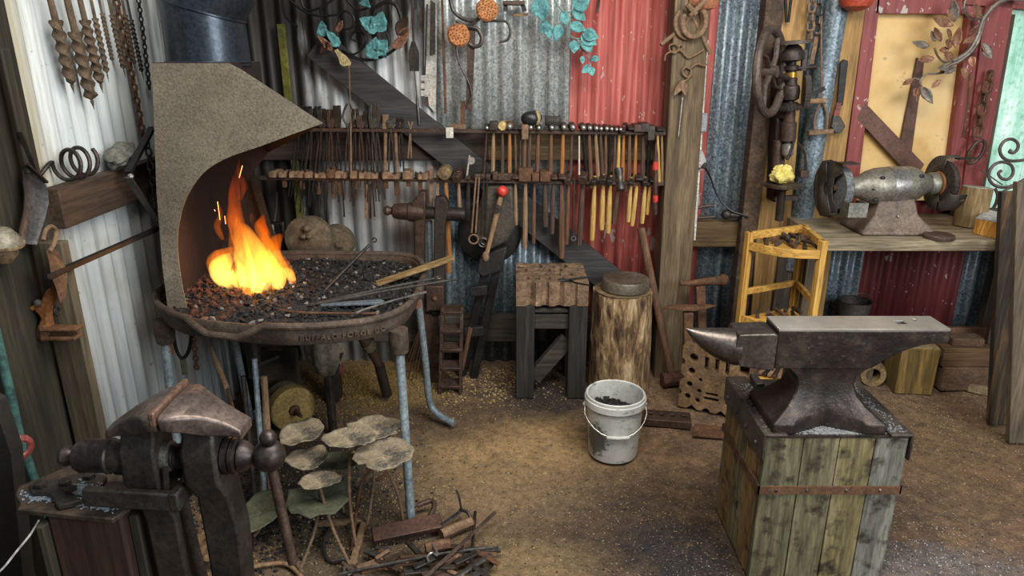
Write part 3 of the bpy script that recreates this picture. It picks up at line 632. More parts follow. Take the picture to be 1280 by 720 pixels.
def tongue(pts, rr, dy=0, m=None):
    pp = smoothpath([P_(a, c_, dy) for a, c_ in pts], 6); n_ = len(pp); w = [0] * n_; K = len(rr) - 1
    for i in range(n_): t = i / (n_ - 1) * K; j = min(int(t), K - 1); w[i] = max(.0008, (rr[j] * (1 - (t - j)) + rr[j + 1] * (t - j)) / F * 2.55)
    B().tube(pp, w, 16, False, .55, (0, 1, 0)).warp(lambda p: p + V((.007 * noise.noise(p * 20), 0, .007 * noise.noise(p * 20 + V((5, 5, 5)))))).build('flame', m or flame, fire, smooth=180)
tongue([(296, 366), (284, 350), (276, 336), (284, 324), (300, 316)], [5, 15, 15, 9, 2], .02, core)
tongue([(288, 362), (280, 345), (272, 330), (280, 318), (298, 308)], [6, 16, 15, 9, 2], .05)
tongue([(302, 368), (300, 340), (298, 310), (294, 282), (290, 252)], [8, 17, 13, 8, 1.5], -.02)
tongue([(318, 370), (312, 340), (304, 305), (294, 272), (293, 240), (299, 206)], [10, 17, 13, 11, 7, 1], .03)
tongue([(310, 368), (308, 345), (304, 320), (300, 296), (297, 272)], [8, 15, 12, 7, 2], .0, core)
tongue([(325, 369), (324, 335), (314, 305), (302, 280)], [10, 16, 11, 2], -.05)
tongue([(322, 370), (326, 345), (322, 318), (312, 292), (306, 280)], [8, 15, 12, 7, 1.5], -.03, core)
tongue([(336, 367), (336, 335), (330, 305), (323, 288), (314, 266)], [9, 14, 11, 8, 1.5], .0)
tongue([(338, 362), (342, 332), (334, 302), (326, 282), (330, 268)], [7, 12, 9, 8, 1], .05)
tongue([(352, 358), (351, 340), (344, 320), (344, 304), (352, 292)], [5, 11, 9, 8, 1.5], .02)
tongue([(346, 362), (346, 345), (338, 328), (334, 312)], [6, 12, 9, 2], -.02, core)
tongue([(364, 354), (363, 344), (355, 330), (348, 314)], [4, 8, 7, 1.5], -.02)
tongue([(366, 352), (362, 342), (352, 336)], [4, 7, 2], .0, core)
tongue([(314, 372), (316, 356), (322, 334)], [11, 14, 3], -.07)
tongue([(278, 300), (272, 284), (276, 268), (272, 252)], [2, 5, 4, .8], .04)
tongue([(300, 250), (304, 232), (298, 216), (301, 200)], [3, 5, 3, .8], .02)
sm_ = N('spark'); e2 = sm_.n('Emission'); e2.inputs[0].default_value = lin('#ff9a50'); e2.inputs[1].default_value = 4; sm_.l(e2.outputs[0], sm_.t.nodes['Material Output'].inputs['Surface'])
for a, c_, e_, f_ in ((303, 207, 299, 222), (272, 252, 275, 275), (268, 262, 269, 264), (281, 270, 282, 280)):
    tag(B().tube([P_(a, c_), P_(e_, f_)], .0012, 5).build('spark', sm_.m), 'glowing spark flying above the forge fire', 'spark', 'sparks above the fire')
pl_ = bpy.data.lights.new('fire_light', 'POINT'); pl_.energy = 1.4; pl_.color = (1, .45, .12); pl_.shadow_soft_size = .1; lo = bpy.data.objects.new('fire_light', pl_); C.objects.link(lo); lo.location = base + V((0, -.02, .2))
# tools lying on the hearth
def rod(name, lab, cat, pts, r, mat, n=8, flat=1): return tag(B().tube(pts, r, n, False, flat).build(name, mat), lab, cat)
pk = thing('poker', 'dark poker standing slanted in the coals', 'poker', G(408, 362, .79))
B().tube([G(405, 364, .785), P(440, 328, 2.62), P(462, 306, 2.66)], [.008, .007, .006], 8).build('rod', iron, pk); B().tube(arcpts(P(468, 300, 2.67), .008, -140, 180, 12), .003, 6).build('tip', black_iron, pk)
B().bar(G(470, 355, .785), P(567, 322, 2.72), .05, .012, (0, 0, 1)).build('wooden_lath', wood('charred_slat', '#6b5232', '#94784c', '#b29a6c', 'x', 6), bevel=.003); tag(bpy.data.objects['wooden_lath'], 'flat pale wooden lath sticking out over the hearth corner', 'wooden slat')
tg = thing('tongs', 'long reined tongs lying across the hearth coals', 'tongs', G(400, 378, .80))
for a, e, y in (((400, 378), (548, 347), 2.45), ((388, 381), (570, 349), 2.42)): B().tube([G(*a, .80), P((a[0] + e[0]) / 2, (a[1] + e[1]) / 2 - 1, (G(*a, .8).y + y) / 2), P(*e, y)], [.006, .005, .0045], 8).build('rein', grey_iron, tg)
B().tube(arcpts(P(548, 347, 2.45), .012, 0, 340, 12, (1, 0, 0), (0, 1, 0)), .003, 6).build('loop', grey_iron, tg)
rod('iron_rod', 'bright thin bent rod resting on the hearth rim', 'iron rod', [G(445, 392, .815), G(452, 388, .815), P(490, 376, 2.36), P(533, 365, 2.36)], .0042, bright_steel)
rod('iron_rod', 'curved brown rod lying inside the hearth front', 'iron rod', smoothpath([G(330, 378, .80), G(345, 386, .80), G(380, 391, .80), G(470, 392, .80)], 5), .005, rust)
tag(B().prism([(-.11, -.012), (.1, -.02), (.115, 0), (.1, .02), (-.11, .014)], G(440, 379, .802), (1, .10, .02), (-.1, 1, 0), .008).build('steel_blade', M('blue_scaled_steel', '#5d6670', '#8b949c', '#aab0b4', 12, .5, .5), bevel=.002), 'flat blue grey steel blade blank lying on the coals', 'blade blank')
rod('iron_rod', 'straight dark rod lying beside the blade blank', 'iron rod', [G(360, 384, .80), G(490, 372, .80)], .0045, black_iron)
# ---------------------------------------------------------------- racks on the back wall
YR = 3.43
def rail(name, lab, px0, px1, y0, y1, gap, mat, n=1):
    t = thing(name, lab, 'tool rack', P((px0 + px1) / 2, (y0 + y1) / 2, YR))
    for k, dy in (('front_bar', -gap / 2), ('rear_bar', gap / 2)):
        a = P(px0, y0, YR); c = P(px1, y1, YR); B().bar(a + V((0, dy, 0)), c + V((0, dy, 0)), .008, .014).build(k, mat, t)
    for f in (.08, .5, .93):
        q = mix(P(px0, y0, YR), P(px1, y1, YR), f); B().bar(q + V((0, -gap / 2, 0)), V((q.x, 3.53, q.z)), .02, .006).build('bracket', mat, t)
    return t
rail('tool_rail', 'upper pair of iron bars holding tongs and hammers along the wall', 340, 831, 161, 166, .034, brown_iron)
rail('tool_rail', 'lower pair of iron bars holding swages and long handled tools', 325, 831, 222, 229, .034, brown_iron)
def zr(px): return P(px, 161 + (px - 340) * 5 / 491, YR).z + .007
def zl(px): return P(px, 222 + (px - 325) * 7 / 506, YR).z + .007
def xat(px, z): # x on plane YR for a pixel column at height z
    return (px - 640) / F * ((V((0, YR, z)) - EYE).dot(FW))
ORD = ['first', 'second', 'third', 'fourth', 'fifth', 'sixth', 'seventh', 'eighth', 'ninth', 'tenth', 'eleventh', 'twelfth', 'thirteenth', 'fourteenth', 'fifteenth', 'sixteenth', 'seventeenth', 'eighteenth', 'nineteenth', 'twentieth', 'twenty-first', 'twenty-second', 'twenty-third', 'twenty-fourth', 'twenty-fifth', 'twenty-sixth', 'twenty-seventh', 'twenty-eighth']
HM = {'d': handle_dark, 'b': handle_brown, 't': handle_tan, 'y': handle_yellow, 'a': handle_amber, 'k': black_iron, 'g': grey_iron, 'r': brown_iron}
HW = {'d': 'dark', 'b': 'brown', 't': 'tan', 'y': 'yellow', 'a': 'amber', 'k': 'black', 'g': 'grey', 'r': 'rusty'}
peen_face = M('polished_peen', '#8f8b86', '#c3bfba', None, 10, .3, .8, .1)
def head(kind, c, w, m, t):   # head laid across the bars, long axis towards the room
    s = w; L = .095
    if kind == 'ball':
        h = B().lathe([(.001, -L * .52), (s * .34, -L * .48), (s * .44, -L * .36), (s * .36, -L * .24), (s * .45, -L * .12), (s * .5, 0), (s * .42, .16 * L), (s * .5, .3 * L), (s * .5, .48 * L), (s * .4, .5 * L)], c, (0, 1, 0), 16).build('head', m, t)
        B().ball(c + V((0, -L * .46, 0)), s * .36, 12).build('peen', peen_face, h)
    elif kind == 'block':
        B().box(c, (s, L, s * .95)).build('head', m, t, bevel=.004)
    elif kind == 'mallet':
        h = B().lathe([(s * .5, -L * .35), (s * .5, L * .35)], c, (0, 1, 0), 18).build('head', rawhide, t, bevel=.003)
        B().lathe([(s * .53, -L * .2), (s * .53, -L * .12)], c, (0, 1, 0), 18).build('ferrule', m, h)
    elif kind == 'cross':
        b = B().box(c + V((0, .01, 0)), (s * .9, L * .6, s * .9)); b.bar(c + V((0, -L * .2, 0)), c + V((0, -L * .55, 0)), s * .9, s * .9, (0, 0, 1), s * 1.0, s * .2); b.build('head', m, t, bevel=.003)
    elif kind == 'drop':      # flat head hanging down in front of the bar
        b = B().box(c + V((0, .0, 0)), (s, L * .7, s * .8)); b.bar(c + V((0, -L * .42, .012)), c + V((0, -L * .46, -.055)), s, .014, (0, 1, 0)); b.build('head', m, t, bevel=.003)
    elif kind == 'dropround':
        B().lathe([(s * .42, -.05), (s * .5, -.046), (s * .5, -.02), (s * .36, -.01), (s * .4, .03), (s * .5, .04), (s * .5, .06)], c + V((0, -.03, -.01)), (-.12, .45, 1), 16).build('head', m, t)
    elif kind == 'slant':
        b = B().bar(c + V((-.012, -.05, -.018)), c + V((.014, .05, .012)), s * .8, s * .8); b.build('head', m, t, bevel=.005)
def hammer(name, lab, cat, px, zfun, foot, hw, hm, kind, w, hmat, grp, up=0.0):
    z = zfun(px); x = xat(px, z); s = w * 1.12 / F * 3.4; c = V((x, YR, z + s * .45 + up))
    t = thing(name, lab, cat, c, grp); e = P(*foot, YR + .0); r = hw / F * 3.4 / 2
    head(kind, c, s, hmat, t)
    top = c + V((0, 0, s * .35)); mid = mix(c, e, .45)
    B().tube([top, c, mix(c, e, .18), mid, mix(c, e, .85), e], [r * .75, r * .75, r * .72, r * 1.02, r * 1.1, r * .95], 8, False, 1.25, (0, 1, 0)).build('handle', HM[hm], t)
UP_ = [(609, 603, 236, 4, 'r', 'ball', 6, iron), (617, 616, 217, 5, 't', 'block', 9.5, iron), (628, 628, 218, 4.5, 'd', 'mallet', 10, iron), (637, 637, 220, 5, 'a', 'ball', 9.5, rust),
       (644, 645, 222, 3, 'b', 'cross', 5, iron), (650, 650, 222, 3.5, 'g', 'cross', 5, iron), (656, 655, 222, 5, 'b', 'drop', 7.5, rust_pale), (663, 660, 223, 5, 'd', 'ball', 7.5, iron),
       (673, 671, 228, 5.5, 'b', 'ball', 7, iron), (689, 688, 226, 5.5, 'b', 'ball', 8, iron), (704, 702, 229, 5.5, 'a', 'ball', 9, brown_iron), (715, 713, 228, 4, 'd', 'ball', 9, brown_iron),
       (728, 734, 232, 4.5, 'k', 'ball', 8.5, brown_iron), (736, 739, 235, 5, 'b', 'ball', 8, iron), (744, 748, 232, 5, 't', 'ball', 7.5, brown_iron), (750, 754, 233, 4.5, 'd', 'ball', 6.5, iron),
       (757, 757, 233, 4, 'b', 'ball', 7, iron), (763, 761, 234, 4, 'k', 'ball', 6, iron), (769, 767, 233, 4, 'd', 'ball', 5.5, iron), (774, 772, 234, 4.5, 'y', 'ball', 5.5, iron),
       (779.5, 778, 232, 4.5, 'a', 'slant', 7, iron), (787, 786, 233, 5, 'b', 'cross', 7, iron), (795, 793, 233, 4.5, 'a', 'block', 8.5, brown_iron), (804, 803, 233, 5.5, 'd', 'block', 10, iron),
       (812, 809, 233, 5, 'k', 'drop', 8, iron), (821.5, 824, 232, 4, 'y', 'cross', 5.5, iron), (827, 828, 232, 3.5, 't', 'cross', 4.5, iron)]
KW = {'ball': 'ball peen hammer', 'block': 'square headed hammer', 'mallet': 'rawhide faced mallet', 'cross': 'cross peen hammer', 'drop': 'flat headed hammer', 'slant': 'tilted hammer', 'dropround': 'round headed hammer'}
for i, (px, fx, fy, hw, hm, kind, w, hmat) in enumerate(UP_):
    k = len(UP_) - 1 - i
    hammer('hammer', '%s handled %s on the upper rail, %s from the thick post' % (HW[hm], KW[kind], ORD[k]), 'hammer', px, zr, (fx, fy), hw, hm, kind, w, hmat, 'hammers on the upper rail')
LOW = [(743.5, 740, 300, 6.5, 'y', 'slant', 7), (754, 752, 287, 6.5, 'y', 'slant', 10), (763, 760, 291, 6.5, 'y', 'slant', 8), (774, 767, 280, 6, 'd', 'dropround', 9.5),
       (789, 785, 277, 5.5, 'y', 'slant', 6), (797, 790, 282, 5.5, 'y', 'cross', 9), (807, 802.5, 279, 5.5, 'y', 'slant', 7), (813, 809, 268, 4.5, 'y', 'cross', 5)]
for i, (px, fx, fy, hw, hm, kind, w) in enumerate(LOW):
    hammer('hammer', '%s handled %s on the lower rail, %s from the thick post' % (HW[hm], KW[kind], ORD[len(LOW) - 1 - i]), 'hammer', px, zl, (fx, fy), hw, hm, kind, w, iron if i != 3 else grey_iron, 'hammers on the lower rail')
# long handled tools further along the lower rail: top swages, flatters, sets
LT = [(573, 575, 276, 5, 't', 'slant', 11, 'curved headed set tool'), (586, 585, 275, 6, 'g', 'cross', 5, 'flat grey hanging punch'), (644, 645, 281, 5, 't', 'cross', 8, 'square set tool'), (657, 656, 310, 6.5, 't', 'block', 16, 'big block flatter'),
      (668, 667, 304, 5, 'b', 'block', 10, 'brown top swage'), (681, 682, 283, 6.5, 'd', 'block', 12, 'wide top fuller'), (692, 690, 292, 6, 'd', 'cross', 8, 'pointed set tool'), (702, 702, 322, 8, 'b', 'cross', 9, 'thick handled set tool'),
      (711, 708, 305, 6, 'b', 'slant', 9, 'curved hook tool'), (729, 724, 306, 7, 'd', 'slant', 13, 'long dark handled sledge')]
for i, (px, fx, fy, hw, hm, kind, w, lab) in enumerate(LT):
    hammer('handled_tool', '%s on the lower rail with a %s handle' % (lab, HW[hm]), 'forging tool', px, zl, (fx, fy), hw, hm, kind, w, rust if i in (3, 4, 5) else brown_iron, 'handled forging tools on the lower rail')
for px, w, h, lab in ((597, 9, 8, 'rusty'), (603.5, 6, 8, 'small'), (610, 7, 8, 'narrow'), (619, 7, 11, 'upright'), (629, 14, 9, 'wide'), (637, 8, 9, 'round edged')):
    z = zl(px); s = F / 3.4; tag(B().box((xat(px, z), YR, z + h / s / 2), (w / s, .07, h / s)).build('swage', brown_iron, bevel=.005), '%s swage block sitting on the lower rail above the lever press' % lab, 'swage', 'swages on the lower rail')
# mallet with round wooden head and amber handle
z = zl(557); c = V((xat(557, z), YR - .01, z + .035)); t = thing('mallet', 'round pale headed mallet with long amber handle on the lower rail', 'mallet', c)
B().lathe([(.02, -.05), (.032, -.045), (.034, 0), (.032, .045), (.02, .05)], c, (0, 1, 0), 20).build('head', M('pale_mallet_wood', '#54452f', '#86714e', '#b09a6c', 20, .8), t)
B().tube([c, P(559, 260, YR), P(561.5, 318, YR), P(561, 341, YR)], [.010, .011, .013, .012], 10).build('handle', handle_amber, t)
# swages with stems along the lower rail
SW = [(345, 9, 8, None), (355, 10, 8, 234), (366, 10, 8, None), (377, 11, 8.5, 237), (387.5, 10, 8, None), (397, 9, 7, 243 - 0), (406, 11, 6.5, None), (415.5, 11, 15, 248), (424, 13, 9, 243), (433, 6, 8, None), (443, 9.5, 9, 237), (452.5, 11, 9.5, None), (463, 8, 8, None), (469, 9, 8, 236), (482, 12, 9, 236), (495, 13, 7, 244), (510, 13, 11, 233), (525, 10, 8, 241), (533, 7, 8, None)]
for i, (px, w, h, st) in enumerate(SW):
    z = zl(px); s = F / 3.4; x = xat(px, z); lab = '%s iron swage on the lower rail with %s, %s from the hood' % (('stubby', 'slanted', 'rusty', 'grooved')[i % 4], 'no stem showing' if st is None else 'a stem hanging down', ORD[i])
    t = thing('swage', lab, 'swage', (x, YR, z), 'rusty swages on the lower rail')
    W2, H2 = w / s / 2, h / s; L = .085
    prof = [(-W2, 0), (W2, 0), (W2 * .95, H2 * .75), (W2 * .55, H2), (W2 * .3, H2 * (.72 if i % 2 else 1)), (-W2 * .3, H2 * (.72 if i % 2 else 1)), (-W2 * .6, H2), (-W2 * .95, H2 * .7)]
    B().prism(prof, (x, YR, z), (1, .25 * (i % 3 - .6), 0), (0, 0, 1), L).build('block', rust_pale if i != 7 else rust, t, bevel=.003)
    if st: e = P(px, st, YR); B().bar((x, YR, z), (x, YR, e.z), .022 if w > 9 else .017, .018, (0, 1, 0), .02).build('stem', rust, t, bevel=.003)
for px, ya, yb, w, lab in ((539, 208, 260, 5, 'tall flat rusty bar standing through the lower rail'), (547, 218, 253, 4, 'short flat rusty bar hanging through the lower rail'), (458, 230, 273, 4, 'pale flat bar hanging below the swages'), (463, 230, 273, 2.5, 'dark thin bar hanging below the swages')):
    a = P(px, ya, YR); e = P(px, yb, YR); tag(B().bar(a, e, w / F * 3.4, .014, (0, 1, 0)).build('flat_bar', rust_pale if 'dark' not in lab else iron, bevel=.002), lab, 'iron bar', 'flat bars on the lower rail')
# ---------------------------------------------------------------- tongs on the upper rail
tongm = [black_iron, iron, grey_iron, brown_iron]
TG = [(376, 132, 362, 246, 0), (385, 133, 372, 262, 0), (391, 136, 381, 250, 1), (397, 133, 390, 268, 0), (403, 136, 393, 240, 1), (409, 137, 402, 265, 1), (414, 137, 414, 235, 3), (421, 132, 427, 262, 1), (436, 129, 434, 250, 2), (444, 136, 440, 255, 1),
      (451, 144, 454, 240, 3), (459, 139, 464, 262, 1), (466, 130, 472, 252, 2), (470, 131, 478, 246, 2), (489, 150, 490, 225, 2), (500, 147, 503, 218, 1)]
for i, (px, yt, fx, fy, mi) in enumerate(TG):
    z = zr(px); x = xat(px, z); pv = V((x, YR - .012 + .018 * (i % 2), z + .012)); m = tongm[mi]
    kind = ['narrow flat bit', 'box jaw', 'wide flat bit'][i % 3]
    t = thing('tongs', '%s tongs hanging on the upper rail, %s from the hood' % (kind if px != 436 else 'hollow bit', ORD[i]), 'tongs', pv, 'blacksmith tongs on the upper rail')
    top = P(px, yt, YR - .008); e = P(fx, fy, YR - .01); s = 3.4 / F
    for sg in (-1, 1):
        j = B(); w = (4.6 + (i % 3)) * s
        if px == 436: j.tube(smoothpath([pv, mix(pv, top, .3) + V((sg * .024, 0, 0)), mix(pv, top, .65) + V((sg * .022, 0, 0)), top + V((sg * .006, 0, 0))], 4), .006, 6)
        else: j.bar(pv + V((sg * .004, sg * .004, -.01)), mix(pv, top, .45) + V((sg * .010, sg * .006, 0)), w, .012, (0, 1, 0)); j.bar(mix(pv, top, .40) + V((sg * .010, sg * .006, 0)), top + V((sg * .007, sg * .006, 0)), w, .012, (0, 1, 0), w * .8)
        j.build('jaw', m, t, bevel=.002)
        B().tube([pv + V((0, sg * .006, 0)), mix(pv, e, .3) + V((-sg * .008, sg * .004, 0)), e + V((-sg * (.008 + .004 * (i % 3)), sg * .004, (i % 4) * sg * .012))], [.0062, .005, .004], 6).build('rein', m, t)
    B().lathe([(.008, -.02), (.008, .012)], pv, (0, 1, 0), 8).build('rivet', m, t)
# bottom tools with square heads among the tongs
for px, yt, w, fx, fy, lab in ((482, 143, 7, 481, 222, 'square headed rusty hardy tool standing among the tongs'), (494, 149, 9, 497, 222, 'looped rusty tool at the end of the tongs'), (513, 152, 4, 512, 198, 'short bright twin pronged fork beyond the tongs')):
    a = P(px, yt, YR); c = P(px, 162, YR); e = P(fx, fy, YR); t = thing('hanging_tool', lab, 'forging tool', c); s = 3.4 / F
    if px == 513:
        for d in (-1, 1): B().tube([a + V((d * .01, 0, 0)), c + V((0, -.004, 0)), e + V((d * .008, 0, 0))], .004, 6).build('prong', rust_pale, t)
    else:
        if px == 482: B().bar(a, c, w * s, .03, (0, 1, 0)).build('head', rust_pale, t, bevel=.003)
        else: B().tube(arcpts(P(494, 155, YR), .02, -60, 240, 14), .007, 8).build('head', rust, t)
        B().tube([c, e], [.009, .007], 8).build('shank', rust_pale, t)
# painted bar, white rod and small pieces
t = thing('painted_bar', 'long dark bar with two red painted bands near the thick post', 'iron bar', P(819, 220, 3.385))
B().tube([P(820, 178, 3.385), P(819.5, 196, 3.385), P(819, 268, 3.385)], [.003, .012, .0115], 10).build('bar', brown_iron, t)
redp = M('bright_red_paint', '#b8322a', '#d9483c', None, 20, .5)
for ya, yb in ((202, 212), (244, 252)): B().tube([P(819.4, ya, 3.385), P(819.2, yb, 3.385)], .0128, 10).build('red_band', redp, t)
tag(B().tube([P(724, 170, 3.40), P(724, 219, 3.40)], .0042, 6).build('white_rod', M('white_painted_rod', '#b7a79c', '#d6ccc2')), 'thin whitish rod hanging between dark hammers on the upper rail', 'rod')
t = thing('eye_rod', 'thin rod with an eye hanging from the lower rail', 'rod', P(717, 235, 3.40)); B().tube([P(718, 222, 3.40), P(717, 294, 3.40)], .004, 6).build('rod', grey_iron, t); B().tube(arcpts(P(717, 298, 3.40), .011, 0, 330, 12), .0028, 6, True).build('eye', bright_steel, t)
for i, (xa, xb, yb) in enumerate(((597, 592, 299), (607, 604, 303))):
    t = thing('ring_tongs', '%s thin reined ring tongs hanging before the lever press' % ('rusty' if i == 0 else 'grey'), 'tongs', P(xa, 226, 3.38))
    for d in (-1, 1): B().tube([P(xa + d * 2, 222, 3.38), P(xb + d * 2.5, yb - 8, 3.38)], .0045, 6).build('rein', rust_pale if i == 0 else iron, t)
    B().tube(arcpts(P(xb, yb, 3.38), .023, 90, 450, 22)[:-1], .0045, 6, True).build('ring', grey_iron if i else rust_pale, t)
    if i: B().tube(arcpts(P(xb + 1, yb - 1, 3.375), .015, 90, 450, 18)[:-1], .0035, 6, True).build('ring', grey_iron, t)
# ear muffs and bent strap on top of the rail
c = P(663, 148, 3.42); t = thing('ear_muffs', 'black ear muffs with thin wire band lying on the upper rail', 'ear muffs', c)
B().ball(c, (.046, .03, .034), 20).build('cup', paint_black, t); B().ball(c + V((.022, .045, .0)), (.036, .022, .034), 18).build('cup', paint_black, t)
B().ball(c + V((.032, .01, 0)), (.018, .03, .036), 16).build('cushion', M('yellowed_foam', '#8a7c52', '#b0a070', None, 30, .9), t)
B().tube(smoothpath([c + V((.04, .01, .01)), c + V((.08, .02, .036)), c + V((.115, .03, .01)), c + V((.095, .04, -.02))], 6), .0018, 5).build('band', bright_steel, t)
c = P(691, 157, 3.42); b = B(); ap = arcpts(c, .036, 160, 400, 20, (1, 0, 0), (0, .8, 0))
for i_ in range(20): b.add([ap[i_], ap[i_ + 1], ap[i_ + 1] + V((0, .004, .048)), ap[i_] + V((0, .004, .048))], [(0, 1, 2, 3)])
tag(b.build('bent_strap', M('bent_dark_strap', '#3a3836', '#5b5753', None, 12, .6, .3), solid=.003), 'bent dark strap curled on the upper rail beside the ear muffs', 'metal strap')
tag(B().box(P(562, 166, 3.405), (.036, .012, .05)).build('clip', M('white_clip_plastic', '#b9b5aa', '#d8d4ca'), bevel=.003), 'small white clip on the upper rail over the dark brace', 'clip')
t = thing('hook_rod', 'white rod and round washer hanging on the dark brace', 'rod', P(586, 205, 3.42)); B().tube([P(587, 194, 3.42), P(583, 224, 3.42)], .0045, 6).build('rod', M('pale_rod', '#94877c', '#b8aca2'), t); B().lathe([(.006, 0), (.018, 0), (.018, .008), (.006, .008)], P(589, 201, 3.43), (0, 1, 0), 14).build('washer', M('pale_washer', '#8c867e', '#aaa59c'), t)
# ---------------------------------------------------------------- lever press in front of the lower wall
c = P(609, 284, 3.50); t = thing('lever_press', 'black lever press with red ball handle and round black backplate', 'press', (c.x, 3.4, 0))
soot_iron = M('sooty_press_iron', '#1b1a1a', '#302d2b', '#4a443c', 8, .6, .3, .4, 50)
B().lathe([(.03, -.03), (.10, -.04), (.15, -.02), (.165, .01), (.16, .04), (.02, .045)], c + V((.012, 0, -.03)), (0, 1, 0), 36).build('backplate', soot_iron, t)
B().poly3([P(a, e, 3.42) for a, e in ((606, 232), (641, 232), (644, 282), (636, 300), (614, 312), (594, 298), (597, 262))], .05).build('body', M('press_casting', '#3a352f', '#574f45', '#6f6557', 10, .6, .3, .5, 60), t, bevel=.012)
lv = B().tube([P(626, 246, 3.36), P(622, 262, 3.36), P(616, 288, 3.36), P(608, 318, 3.36)], [.011, .014, .012, .012], 10).build('lever', handle_tan, t)
B().ball(P(628, 239, 3.36), .0265, 18).build('red_knob', redp, lv); B().lathe([(.018, -.012), (.02, 0), (.012, .012)], P(622, 261, 3.345), (0, 1, 0), 16).build('pivot', grey_iron, lv)
B().ball(P(607, 321, 3.355), (.018, .015, .028), 12).build('joint', rust_pale, t)
for a, e, f in (((607, 338), (592, 402), (577, 470)), ((621, 336), (607, 400), (592, 472))):
    ya = 3.40; g_ = G(f[0], f[1], 0); B().bar(P(*a, 3.40), V((g_.x, max(g_.y, 3.30), .0)), .042, .042, (0, 1, 0)).build('leg', black_iron, t, bevel=.004)
B().poly3([P(a, e, 3.39) for a, e in ((600, 322), (622, 310), (634, 306), (628, 336), (604, 344), (596, 336))], .07).build('yoke', soot_iron, t, bevel=.006)
for px, py, w in ((598, 363, .09), (593, 414, .10)): B().box(P(px, py, 3.345), (w, .03, .05), rot(-.1, 'Y')).build('clamp', soot_iron, t, bevel=.004)
B().tube([P(588, 410, 3.33), P(577, 462, 3.33)], .012, 8).build('prop', handle_brown, t)
# cast rack standing on the floor
c = V((xat(570, .1) - .006, 0, 0)); t = thing('cast_grid', 'small cast iron step grid standing beside the lever press', 'cast iron grid', (c.x, 3.30, 0))
za = 0.02; zt = P(568, 383, 3.30).z; hw = .052
for d in (-1, 1): B().bar((c.x + d * hw - .012, 3.25, 0.0), (c.x + d * hw * .92 + .006, 3.30, zt), .018, .05, (0, 1, 0)).build('side', brown_iron, t, bevel=.003)
for k in range(5): f = .12 + .86 * k / 4; B().box((c.x - .012 + .018 * f, 3.25 + .05 * f, zt * f - .008), (.10, .07, .018), rot(.25, 'X')).build('step', brown_iron, t, bevel=.003)
# second leg vise leaning on the wall
t = thing('leg_vise', 'old rusty leg vise leaning against the wall behind the forge', 'vise', (P(535, 262, 3.4).x, 3.4, 0)); s = 3.38 / F; Yw = 3.38
c = P(520, 263, Yw); ax = (P(580, 268, Yw) - P(484, 263, Yw)).normalized(); e0 = P(479, 263, Yw)
B().lathe([(.002, 0), (.020, .008), (.025, .02), (.018, .036), (.018, .042), (.034, .05), (.040, .07), (.042, .12), (.047, .126), (.050, .165), (.044, .2)], e0, ax, 20).build('screw_box', brown_iron, t)
B().lathe([(.030, .17), (.030, .25), (.034, .26), (.034, .40)], e0, ax, 14).build('screw', iron, t)
B().poly3([P(a, e, Yw) for a, e in ((514, 253), (521, 246), (526, 238), (533, 238), (533, 262), (531, 292), (532, 392), (519, 392), (519, 292), (518, 258))], .07).build('fixed_leg', brown_iron, t, bevel=.006)
B().poly3([P(a, e, Yw) for a, e in ((544, 246), (556, 244), (562, 254), (557, 280), (556, 346), (557, 392), (541, 392), (543, 300))], .07).build('moving_leg', M('dark_vise_leg', '#2f2925', '#463c35', '#5a4c42', 10, .6, .4), t, bevel=.006)
B().tube([P(537, 276, Yw + .03), P(539, 384, Yw + .03)], .014, 10).build('spring_pipe', galv_pipe, t)
q = P(544, 372, Yw - .05); B().box(q, (.09, .03, .13)).build('base_block', brown_iron, t, bevel=.005); B().ball(P(543, 373, Yw - .068), .013, 10).build('bolt', rust, t)
B().bar(P(539, 391, Yw), V((P(539, 391, Yw).x, Yw, 0)), .07, .05, (0, 1, 0)).build('foot', brown_iron, t)
# ---------------------------------------------------------------- swage block on its stand
swm = M('swage_cast_iron', '#644f3d', '#967b62', '#bba289', 16, .8, .15, .7, 70)
swm2 = M('dark_swage_iron', '#54402b', '#86694a', '#b08e62', 14, .8, .15, .8, 70)
charred = wood('charred_stand_wood', '#1c1a19', '#2d2a28', '#423d39', 'z', 5); charred_x = wood('grey_rail_wood', '#26221f', '#423c36', '#5b534a', 'x', 5)
YS = 3.18
def xs(px, z, Y): return (px - 640) / F * ((V((0, Y, z)) - EYE).dot(FW))
zt = P(690, 352, YS).z; zb_ = P(690, 383, YS).z; xl, xr = xs(645, zb_, YS), xs(735, zb_, YS); dep = .30
st = thing('block_stand', 'black timber stand with diagonal brace under the swage block', 'stand', ((xl + xr) / 2, YS + .14, 0))
lw = (xr - xl) * .26
for x in (xl + lw / 2, xr - lw / 2):
    B().box((x, YS + .045, zb_ / 2), (lw, .09, zb_)).build('leg', charred, st, bevel=.004); B().box((x, YS + dep - .04, zb_ / 2), (lw, .08, zb_)).build('leg', charred, st, bevel=.004)
B().box(((xl + xr) / 2, YS + .05, zb_ - .09), (xr - xl - 2 * lw, .045, .075)).build('rail', charred_x, st, bevel=.003)
B().box(((xl + xr) / 2, YS + dep / 2, zb_ - .03), (xr - xl - 2 * lw, dep - .04, .02)).build('shelf', charred_x, st, bevel=.003)
B().bar((xl + lw, YS + .06, .09), (xr - lw, YS + .06, .30), .05, .075, (-.5, 0, 1)).build('brace', charred_x, st, bevel=.003)
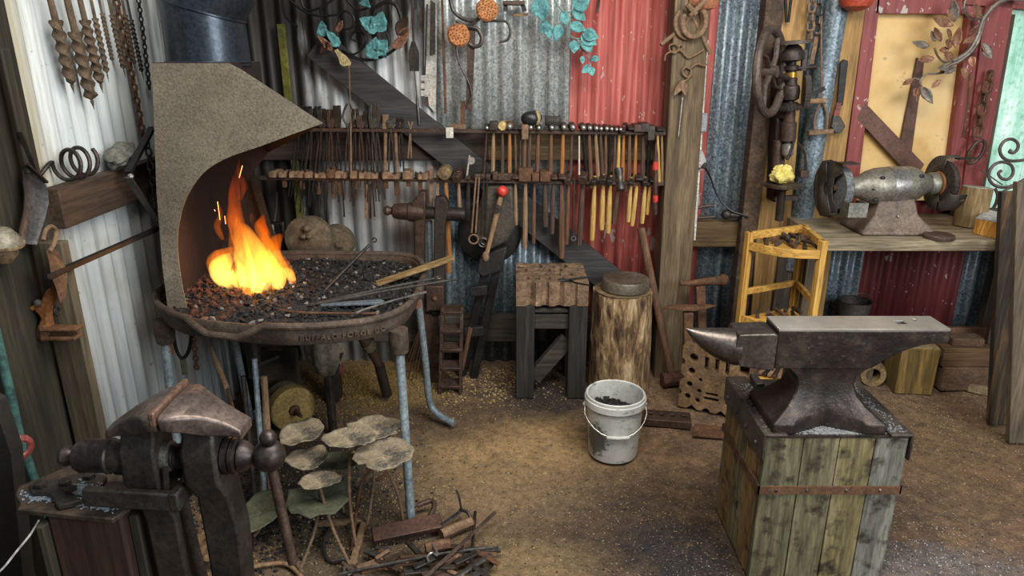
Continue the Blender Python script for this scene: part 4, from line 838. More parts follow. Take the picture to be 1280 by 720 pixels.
def notched(w, h, kinds, d):   # outline with half round and vee notches along the bottom edge (y = 0 side) and the other three sides
    pts = []
    def edge(a, b_, n, inv):
        a = V((*a, 0)); b_ = V((*b_, 0)); L = (b_ - a).length; t = (b_ - a) / L; m = V((-t.y, t.x, 0))
        pts.append((a.x, a.y))
        for i in range(n):
            c = L * (i + 1) / (n + 1); r = d * (1.0, .72, .9, .6)[(i + inv) % 4]
            for k in range(6 if (i + inv) % 2 else 3):
                K = 5 if (i + inv) % 2 else 2
                an = pi * k / K; q = a + t * (c - r * cos(an)) + m * (r * sin(an) * (1 if K == 5 else .9)); pts.append((q.x, q.y))
    edge((0, 0), (w, 0), 4, 0); edge((w, 0), (w, h), 3, 1); edge((w, h), (0, h), 4, 2); edge((0, h), (0, 0), 3, 1)
    return pts
def holes(w, h, m):
    out = []
    for i, (a, c_, k, s) in enumerate(m):
        out.append([(w * a + x, h * c_ + y) for x, y in (circ(s, 10) if k == 'o' else rect(-s, -s, s, s) if k == 's' else rect(-s * 2.2, -s * .5, s * 2.2, s * .5) if k == 'h' else rect(-s * .5, -s * 1.8, s * .5, s * 1.8))])
    return [hh[::-1] for hh in out]
W_ = xr - xl
HL = [(.14, .2, 'o', .014), (.3, .2, 's', .011), (.45, .2, 'o', .011), (.62, .22, 's', .012), (.8, .22, 'h', .011), (.18, .42, 'h', .014), (.4, .42, 's', .012), (.58, .42, 's', .016), (.75, .42, 's', .015), (.12, .6, 'o', .014), (.3, .62, 's', .012), (.46, .6, 'o', .012), (.62, .62, 'o', .018), (.82, .62, 'h', .012), (.14, .8, 'h', .011), (.34, .82, 'o', .016), (.52, .8, 's', .014), (.7, .82, 'o', .018), (.86, .8, 'h', .01)]
HL = [(a, c_, k, r * 1.2) for a, c_, k, r in HL]
sb = thing('swage_block', 'rusty swage block lying flat on the black timber stand', 'swage block', (xl, YS, zb_))
B().prism(notched(W_, .33, 0, .026), (xl, YS - .005, (zt + zb_) / 2), (1, 0, 0), (0, 1, 0), zt - zb_ - .004, [[(x_, yc + (y_ - yc) * 1.7) for x_, y_ in h_] for h_ in holes(W_, .33, HL) for yc in [sum(q_[1] for q_ in h_) / len(h_)]]).build('block', swm, sb, bevel=.003)
t = thing('small_tongs', 'small black tongs lying on the flat swage block', 'tongs', P(715, 350, YS + .05))
za = zt + .008; c = G(712, 350, za)
for a, e in (((698, 351), (735, 346)), ((697, 349), (738, 357))): B().tube([G(*a, za), c, G((c.x, 0)[1] + (a[0] + e[0]) / 2, (a[1] + e[1]) / 2, za), G(*e, za)], [.003, .006, .0045, .004], 6).build('rein', black_iron, t)
# ---------------------------------------------------------------- stump with dished swage
bark = N('stump_bark'); f1 = bark.noise(5, bark.map((5, 5, 1.3)), 6, .7, .5)
v_ = bark.n('TexVoronoi'); v_.inputs['Scale'].default_value = 22; bark.l(bark.map((1.6, 1.6, .5)), v_.inputs['Vector'])
colb = bark.ramp(f1, [(.34, '#33251a'), (.46, '#6b5238'), (.58, '#a88c66'), (.7, '#dccaa8')]); colb = bark.mixc(bark.ramp(v_.outputs['Distance'], [(.05, .55), (.3, 0.0)]), colb, '#2e2115')
barkm = bark.fin(colb, .9, 0, bark.math('ADD', f1, v_.outputs['Distance']), 1, .012)
cx, cy, zs = xs(776, .3, 3.33), 3.33, .525; R_ = .152
sp = thing('stump', 'tall round bark covered stump carrying an iron dishing plate', 'stump', (cx, cy, 0))
b = B(); rings = []
for j in range(15):
    z = zs * j / 14; ring = []
    for k in range(56):
        a = 2 * pi * k / 56; r = R_ * (1.05 - .08 * j / 14) * (1 + .05 * noise.noise(V((cos(a) * 2, sin(a) * 2, z * 3))) + .028 * noise.noise(V((cos(a) * 9, sin(a) * 9, z * 9))))
        ring.append(V((cx + r * cos(a), cy + r * sin(a), z + (.012 * noise.noise(V((cos(a) * 3, sin(a) * 3, 9))) if j == 14 else 0))))
    rings.append(ring)
b.loft(rings); b.build('trunk', barkm, sp, smooth=40)
B().lathe([(.001, zs + .002), (R_ * .93, zs + .003), (R_ * .93, zs + .007)], (cx, cy, 0), n=40).build('sawn_top', wood('sawn_wood', '#5d4a33', '#7e684a', '#9d8761', 'x', 6), sp)
cd = xs(782, zs + .04, 3.32)
dp = B().lathe([(.11, 0), (.119, .006), (.119, .05), (.114, .058), (.104, .06), (.08, .052), (.045, .046), (.001, .044)], (cd, 3.325, zs + .008), n=44).build('dishing_plate', M('worn_dish_iron', '#5a5146', '#83786a', '#a59a8a', 9, .5, .5, .4, 70)); tag(dp, 'round iron dishing plate with hollow centre on the bark stump', 'dishing plate')
# ---------------------------------------------------------------- bucket
cb = V((xs(767, .13, 2.70), 2.69, 0)); hb, rt, rb = .285, .122, .104
bk = thing('bucket', 'dirty white plastic bucket of coal on the dirt floor', 'bucket', cb)
kb = N('grubby_white_plastic'); nz = kb.noise(7, None, 6, .7); colb = kb.ramp(nz, [(.35, '#b9bab5'), (.55, '#dadbd6'), (.7, '#e8e8e4')])
colb = kb.mixc(kb.ramp(kb.noise(28, kb.map((1, 1, 2.4)), 5, .75), [(.58, 0.0), (.66, .8)]), colb, '#54544f'); colb = kb.mixc(kb.math('MULTIPLY', kb.blob((-.085, -.07, .10), (.05, .06, .075), .2, kb.noise(60, kb.map((1, 1, 2)), 3)), .85), colb, '#23272c')
bucketm = kb.fin(colb, .45, 0, nz, .1)
B().lathe([(.001, .0), (rb, .0), (rb + .002, .006), (rt - .004, hb - .055), (rt + .001, hb - .053), (rt + .008, hb - .045), (rt + .008, hb - .018), (rt + .004, hb - .014), (rt + .004, hb - .004), (rt, hb), (rt - .005, hb - .004), (rt - .008, hb - .05), (rb - .004, .012), (.001, .012)], cb, n=48).build('pail', bucketm, bk)
pts = [cb + V((-.128, 0, hb - .055))]
for k in range(1, 12): a = pi * k / 12; pts.append(cb + V((-.136 * cos(a), -.136 * sin(a) * .92 - .0, hb - .06 - .09 * sin(a))))
pts.append(cb + V((.128, 0, hb - .055)))
B().tube(pts, .0022, 6).build('wire_handle', bright_steel, bk); B().tube([pts[5] + V((-.012, -.002, 0)), pts[6], pts[7] + V((.012, -.002, 0))], .008, 10).build('grip', bucketm, bk)
for d in (-1, 1): B().ball(cb + V((d * .128, 0, hb - .055)), .010, 10).build('lug', bucketm, bk)
b = B()
for i in range(260):
    a = rnd.random() * 6.283; r = .10 * sqrt(rnd.random()); lump(b, cb + V((r * cos(a), r * sin(a), hb - .085 + .02 * (1 - r / .1) + rnd.uniform(-.006, .006) + .02 * (-cos(a) * r / .1))), rnd.choice((.008, .011, .014)))
b.lathe([(.001, .10), (.106, .10), (.106, hb - .094), (.001, hb - .08)], cb, n=24)
tag(b.build('bucket_coal', coalm, smooth=0), 'small black coal filling the white bucket', 'coal', kind='stuff')
# ---------------------------------------------------------------- sledge hammer
hg = G(832, 484, .0); t = thing('sledgehammer', 'sledgehammer with long brown handle leaning against the thick post', 'sledgehammer', (hg.x, hg.y + .03, 0))
hc = V((hg.x + .03, hg.y + .0, .047)); ax = V((1, .12, .06)).normalized()
B().lathe([(.034, -.055), (.042, -.05), (.043, -.04), (.038, -.02), (.038, .03), (.043, .05), (.042, .09), (.034, .097)], hc, ax, 8).build('head', M('sledge_head_rust', '#4c322a', '#6b4a3e', '#80604f', 14, .6, .3), t, bevel=.003)
B().tube([hc, mix(hc, P(801, 285, 3.40), .4), P(801, 285, 3.40)], [.013, .016, .017], 10, False, 1.2).build('handle', handle_brown, t)
# ---------------------------------------------------------------- stake anvils behind the second swage block
for i, (pts, stem_, lab) in enumerate((([(828, 386), (842, 385), (866, 386), (882, 384), (896, 382)], (860, 390, 862, 462), 'shorter rusty stake anvil standing before the thick post'),
                                       ([(850, 354), (862, 354), (880, 352), (894, 351), (904, 350)], (875, 357, 884, 450), 'taller rusty stake anvil with rounded end behind the other stake'))):
    Y = 3.20 + .08 * i; t = thing('stake_anvil', lab, 'stake anvil', (xs(868 + 8 * i, .3, Y), Y, 0), 'rusty stake anvils')
    q = [P(a, c_, Y) for a, c_ in pts]
    if i == 0: b = B(); b.loft([[p + V((0, s1 * w, s2 * h)) for s1, s2 in ((-1, 1), (1, 1), (1, -.3), (-1, -.3))] for p, w, h in zip(q, (.004, .022, .026, .02, .003), (.006, .012, .014, .010, .004))]); b.build('beak', rust, t, bevel=.003)
    else: B().tube(q, [.012, .014, .019, .022, .026], 12).build('beak', rust, t); B().ball(q[-1], .03, 14).build('end_ball', rust, t)
    a = P(stem_[0], stem_[1], Y); e = P(stem_[2], stem_[3], Y); B().bar(a, V((e.x, Y, 0.0)), .046, .036, (0, 1, 0), .036, .03).build('stem', rust, t, bevel=.005)
# ---------------------------------------------------------------- second swage block on edge
g0 = G(846, 508, 0); g1 = G(938, 527, 0); ex = V((g1.x - g0.x, g1.y - g0.y, 0)); W2 = ex.length; ex.normalize(); bk_ = V((-ex.y, ex.x, 0)); ey = (V((0, 0, 1)) + bk_ * .07).normalized(); H2 = .315
HL2 = [(.16, .84, 'o', .020), (.15, .62, 'o', .016), (.14, .40, 'o', .014), (.13, .2, 'o', .014), (.34, .78, 'v', .018), (.48, .77, 'v', .018), (.62, .76, 'v', .018), (.84, .78, 's', .022), (.84, .56, 's', .019), (.84, .36, 's', .016), (.84, .17, 's', .016), (.45, .22, 'h', .016), (.45, .30, 'h', .013), (.28, .5, 'o', .008), (.28, .32, 'o', .010), (.27, .16, 'o', .011), (.68, .5, 'o', .007), (.68, .34, 's', .008), (.67, .2, 's', .008)]
b2 = thing('swage_block', 'rusty swage block standing on edge beside the anvil stump', 'swage block', g0)
B().prism(notched(W2, H2, 0, .024), g0 + ex.cross(ey) * -.045 + V((0, 0, .0)), ex, ey, .088, holes(W2, H2, HL2)).build('block', swm2, b2, bevel=.004)
# bar with holes and thin plate on the floor
a = G(800, 532, 0); e = G(864, 537, 0); a2 = G(806, 519, 0)
exx = (e - a); L = exx.length; exx.normalize()
B().prism(rect(0, 0, L, .10), a + V((0, 0, .018)), exx, (-exx.y, exx.x, 0), .036, [circ(.012, 12, L * f, .055)[::-1] for f in (.2, .42, .64, .86)]).build('drilled_bar', brown_iron, bevel=.003)
tag(bpy.data.objects['drilled_bar'], 'thick flat iron bar with four holes lying beside the bucket', 'iron bar')
tag(B().poly3([G(p, q, .006) for p, q in ((866, 545), (918, 549), (920, 536), (868, 530))], .006).build('iron_plate', rust), 'thin rusty plate lying flat on the floor before the swage block', 'iron plate')
# ---------------------------------------------------------------- anvil block
pl_m = []
for nm, cc in (('plank_green', ('#35321f', '#636046', '#8a8568')), ('plank_olive', ('#3b3724', '#6c674c', '#938c70')), ('plank_yellow', ('#433b26', '#786e4a', '#9e9270')), ('plank_grey', ('#4a4a42', '#74736a', '#979588')), ('plank_lit_tan', ('#5c4526', '#8c6c3f', '#b08d58'))):
    pl_m.append(wood(nm, *cc, 'z', 5, .85, .7, 9, '#2b2416'))
X0, X1, Y0, Y1, ZT = .778, 1.218, 1.90, 2.29, .53
an = thing('anvil_block', 'planked timber box with iron band carrying the anvil', 'anvil stand', ((X0 + X1) / 2, (Y0 + Y1) / 2, 0))
B().box(((X0 + X1) / 2, (Y0 + Y1) / 2, ZT / 2 - .004), (X1 - X0 - .04, Y1 - Y0 - .04, ZT - .008)).build('core', dark_post, an)
wds = [.27, .25, .25, .23]; x = X0
for i, f in enumerate(wds):
    w = (X1 - X0) * f; B().box((x + w / 2, Y0 + .012, ZT / 2), (w - .003, .024, ZT)).build('plank', pl_m[(0, 1, 2, 3)[i]], an, bevel=.002); B().box((x + w / 2, Y1 - .012, ZT / 2), (w - .003, .024, ZT)).build('plank', pl_m[i], an, bevel=.002); x += w
y = Y0 + .024
for i in range(3):
    w = (Y1 - Y0 - .048) / 3
    for xx in (X0 + .012, X1 - .012): B().box((xx, y + w / 2, ZT / 2), (.024, w - .003, ZT)).build('plank', pl_m[4 - (i % 2) * 2], an, bevel=.002)  # side faces get a warmer, lighter tan: light falling there is painted in
    y += w
zb = .345; bd = B(); t_ = .005
for (a, c_) in (((X0 - t_ / 2, Y0 - t_), (X0 - t_ / 2, Y1 + t_)), ((X0 - t_, Y0 - t_ / 2), (X1 + t_, Y0 - t_ / 2)), ((X1 + t_ / 2, Y0 - t_), (X1 + t_ / 2, Y1 + t_)), ((X0 - t_, Y1 + t_ / 2), (X1 + t_, Y1 + t_ / 2))): bd.bar((*a, zb), (*c_, zb), t_, .028)
bd.build('iron_band', rust, an)
for f in (.12, .34, .62, .86): B().lathe([(.006, 0), (.004, .004)], (X0 + (X1 - X0) * f, Y0 - t_, zb), (0, -1, 0), 8).build('nail', grey_iron, an)
B().box(((X0 + X1) / 2, (Y0 + Y1) / 2, ZT + .004), (X1 - X0 + .005, Y1 - Y0 + .005, .008)).build('top_plate', iron, an)
for xx, d in ((X0, -1), (X1, 1)):
    b = B().box((xx + d * .005, (Y0 + Y1) / 2, ZT - .03), (.008, Y1 - Y0 + .02, .09)); b.box((xx - d * .028, (Y0 + Y1) / 2, ZT + .012), (.07, Y1 - Y0 + .02, .008)); an_i = b.build('angle_iron', M('angle_iron_steel', '#332f2d', '#544b45', '#736960', 14, .5, .5) if d < 0 else bpy.data.materials['angle_iron_steel'], an, bevel=.002)
    for k in range(4): B().lathe([(.009, 0), (.007, .006)], (xx + d * .009, Y0 + .05 + k * .1, ZT - .045), (d, 0, 0), 8).build('bolt', grey_iron, an_i)
ZF = ZT + .008
# anvil
am = N('anvil_body_iron'); f1 = am.noise(12, None, 5, .7); f2 = am.noise(60, None, 4, .7)
anvm = am.fin(am.mixc(am.ramp(f2, [(.6, 0.0), (.72, .5)]), am.ramp(f1, [(.32, '#1d1a19'), (.55, '#37302c'), (.75, '#5a4c42')]), '#77685a'), .42, .6, am.math('ADD', f1, f2), .5, .004)
facem = M('polished_anvil_face', '#8f8a83', '#b5afa7', '#d2ccc3', 5, .40, .6, .12, 40, gr=None)
ZA = .862; Yc_ = 2.02; xa = lambda px: xs(px, ZA, 1.965)
xF0, xF1 = xa(974), xa(1188); hwf = .056
av = thing('anvil', 'big dark London pattern anvil with bright worn face', 'anvil', ((X0 + X1) / 2, Yc_, ZF)); av['label'] = 'big dark anvil with bright worn face on the planked block'
b = B()   # body: rings in plan (x span, half depth) from foot to face
rings = []
def ringz(z, a, c_, hd, k=.0): return [V((a, Yc_ - hd, z)), V((a * .82 + c_ * .18, Yc_ - hd, z)), V(((a + c_) / 2, Yc_ - hd + k, z)), V((a * .18 + c_ * .82, Yc_ - hd, z)), V((c_, Yc_ - hd, z)), V((c_, Yc_ + hd, z)), V((a * .18 + c_ * .82, Yc_ + hd, z)), V(((a + c_) / 2, Yc_ + hd - k, z)), V((a * .82 + c_ * .18, Yc_ + hd, z)), V((a, Yc_ + hd, z))]
xc = (xa(974) + xa(1110)) / 2 + .005
for z, hl, hd, k in ((ZF, .175, .118, .055), (ZF + .034, .173, .116, .055), (ZF + .05, .15, .10, .042), (ZF + .075, .122, .08, .022), (ZF + .105, .098, .062, .008), (ZF + .14, .088, .052, 0), (ZF + .165, .094, .050, 0), (ZF + .188, .118, .051, 0), (ZF + .21, .16, .052, 0)):
    rings.append(ringz(z, xc - hl, xc + hl, hd, k))
b.loft(rings); b.build('waist', anvm, av, bevel=.005, smooth=50)
prof = [(xF0, ZA - .006), (xF0 + .0, ZA - .13), (xc - .15, ZF + .195), (xc + .13, ZF + .195)]
x_h = xF1
for t in range(1, 9): u = t / 8; prof.append((xc + .13 + (x_h - xc - .13) * u, ZF + .195 + (ZA - .045 - ZF - .195) * (1 - (1 - u) ** 2.2)))
prof += [(x_h + .004, ZA - .03), (x_h + .002, ZA - .006)]
b = B().prism([(p[0], p[1] - ZA) for p in prof], (0, Yc_, ZA), (1, 0, 0), (0, 0, 1), hwf * 2); b.build('body', anvm, av, bevel=.003)
hy = xa(1138); pr_ = xa(1160)
B().prism(rect(xF0, -hwf, xF1 + .002, hwf), (0, Yc_, ZA - .003), (1, 0, 0), (0, 1, 0), .008, [rect(hy - .016, -.014, hy + .014, .016)[::-1], circ(.0075, 12, pr_, .022)[::-1]]).build('face', facem, av, bevel=.0015)
B().box((hy - .001, Yc_ + .001, ZA - .0085), (.034, .034, .004)).build('hardy_hole', paint_black, av)
xt = xa(926)  # step table
B().prism([(xt, -.02), (xF0 - .012, -.016), (xF0 + .002, -.02), (xF0 + .002, -.14), (xt + .01, -.125), (xt - .012, -.07)], (0, Yc_, ZA), (1, 0, 0), (0, 0, 1), hwf * 1.9).build('step', M('anvil_step_iron', '#3b3633', '#605852', '#8a827a', 10, .4, .7, .3, 60), av, bevel=.004)
hx0, hx1 = xt + .012, xs(858, ZA, Yc_); rings = []
for i in range(15):
    t = i / 14; x = hx0 + (hx1 - hx0) * t; r = .056 * (1 - t ** 1.55) ** .78 + .0015; topz = ZA - .022 + .004 * t; zc = topz - r * 1.02
    rings.append([V((x, Yc_ + r * cos(a), zc + r * 1.02 * sin(a))) for a in [2 * pi * k / 28 for k in range(28)]])
B().loft(rings).build('horn', M('worn_horn_iron', '#3f3a38', '#635b56', '#8b827b', 8, .36, .8, .2, 50), av, smooth=60)
# wedges and filings round the foot
wg = 0
for px, py, s, lab in ((913 + 45, 478, .03, 'iron wedge behind the anvil foot on the plank block, horn end'), (975, 518, .034, 'iron wedge against the front anvil foot, horn end'), (1078, 500, .03, 'flat iron wedge along the heel side angle iron'), (1100, 525, .034, 'iron wedge against the front anvil foot, heel end')):
    q = G(px, py, ZF + .02); q.x = X0 + .075 if px < 1000 else X1 - .075; q.y = min(max(q.y, Y0 + .05), Y1 - .05)
    tag(B().bar(q + V((0, -.04, -.0)), q + V((0, .045, .006)), .03, .03, w2=.022, t2=.02).build('wedge', grey_iron, bevel=.003), lab, 'wedge', 'wedges round the anvil foot')
b = B()
for i in range(1700):
    q = (rnd.gauss((X0 + X1) / 2 + .01, .075), Y0 + .006 + abs(rnd.gauss(0, .03)))
    if rnd.random() < .25: q = (rnd.choice((X0 + .04, X1 - .04)) + rnd.gauss(0, .015), rnd.uniform(Y0 + .02, Y1 - .05))
    if not (X0 < q[0] < X1): continue
    s = rnd.uniform(.0015, .0045); b.box((q[0], q[1], ZF + .001 + (.008 if abs(q[0] - X0) < .06 or abs(q[0] - X1) < .06 else 0)), (s, s * 1.5, s * .5), rotz(rnd.random() * 3))
tag(b.build('forge_scale', [M('grey_scale_flakes', '#74777c', '#b4b6ba', '#e0e0e0', 300, .45, .5)], smooth=0), 'grey flakes of forge scale scattered round the anvil foot', 'scale flakes', kind='stuff')
# ---------------------------------------------------------------- bench and grinder
bench_w = wood('worn_bench_wood', '#6d604c', '#97896f', '#b8aa8c', 'x', 5, .8, .5, 12); bench_d = wood('dark_board_wood', '#2e271f', '#4b4033', '#655745', 'z', 4)
ZB = .86; YB0 = 3.02; xb0, xb1 = xs(1034, ZB, YB0), xs(1285, ZB, YB0) + .35
bn = thing('workbench', 'thick weathered plank workbench carrying the bench grinder', 'workbench', ((xb0 + xb1) / 2, 3.25, 0))
B().box(((xb0 + xb1) / 2, 3.295, ZB - .024), (xb1 - xb0, .55, .048)).build('bench_top', bench_w, bn, bevel=.004)
B().box((xb0 + .015, 3.16, (ZB - .05) / 2), (.075, .04, ZB - .05)).build('leg', bench_d, bn, bevel=.003); B().box((xb1 - .1, 3.16, (ZB - .05) / 2), (.09, .06, ZB - .05)).build('leg', bench_d, bn, bevel=.003)
B().box((xb0 + .015, 3.50, (ZB - .05) / 2), (.08, .05, ZB - .05)).build('leg', bench_d, bn, bevel=.003); B().box((xb1 - .1, 3.5, (ZB - .05) / 2), (.08, .05, ZB - .05)).build('leg', bench_d, bn, bevel=.003)
YG = 3.22; zg = P(1112, 231, YG).z; s = 3.30 / F
gr = thing('bench_grinder', 'old grey bench grinder with stone wheel and wire wheel', 'bench grinder', (xs(1105, ZB, YG), YG, ZB))
gm = M('grinder_grey_paint', '#6f6c62', '#8f8b7e', '#aba698', 9, .45, .5, .25, 50); gbase = M('grinder_base_paint', '#5d4f45', '#7c6c5f', '#938374', 8, .65, .1, .3, 50); guard = M('guard_steel', '#3b3835', '#5b5651', '#766f67', 8, .5, .4)
gax = V((1, .06, .035)).normalized(); gc = P(1112, 232, YG)
def gp(px): return (px - 1112) * s
B().lathe([(.02, gp(1058)), (.045, gp(1062)), (.046, gp(1066)), (.05, gp(1072)), (.072, gp(1082)), (.083, gp(1092)), (.085, gp(1100)), (.085, gp(1132)), (.082, gp(1138)), (.07, gp(1146)), (.05, gp(1154)), (.042, gp(1160)), (.02, gp(1163))], gc, gax, 36).build('motor', gm, gr)
B().lathe([(.0862, gp(1107)), (.0868, gp(1109)), (.0868, gp(1125)), (.0862, gp(1127))], gc, gax, 36, caps=False).build('band', bright_steel, gr)
for px, dz in ((1092, .05), (1088, -.05), (1140, .05), (1084, .0)): B().ball(gc + gax * gp(px) + V((0, -.066, dz)), (.013, .008, .008), 10).build('vent', paint_black, gr)
zt = gc.z - .06; xx = xs(1107, ZB, YG)
b = B(); rg = []
for z, hw, hd in ((ZB, .165, .12), (ZB + .016, .165, .12), (ZB + .022, .158, .112), (ZB + .05, .135, .095), (ZB + .085, .10, .075), (zt, .082, .062), (zt + .025, .075, .055)): rg.append([V((xx + a * hw, YG + c * hd, z)) for a, c in ((-1, -1), (1, -1), (1, 1), (-1, 1))])
B().loft(rg).build('pedestal', gbase, gr, bevel=.010, smooth=50)
B().ball((xx + .0, YG - .085, ZB + .085), .006, 8).build('screw', bright_steel, gr)
def wheel(px, rad, th, m, name, prof=None):
    c = gc + gax * gp(px); return B().lathe(prof or [(.02, -th / 2), (rad, -th / 2), (rad, th / 2), (.02, th / 2)], c, gax, 40).build(name, m, gr)
stone = M('grinding_stone', '#54565a', '#77797c', '#93959a', 60, .9, 0, .6, 200)
w1 = wheel(1049, .098, .034, stone, 'stone_wheel'); B().lathe([(.014, -.03), (.014, .05)], gc + gax * gp(1049), gax, 14).build('axle', rust, w1)
wire = M('wire_brush_steel', '#2b2420', '#4b4038', '#6a5a4c', 90, .7, .4, 1, 160)
w2 = wheel(1180, .10, .03, wire, 'wire_wheel', [(.02, -.022), (.055, -.024), (.10, -.012), (.104, 0), (.10, .012), (.055, .024), (.02, .022)])
B().lathe([(.05, -.03), (.055, -.026), (.055, .026), (.05, .03)], gc + gax * gp(1180), gax, 28).build('wheel_hub', rust_orange, w2)
B().lathe([(.046, gp(1160)), (.052, gp(1163)), (.052, gp(1169)), (.04, gp(1172))], gc, gax, 24).build('collar', gm, gr)
def guardm(px, side, a0, a1):   # sheet guard: side disc and rim band
    c = gc + gax * gp(px); R2 = .122; d, s_, u = frame(gax)
    arc = lambda r, off: [c + d * off + s_ * (r * cos(radians(a))) + u * (r * sin(radians(a))) for a in [a0 + (a1 - a0) * k / 24 for k in range(25)]]
    o_, i_ = arc(R2, side * .028), arc(.03, side * .028); oo = arc(R2, -side * .022); b = B()
    for k in range(24): b.add([o_[k], o_[k + 1], i_[k + 1], i_[k]], [(0, 1, 2, 3)]); b.add([o_[k], o_[k + 1], oo[k + 1], oo[k]], [(0, 1, 2, 3)])
    return b.build('wheel_guard', guard, gr, solid=.003)
guardm(1040, -1, 100, 300); guardm(1186, 1, 75, 300) if False else None
# outer guard of the stone side: tall curved shield with cut out towards the room
c = gc + gax * gp(1037); d, s_, u = frame(gax); s_ = V((0, -1, 0))
outl = [(-.075, .115), (-.02, .128), (.05, .118), (.075, .105), (.07, .08), (.02, .05), (.015, .0), (.03, -.05), (.065, -.075), (.06, -.10), (.03, -.13), (-.04, -.135), (-.09, -.09), (-.11, 0), (-.105, .06)]
B().prism([(a, e) for a, e in outl], c, V((.25, -1, 0)), V((0, 0, 1)), .005).build('side_shield', guard, gr)
B().bar(c + V((0, -.06, .122)), c + gax * .075 + V((0, -.06, .122)), .07, .006).build('spark_cover', iron, gr)
q = gc + gax * gp(1057) + V((0, -.125, -.075)); b = B(); b.box(q + V((.0, -.02, 0)), (.085, .004, .065)); b.box(q + V((-.04, .02, 0)), (.004, .08, .065)); b.box(q + V((.04, .02, 0)), (.004, .08, .065)); b.box(q + V((0, .02, -.03)), (.08, .08, .004)); b.build('water_tray', M('tray_tin', '#76736c', '#9b978d', '#b5b1a6', 12, .4, .6), gr, bevel=.001)
c2 = gc + gax * gp(1183); R2 = .125
arc = lambda r, off, a0, a1: [c2 + gax * off + V((0, -1, 0)) * (r * cos(radians(a))) + V((0, 0, 1)) * (r * sin(radians(a))) for a in [a0 + (a1 - a0) * k / 24 for k in range(25)]]
b = B(); o_, i_, oo = arc(R2, -.035, 75, 290), arc(.05, -.035, 75, 290), arc(R2, .03, 75, 290)
for k in range(24): b.add([o_[k], o_[k + 1], i_[k + 1], i_[k]], [(0, 1, 2, 3)]); b.add([o_[k], o_[k + 1], oo[k + 1], oo[k]], [(0, 1, 2, 3)])
b.build('wheel_guard', guard, gr, solid=.003)
b = B(); o_, oo = arc(R2, -.035, 285, 345), arc(R2, .035, 285, 345); i_ = arc(.085, -.035, 285, 345)
for k in range(24): b.add([o_[k], o_[k + 1], oo[k + 1], oo[k]], [(0, 1, 2, 3)]); b.add([o_[k], o_[k + 1], i_[k + 1], i_[k]], [(0, 1, 2, 3)])
b.build('lower_guard', guard, gr, solid=.003)
B().bar(c2 + gax * -.03 + V((0, -.08, -.07)), c2 + gax * .03 + V((0, -.10, -.055)), .03, .012).build('tool_rest', rust_pale, gr); B().bar(c2 + V((0, -.05, .118)), c2 + gax * .09 + V((0, -.05, .118)), .035, .006).build('spark_cover', iron, gr)
# things on the bench
q = G(1173, 298, ZB); tag(B().lathe([(.002, 0), (.062, 0), (.064, .004), (.064, .016), (.06, .02), (.002, .02)], q, n=36).build('iron_disc', M('brown_disc_iron', '#4c3d35', '#6a564b', '#7d695d', 12, .5, .4)), 'flat brown iron disc lying on the bench front', 'iron disc')
lg = thing('log_round', 'short upright log with pale sawn top on the bench', 'log', P(1212, 293, 3.28))
pb = V((xs(1210, ZB, 3.30), 3.30, ZB)); tp = P(1222, 234, 3.31); ax = tp - pb
B().lathe([(.066, 0), (.068, .06), (.066, ax.length)], pb, ax, 28).build('log', wood('log_bark', '#6b573b', '#8f7650', '#a98f66', 'z', 5), lg); B().lathe([(.001, ax.length + .001), (.062, ax.length + .002), (.064, ax.length)], pb, ax, 28).build('sawn_end', M('pale_sawn_end', '#8d897f', '#b5b1a8', '#cbc7be', 8, .8), lg)
wb = thing('firewood_block', 'split orange firewood block with grey top on the bench', 'wood block', P(1240, 300, 3.12))
pq = [G(1215, 292, ZB), G(1256, 302, ZB), G(1262, 291, ZB), G(1232, 283, ZB)]; hh = .075
orange_w = wood('orange_split_wood', '#8a5a1e', '#c98d3a', '#e6b562', 'z', 10, .8, .8); b = B()
lo_ = [V((p.x, p.y, ZB)) for p in pq]; hi = [V((p.x * 1.0 + (.004 if i < 2 else 0), p.y + .004, ZB + hh - .006 * (i == 0))) for i, p in enumerate(pq)]
b.loft([lo_, hi]); b.build('wood', orange_w, wb, bevel=.004); B().loft([[p + V((0, 0, .001)) for p in hi], [p + V((0, 0, .006)) for p in hi]]).build('grey_top', M('weathered_end_grain', '#9c9a98', '#c2bfbb', None, 10, .8), wb)
# scrolls standing against the window
scm = M('scroll_iron', '#4a403c', '#6b5d56', '#857369', 14, .55, .3)
YW2 = 3.42; t = thing('scrollwork', 'wrought iron scroll panel standing before the window', 'scrollwork', P(1262, 250, YW2))
def scroll(pts, r=.0075): B().tube(smoothpath([P(a, c_, YW2) for a, c_ in pts], 5), r, 8).build('scroll', scm, t)
scroll([(1264, 187), (1262, 190), (1267, 191), (1272, 186), (1272, 179), (1265, 174), (1256, 176), (1250, 185), (1252, 195), (1262, 201), (1280, 200), (1290, 196)])
scroll([(1252, 213), (1248, 217), (1252, 223), (1260, 224), (1266, 217), (1265, 208), (1257, 203), (1246, 204), (1237, 213), (1237, 225), (1246, 233), (1262, 233), (1285, 222)])
scroll([(1234, 268), (1243, 258), (1247, 245), (1244, 236)]); scroll([(1252, 262), (1248, 252), (1252, 242), (1260, 236), (1275, 232), (1290, 230)], .006)
scroll([(1226, 212), (1240, 222), (1253, 231)], .003)
sp_ = thing('coil_spring', 'dark coil spring and gear standing by the scroll panel', 'spring', P(1268, 255, 3.33)); c = P(1270, 252, 3.33)
B().lathe([(.02, -.02), (.045, -.018), (.05, .0), (.045, .018), (.02, .02)], c, (.3, -1, 0), 24).build('gear', iron, sp_); 
for k in range(3): B().tube(arcpts(c + V((0, -.024, 0)), .012 + .010 * k, 0, 360, 20)[:-1], .004, 6, True).build('coil', brown_iron, sp_)
B().box((c.x, c.y, (ZB + c.z - .045) / 2), (.03, .05, c.z - .04 - ZB)).build('stand', iron, sp_)
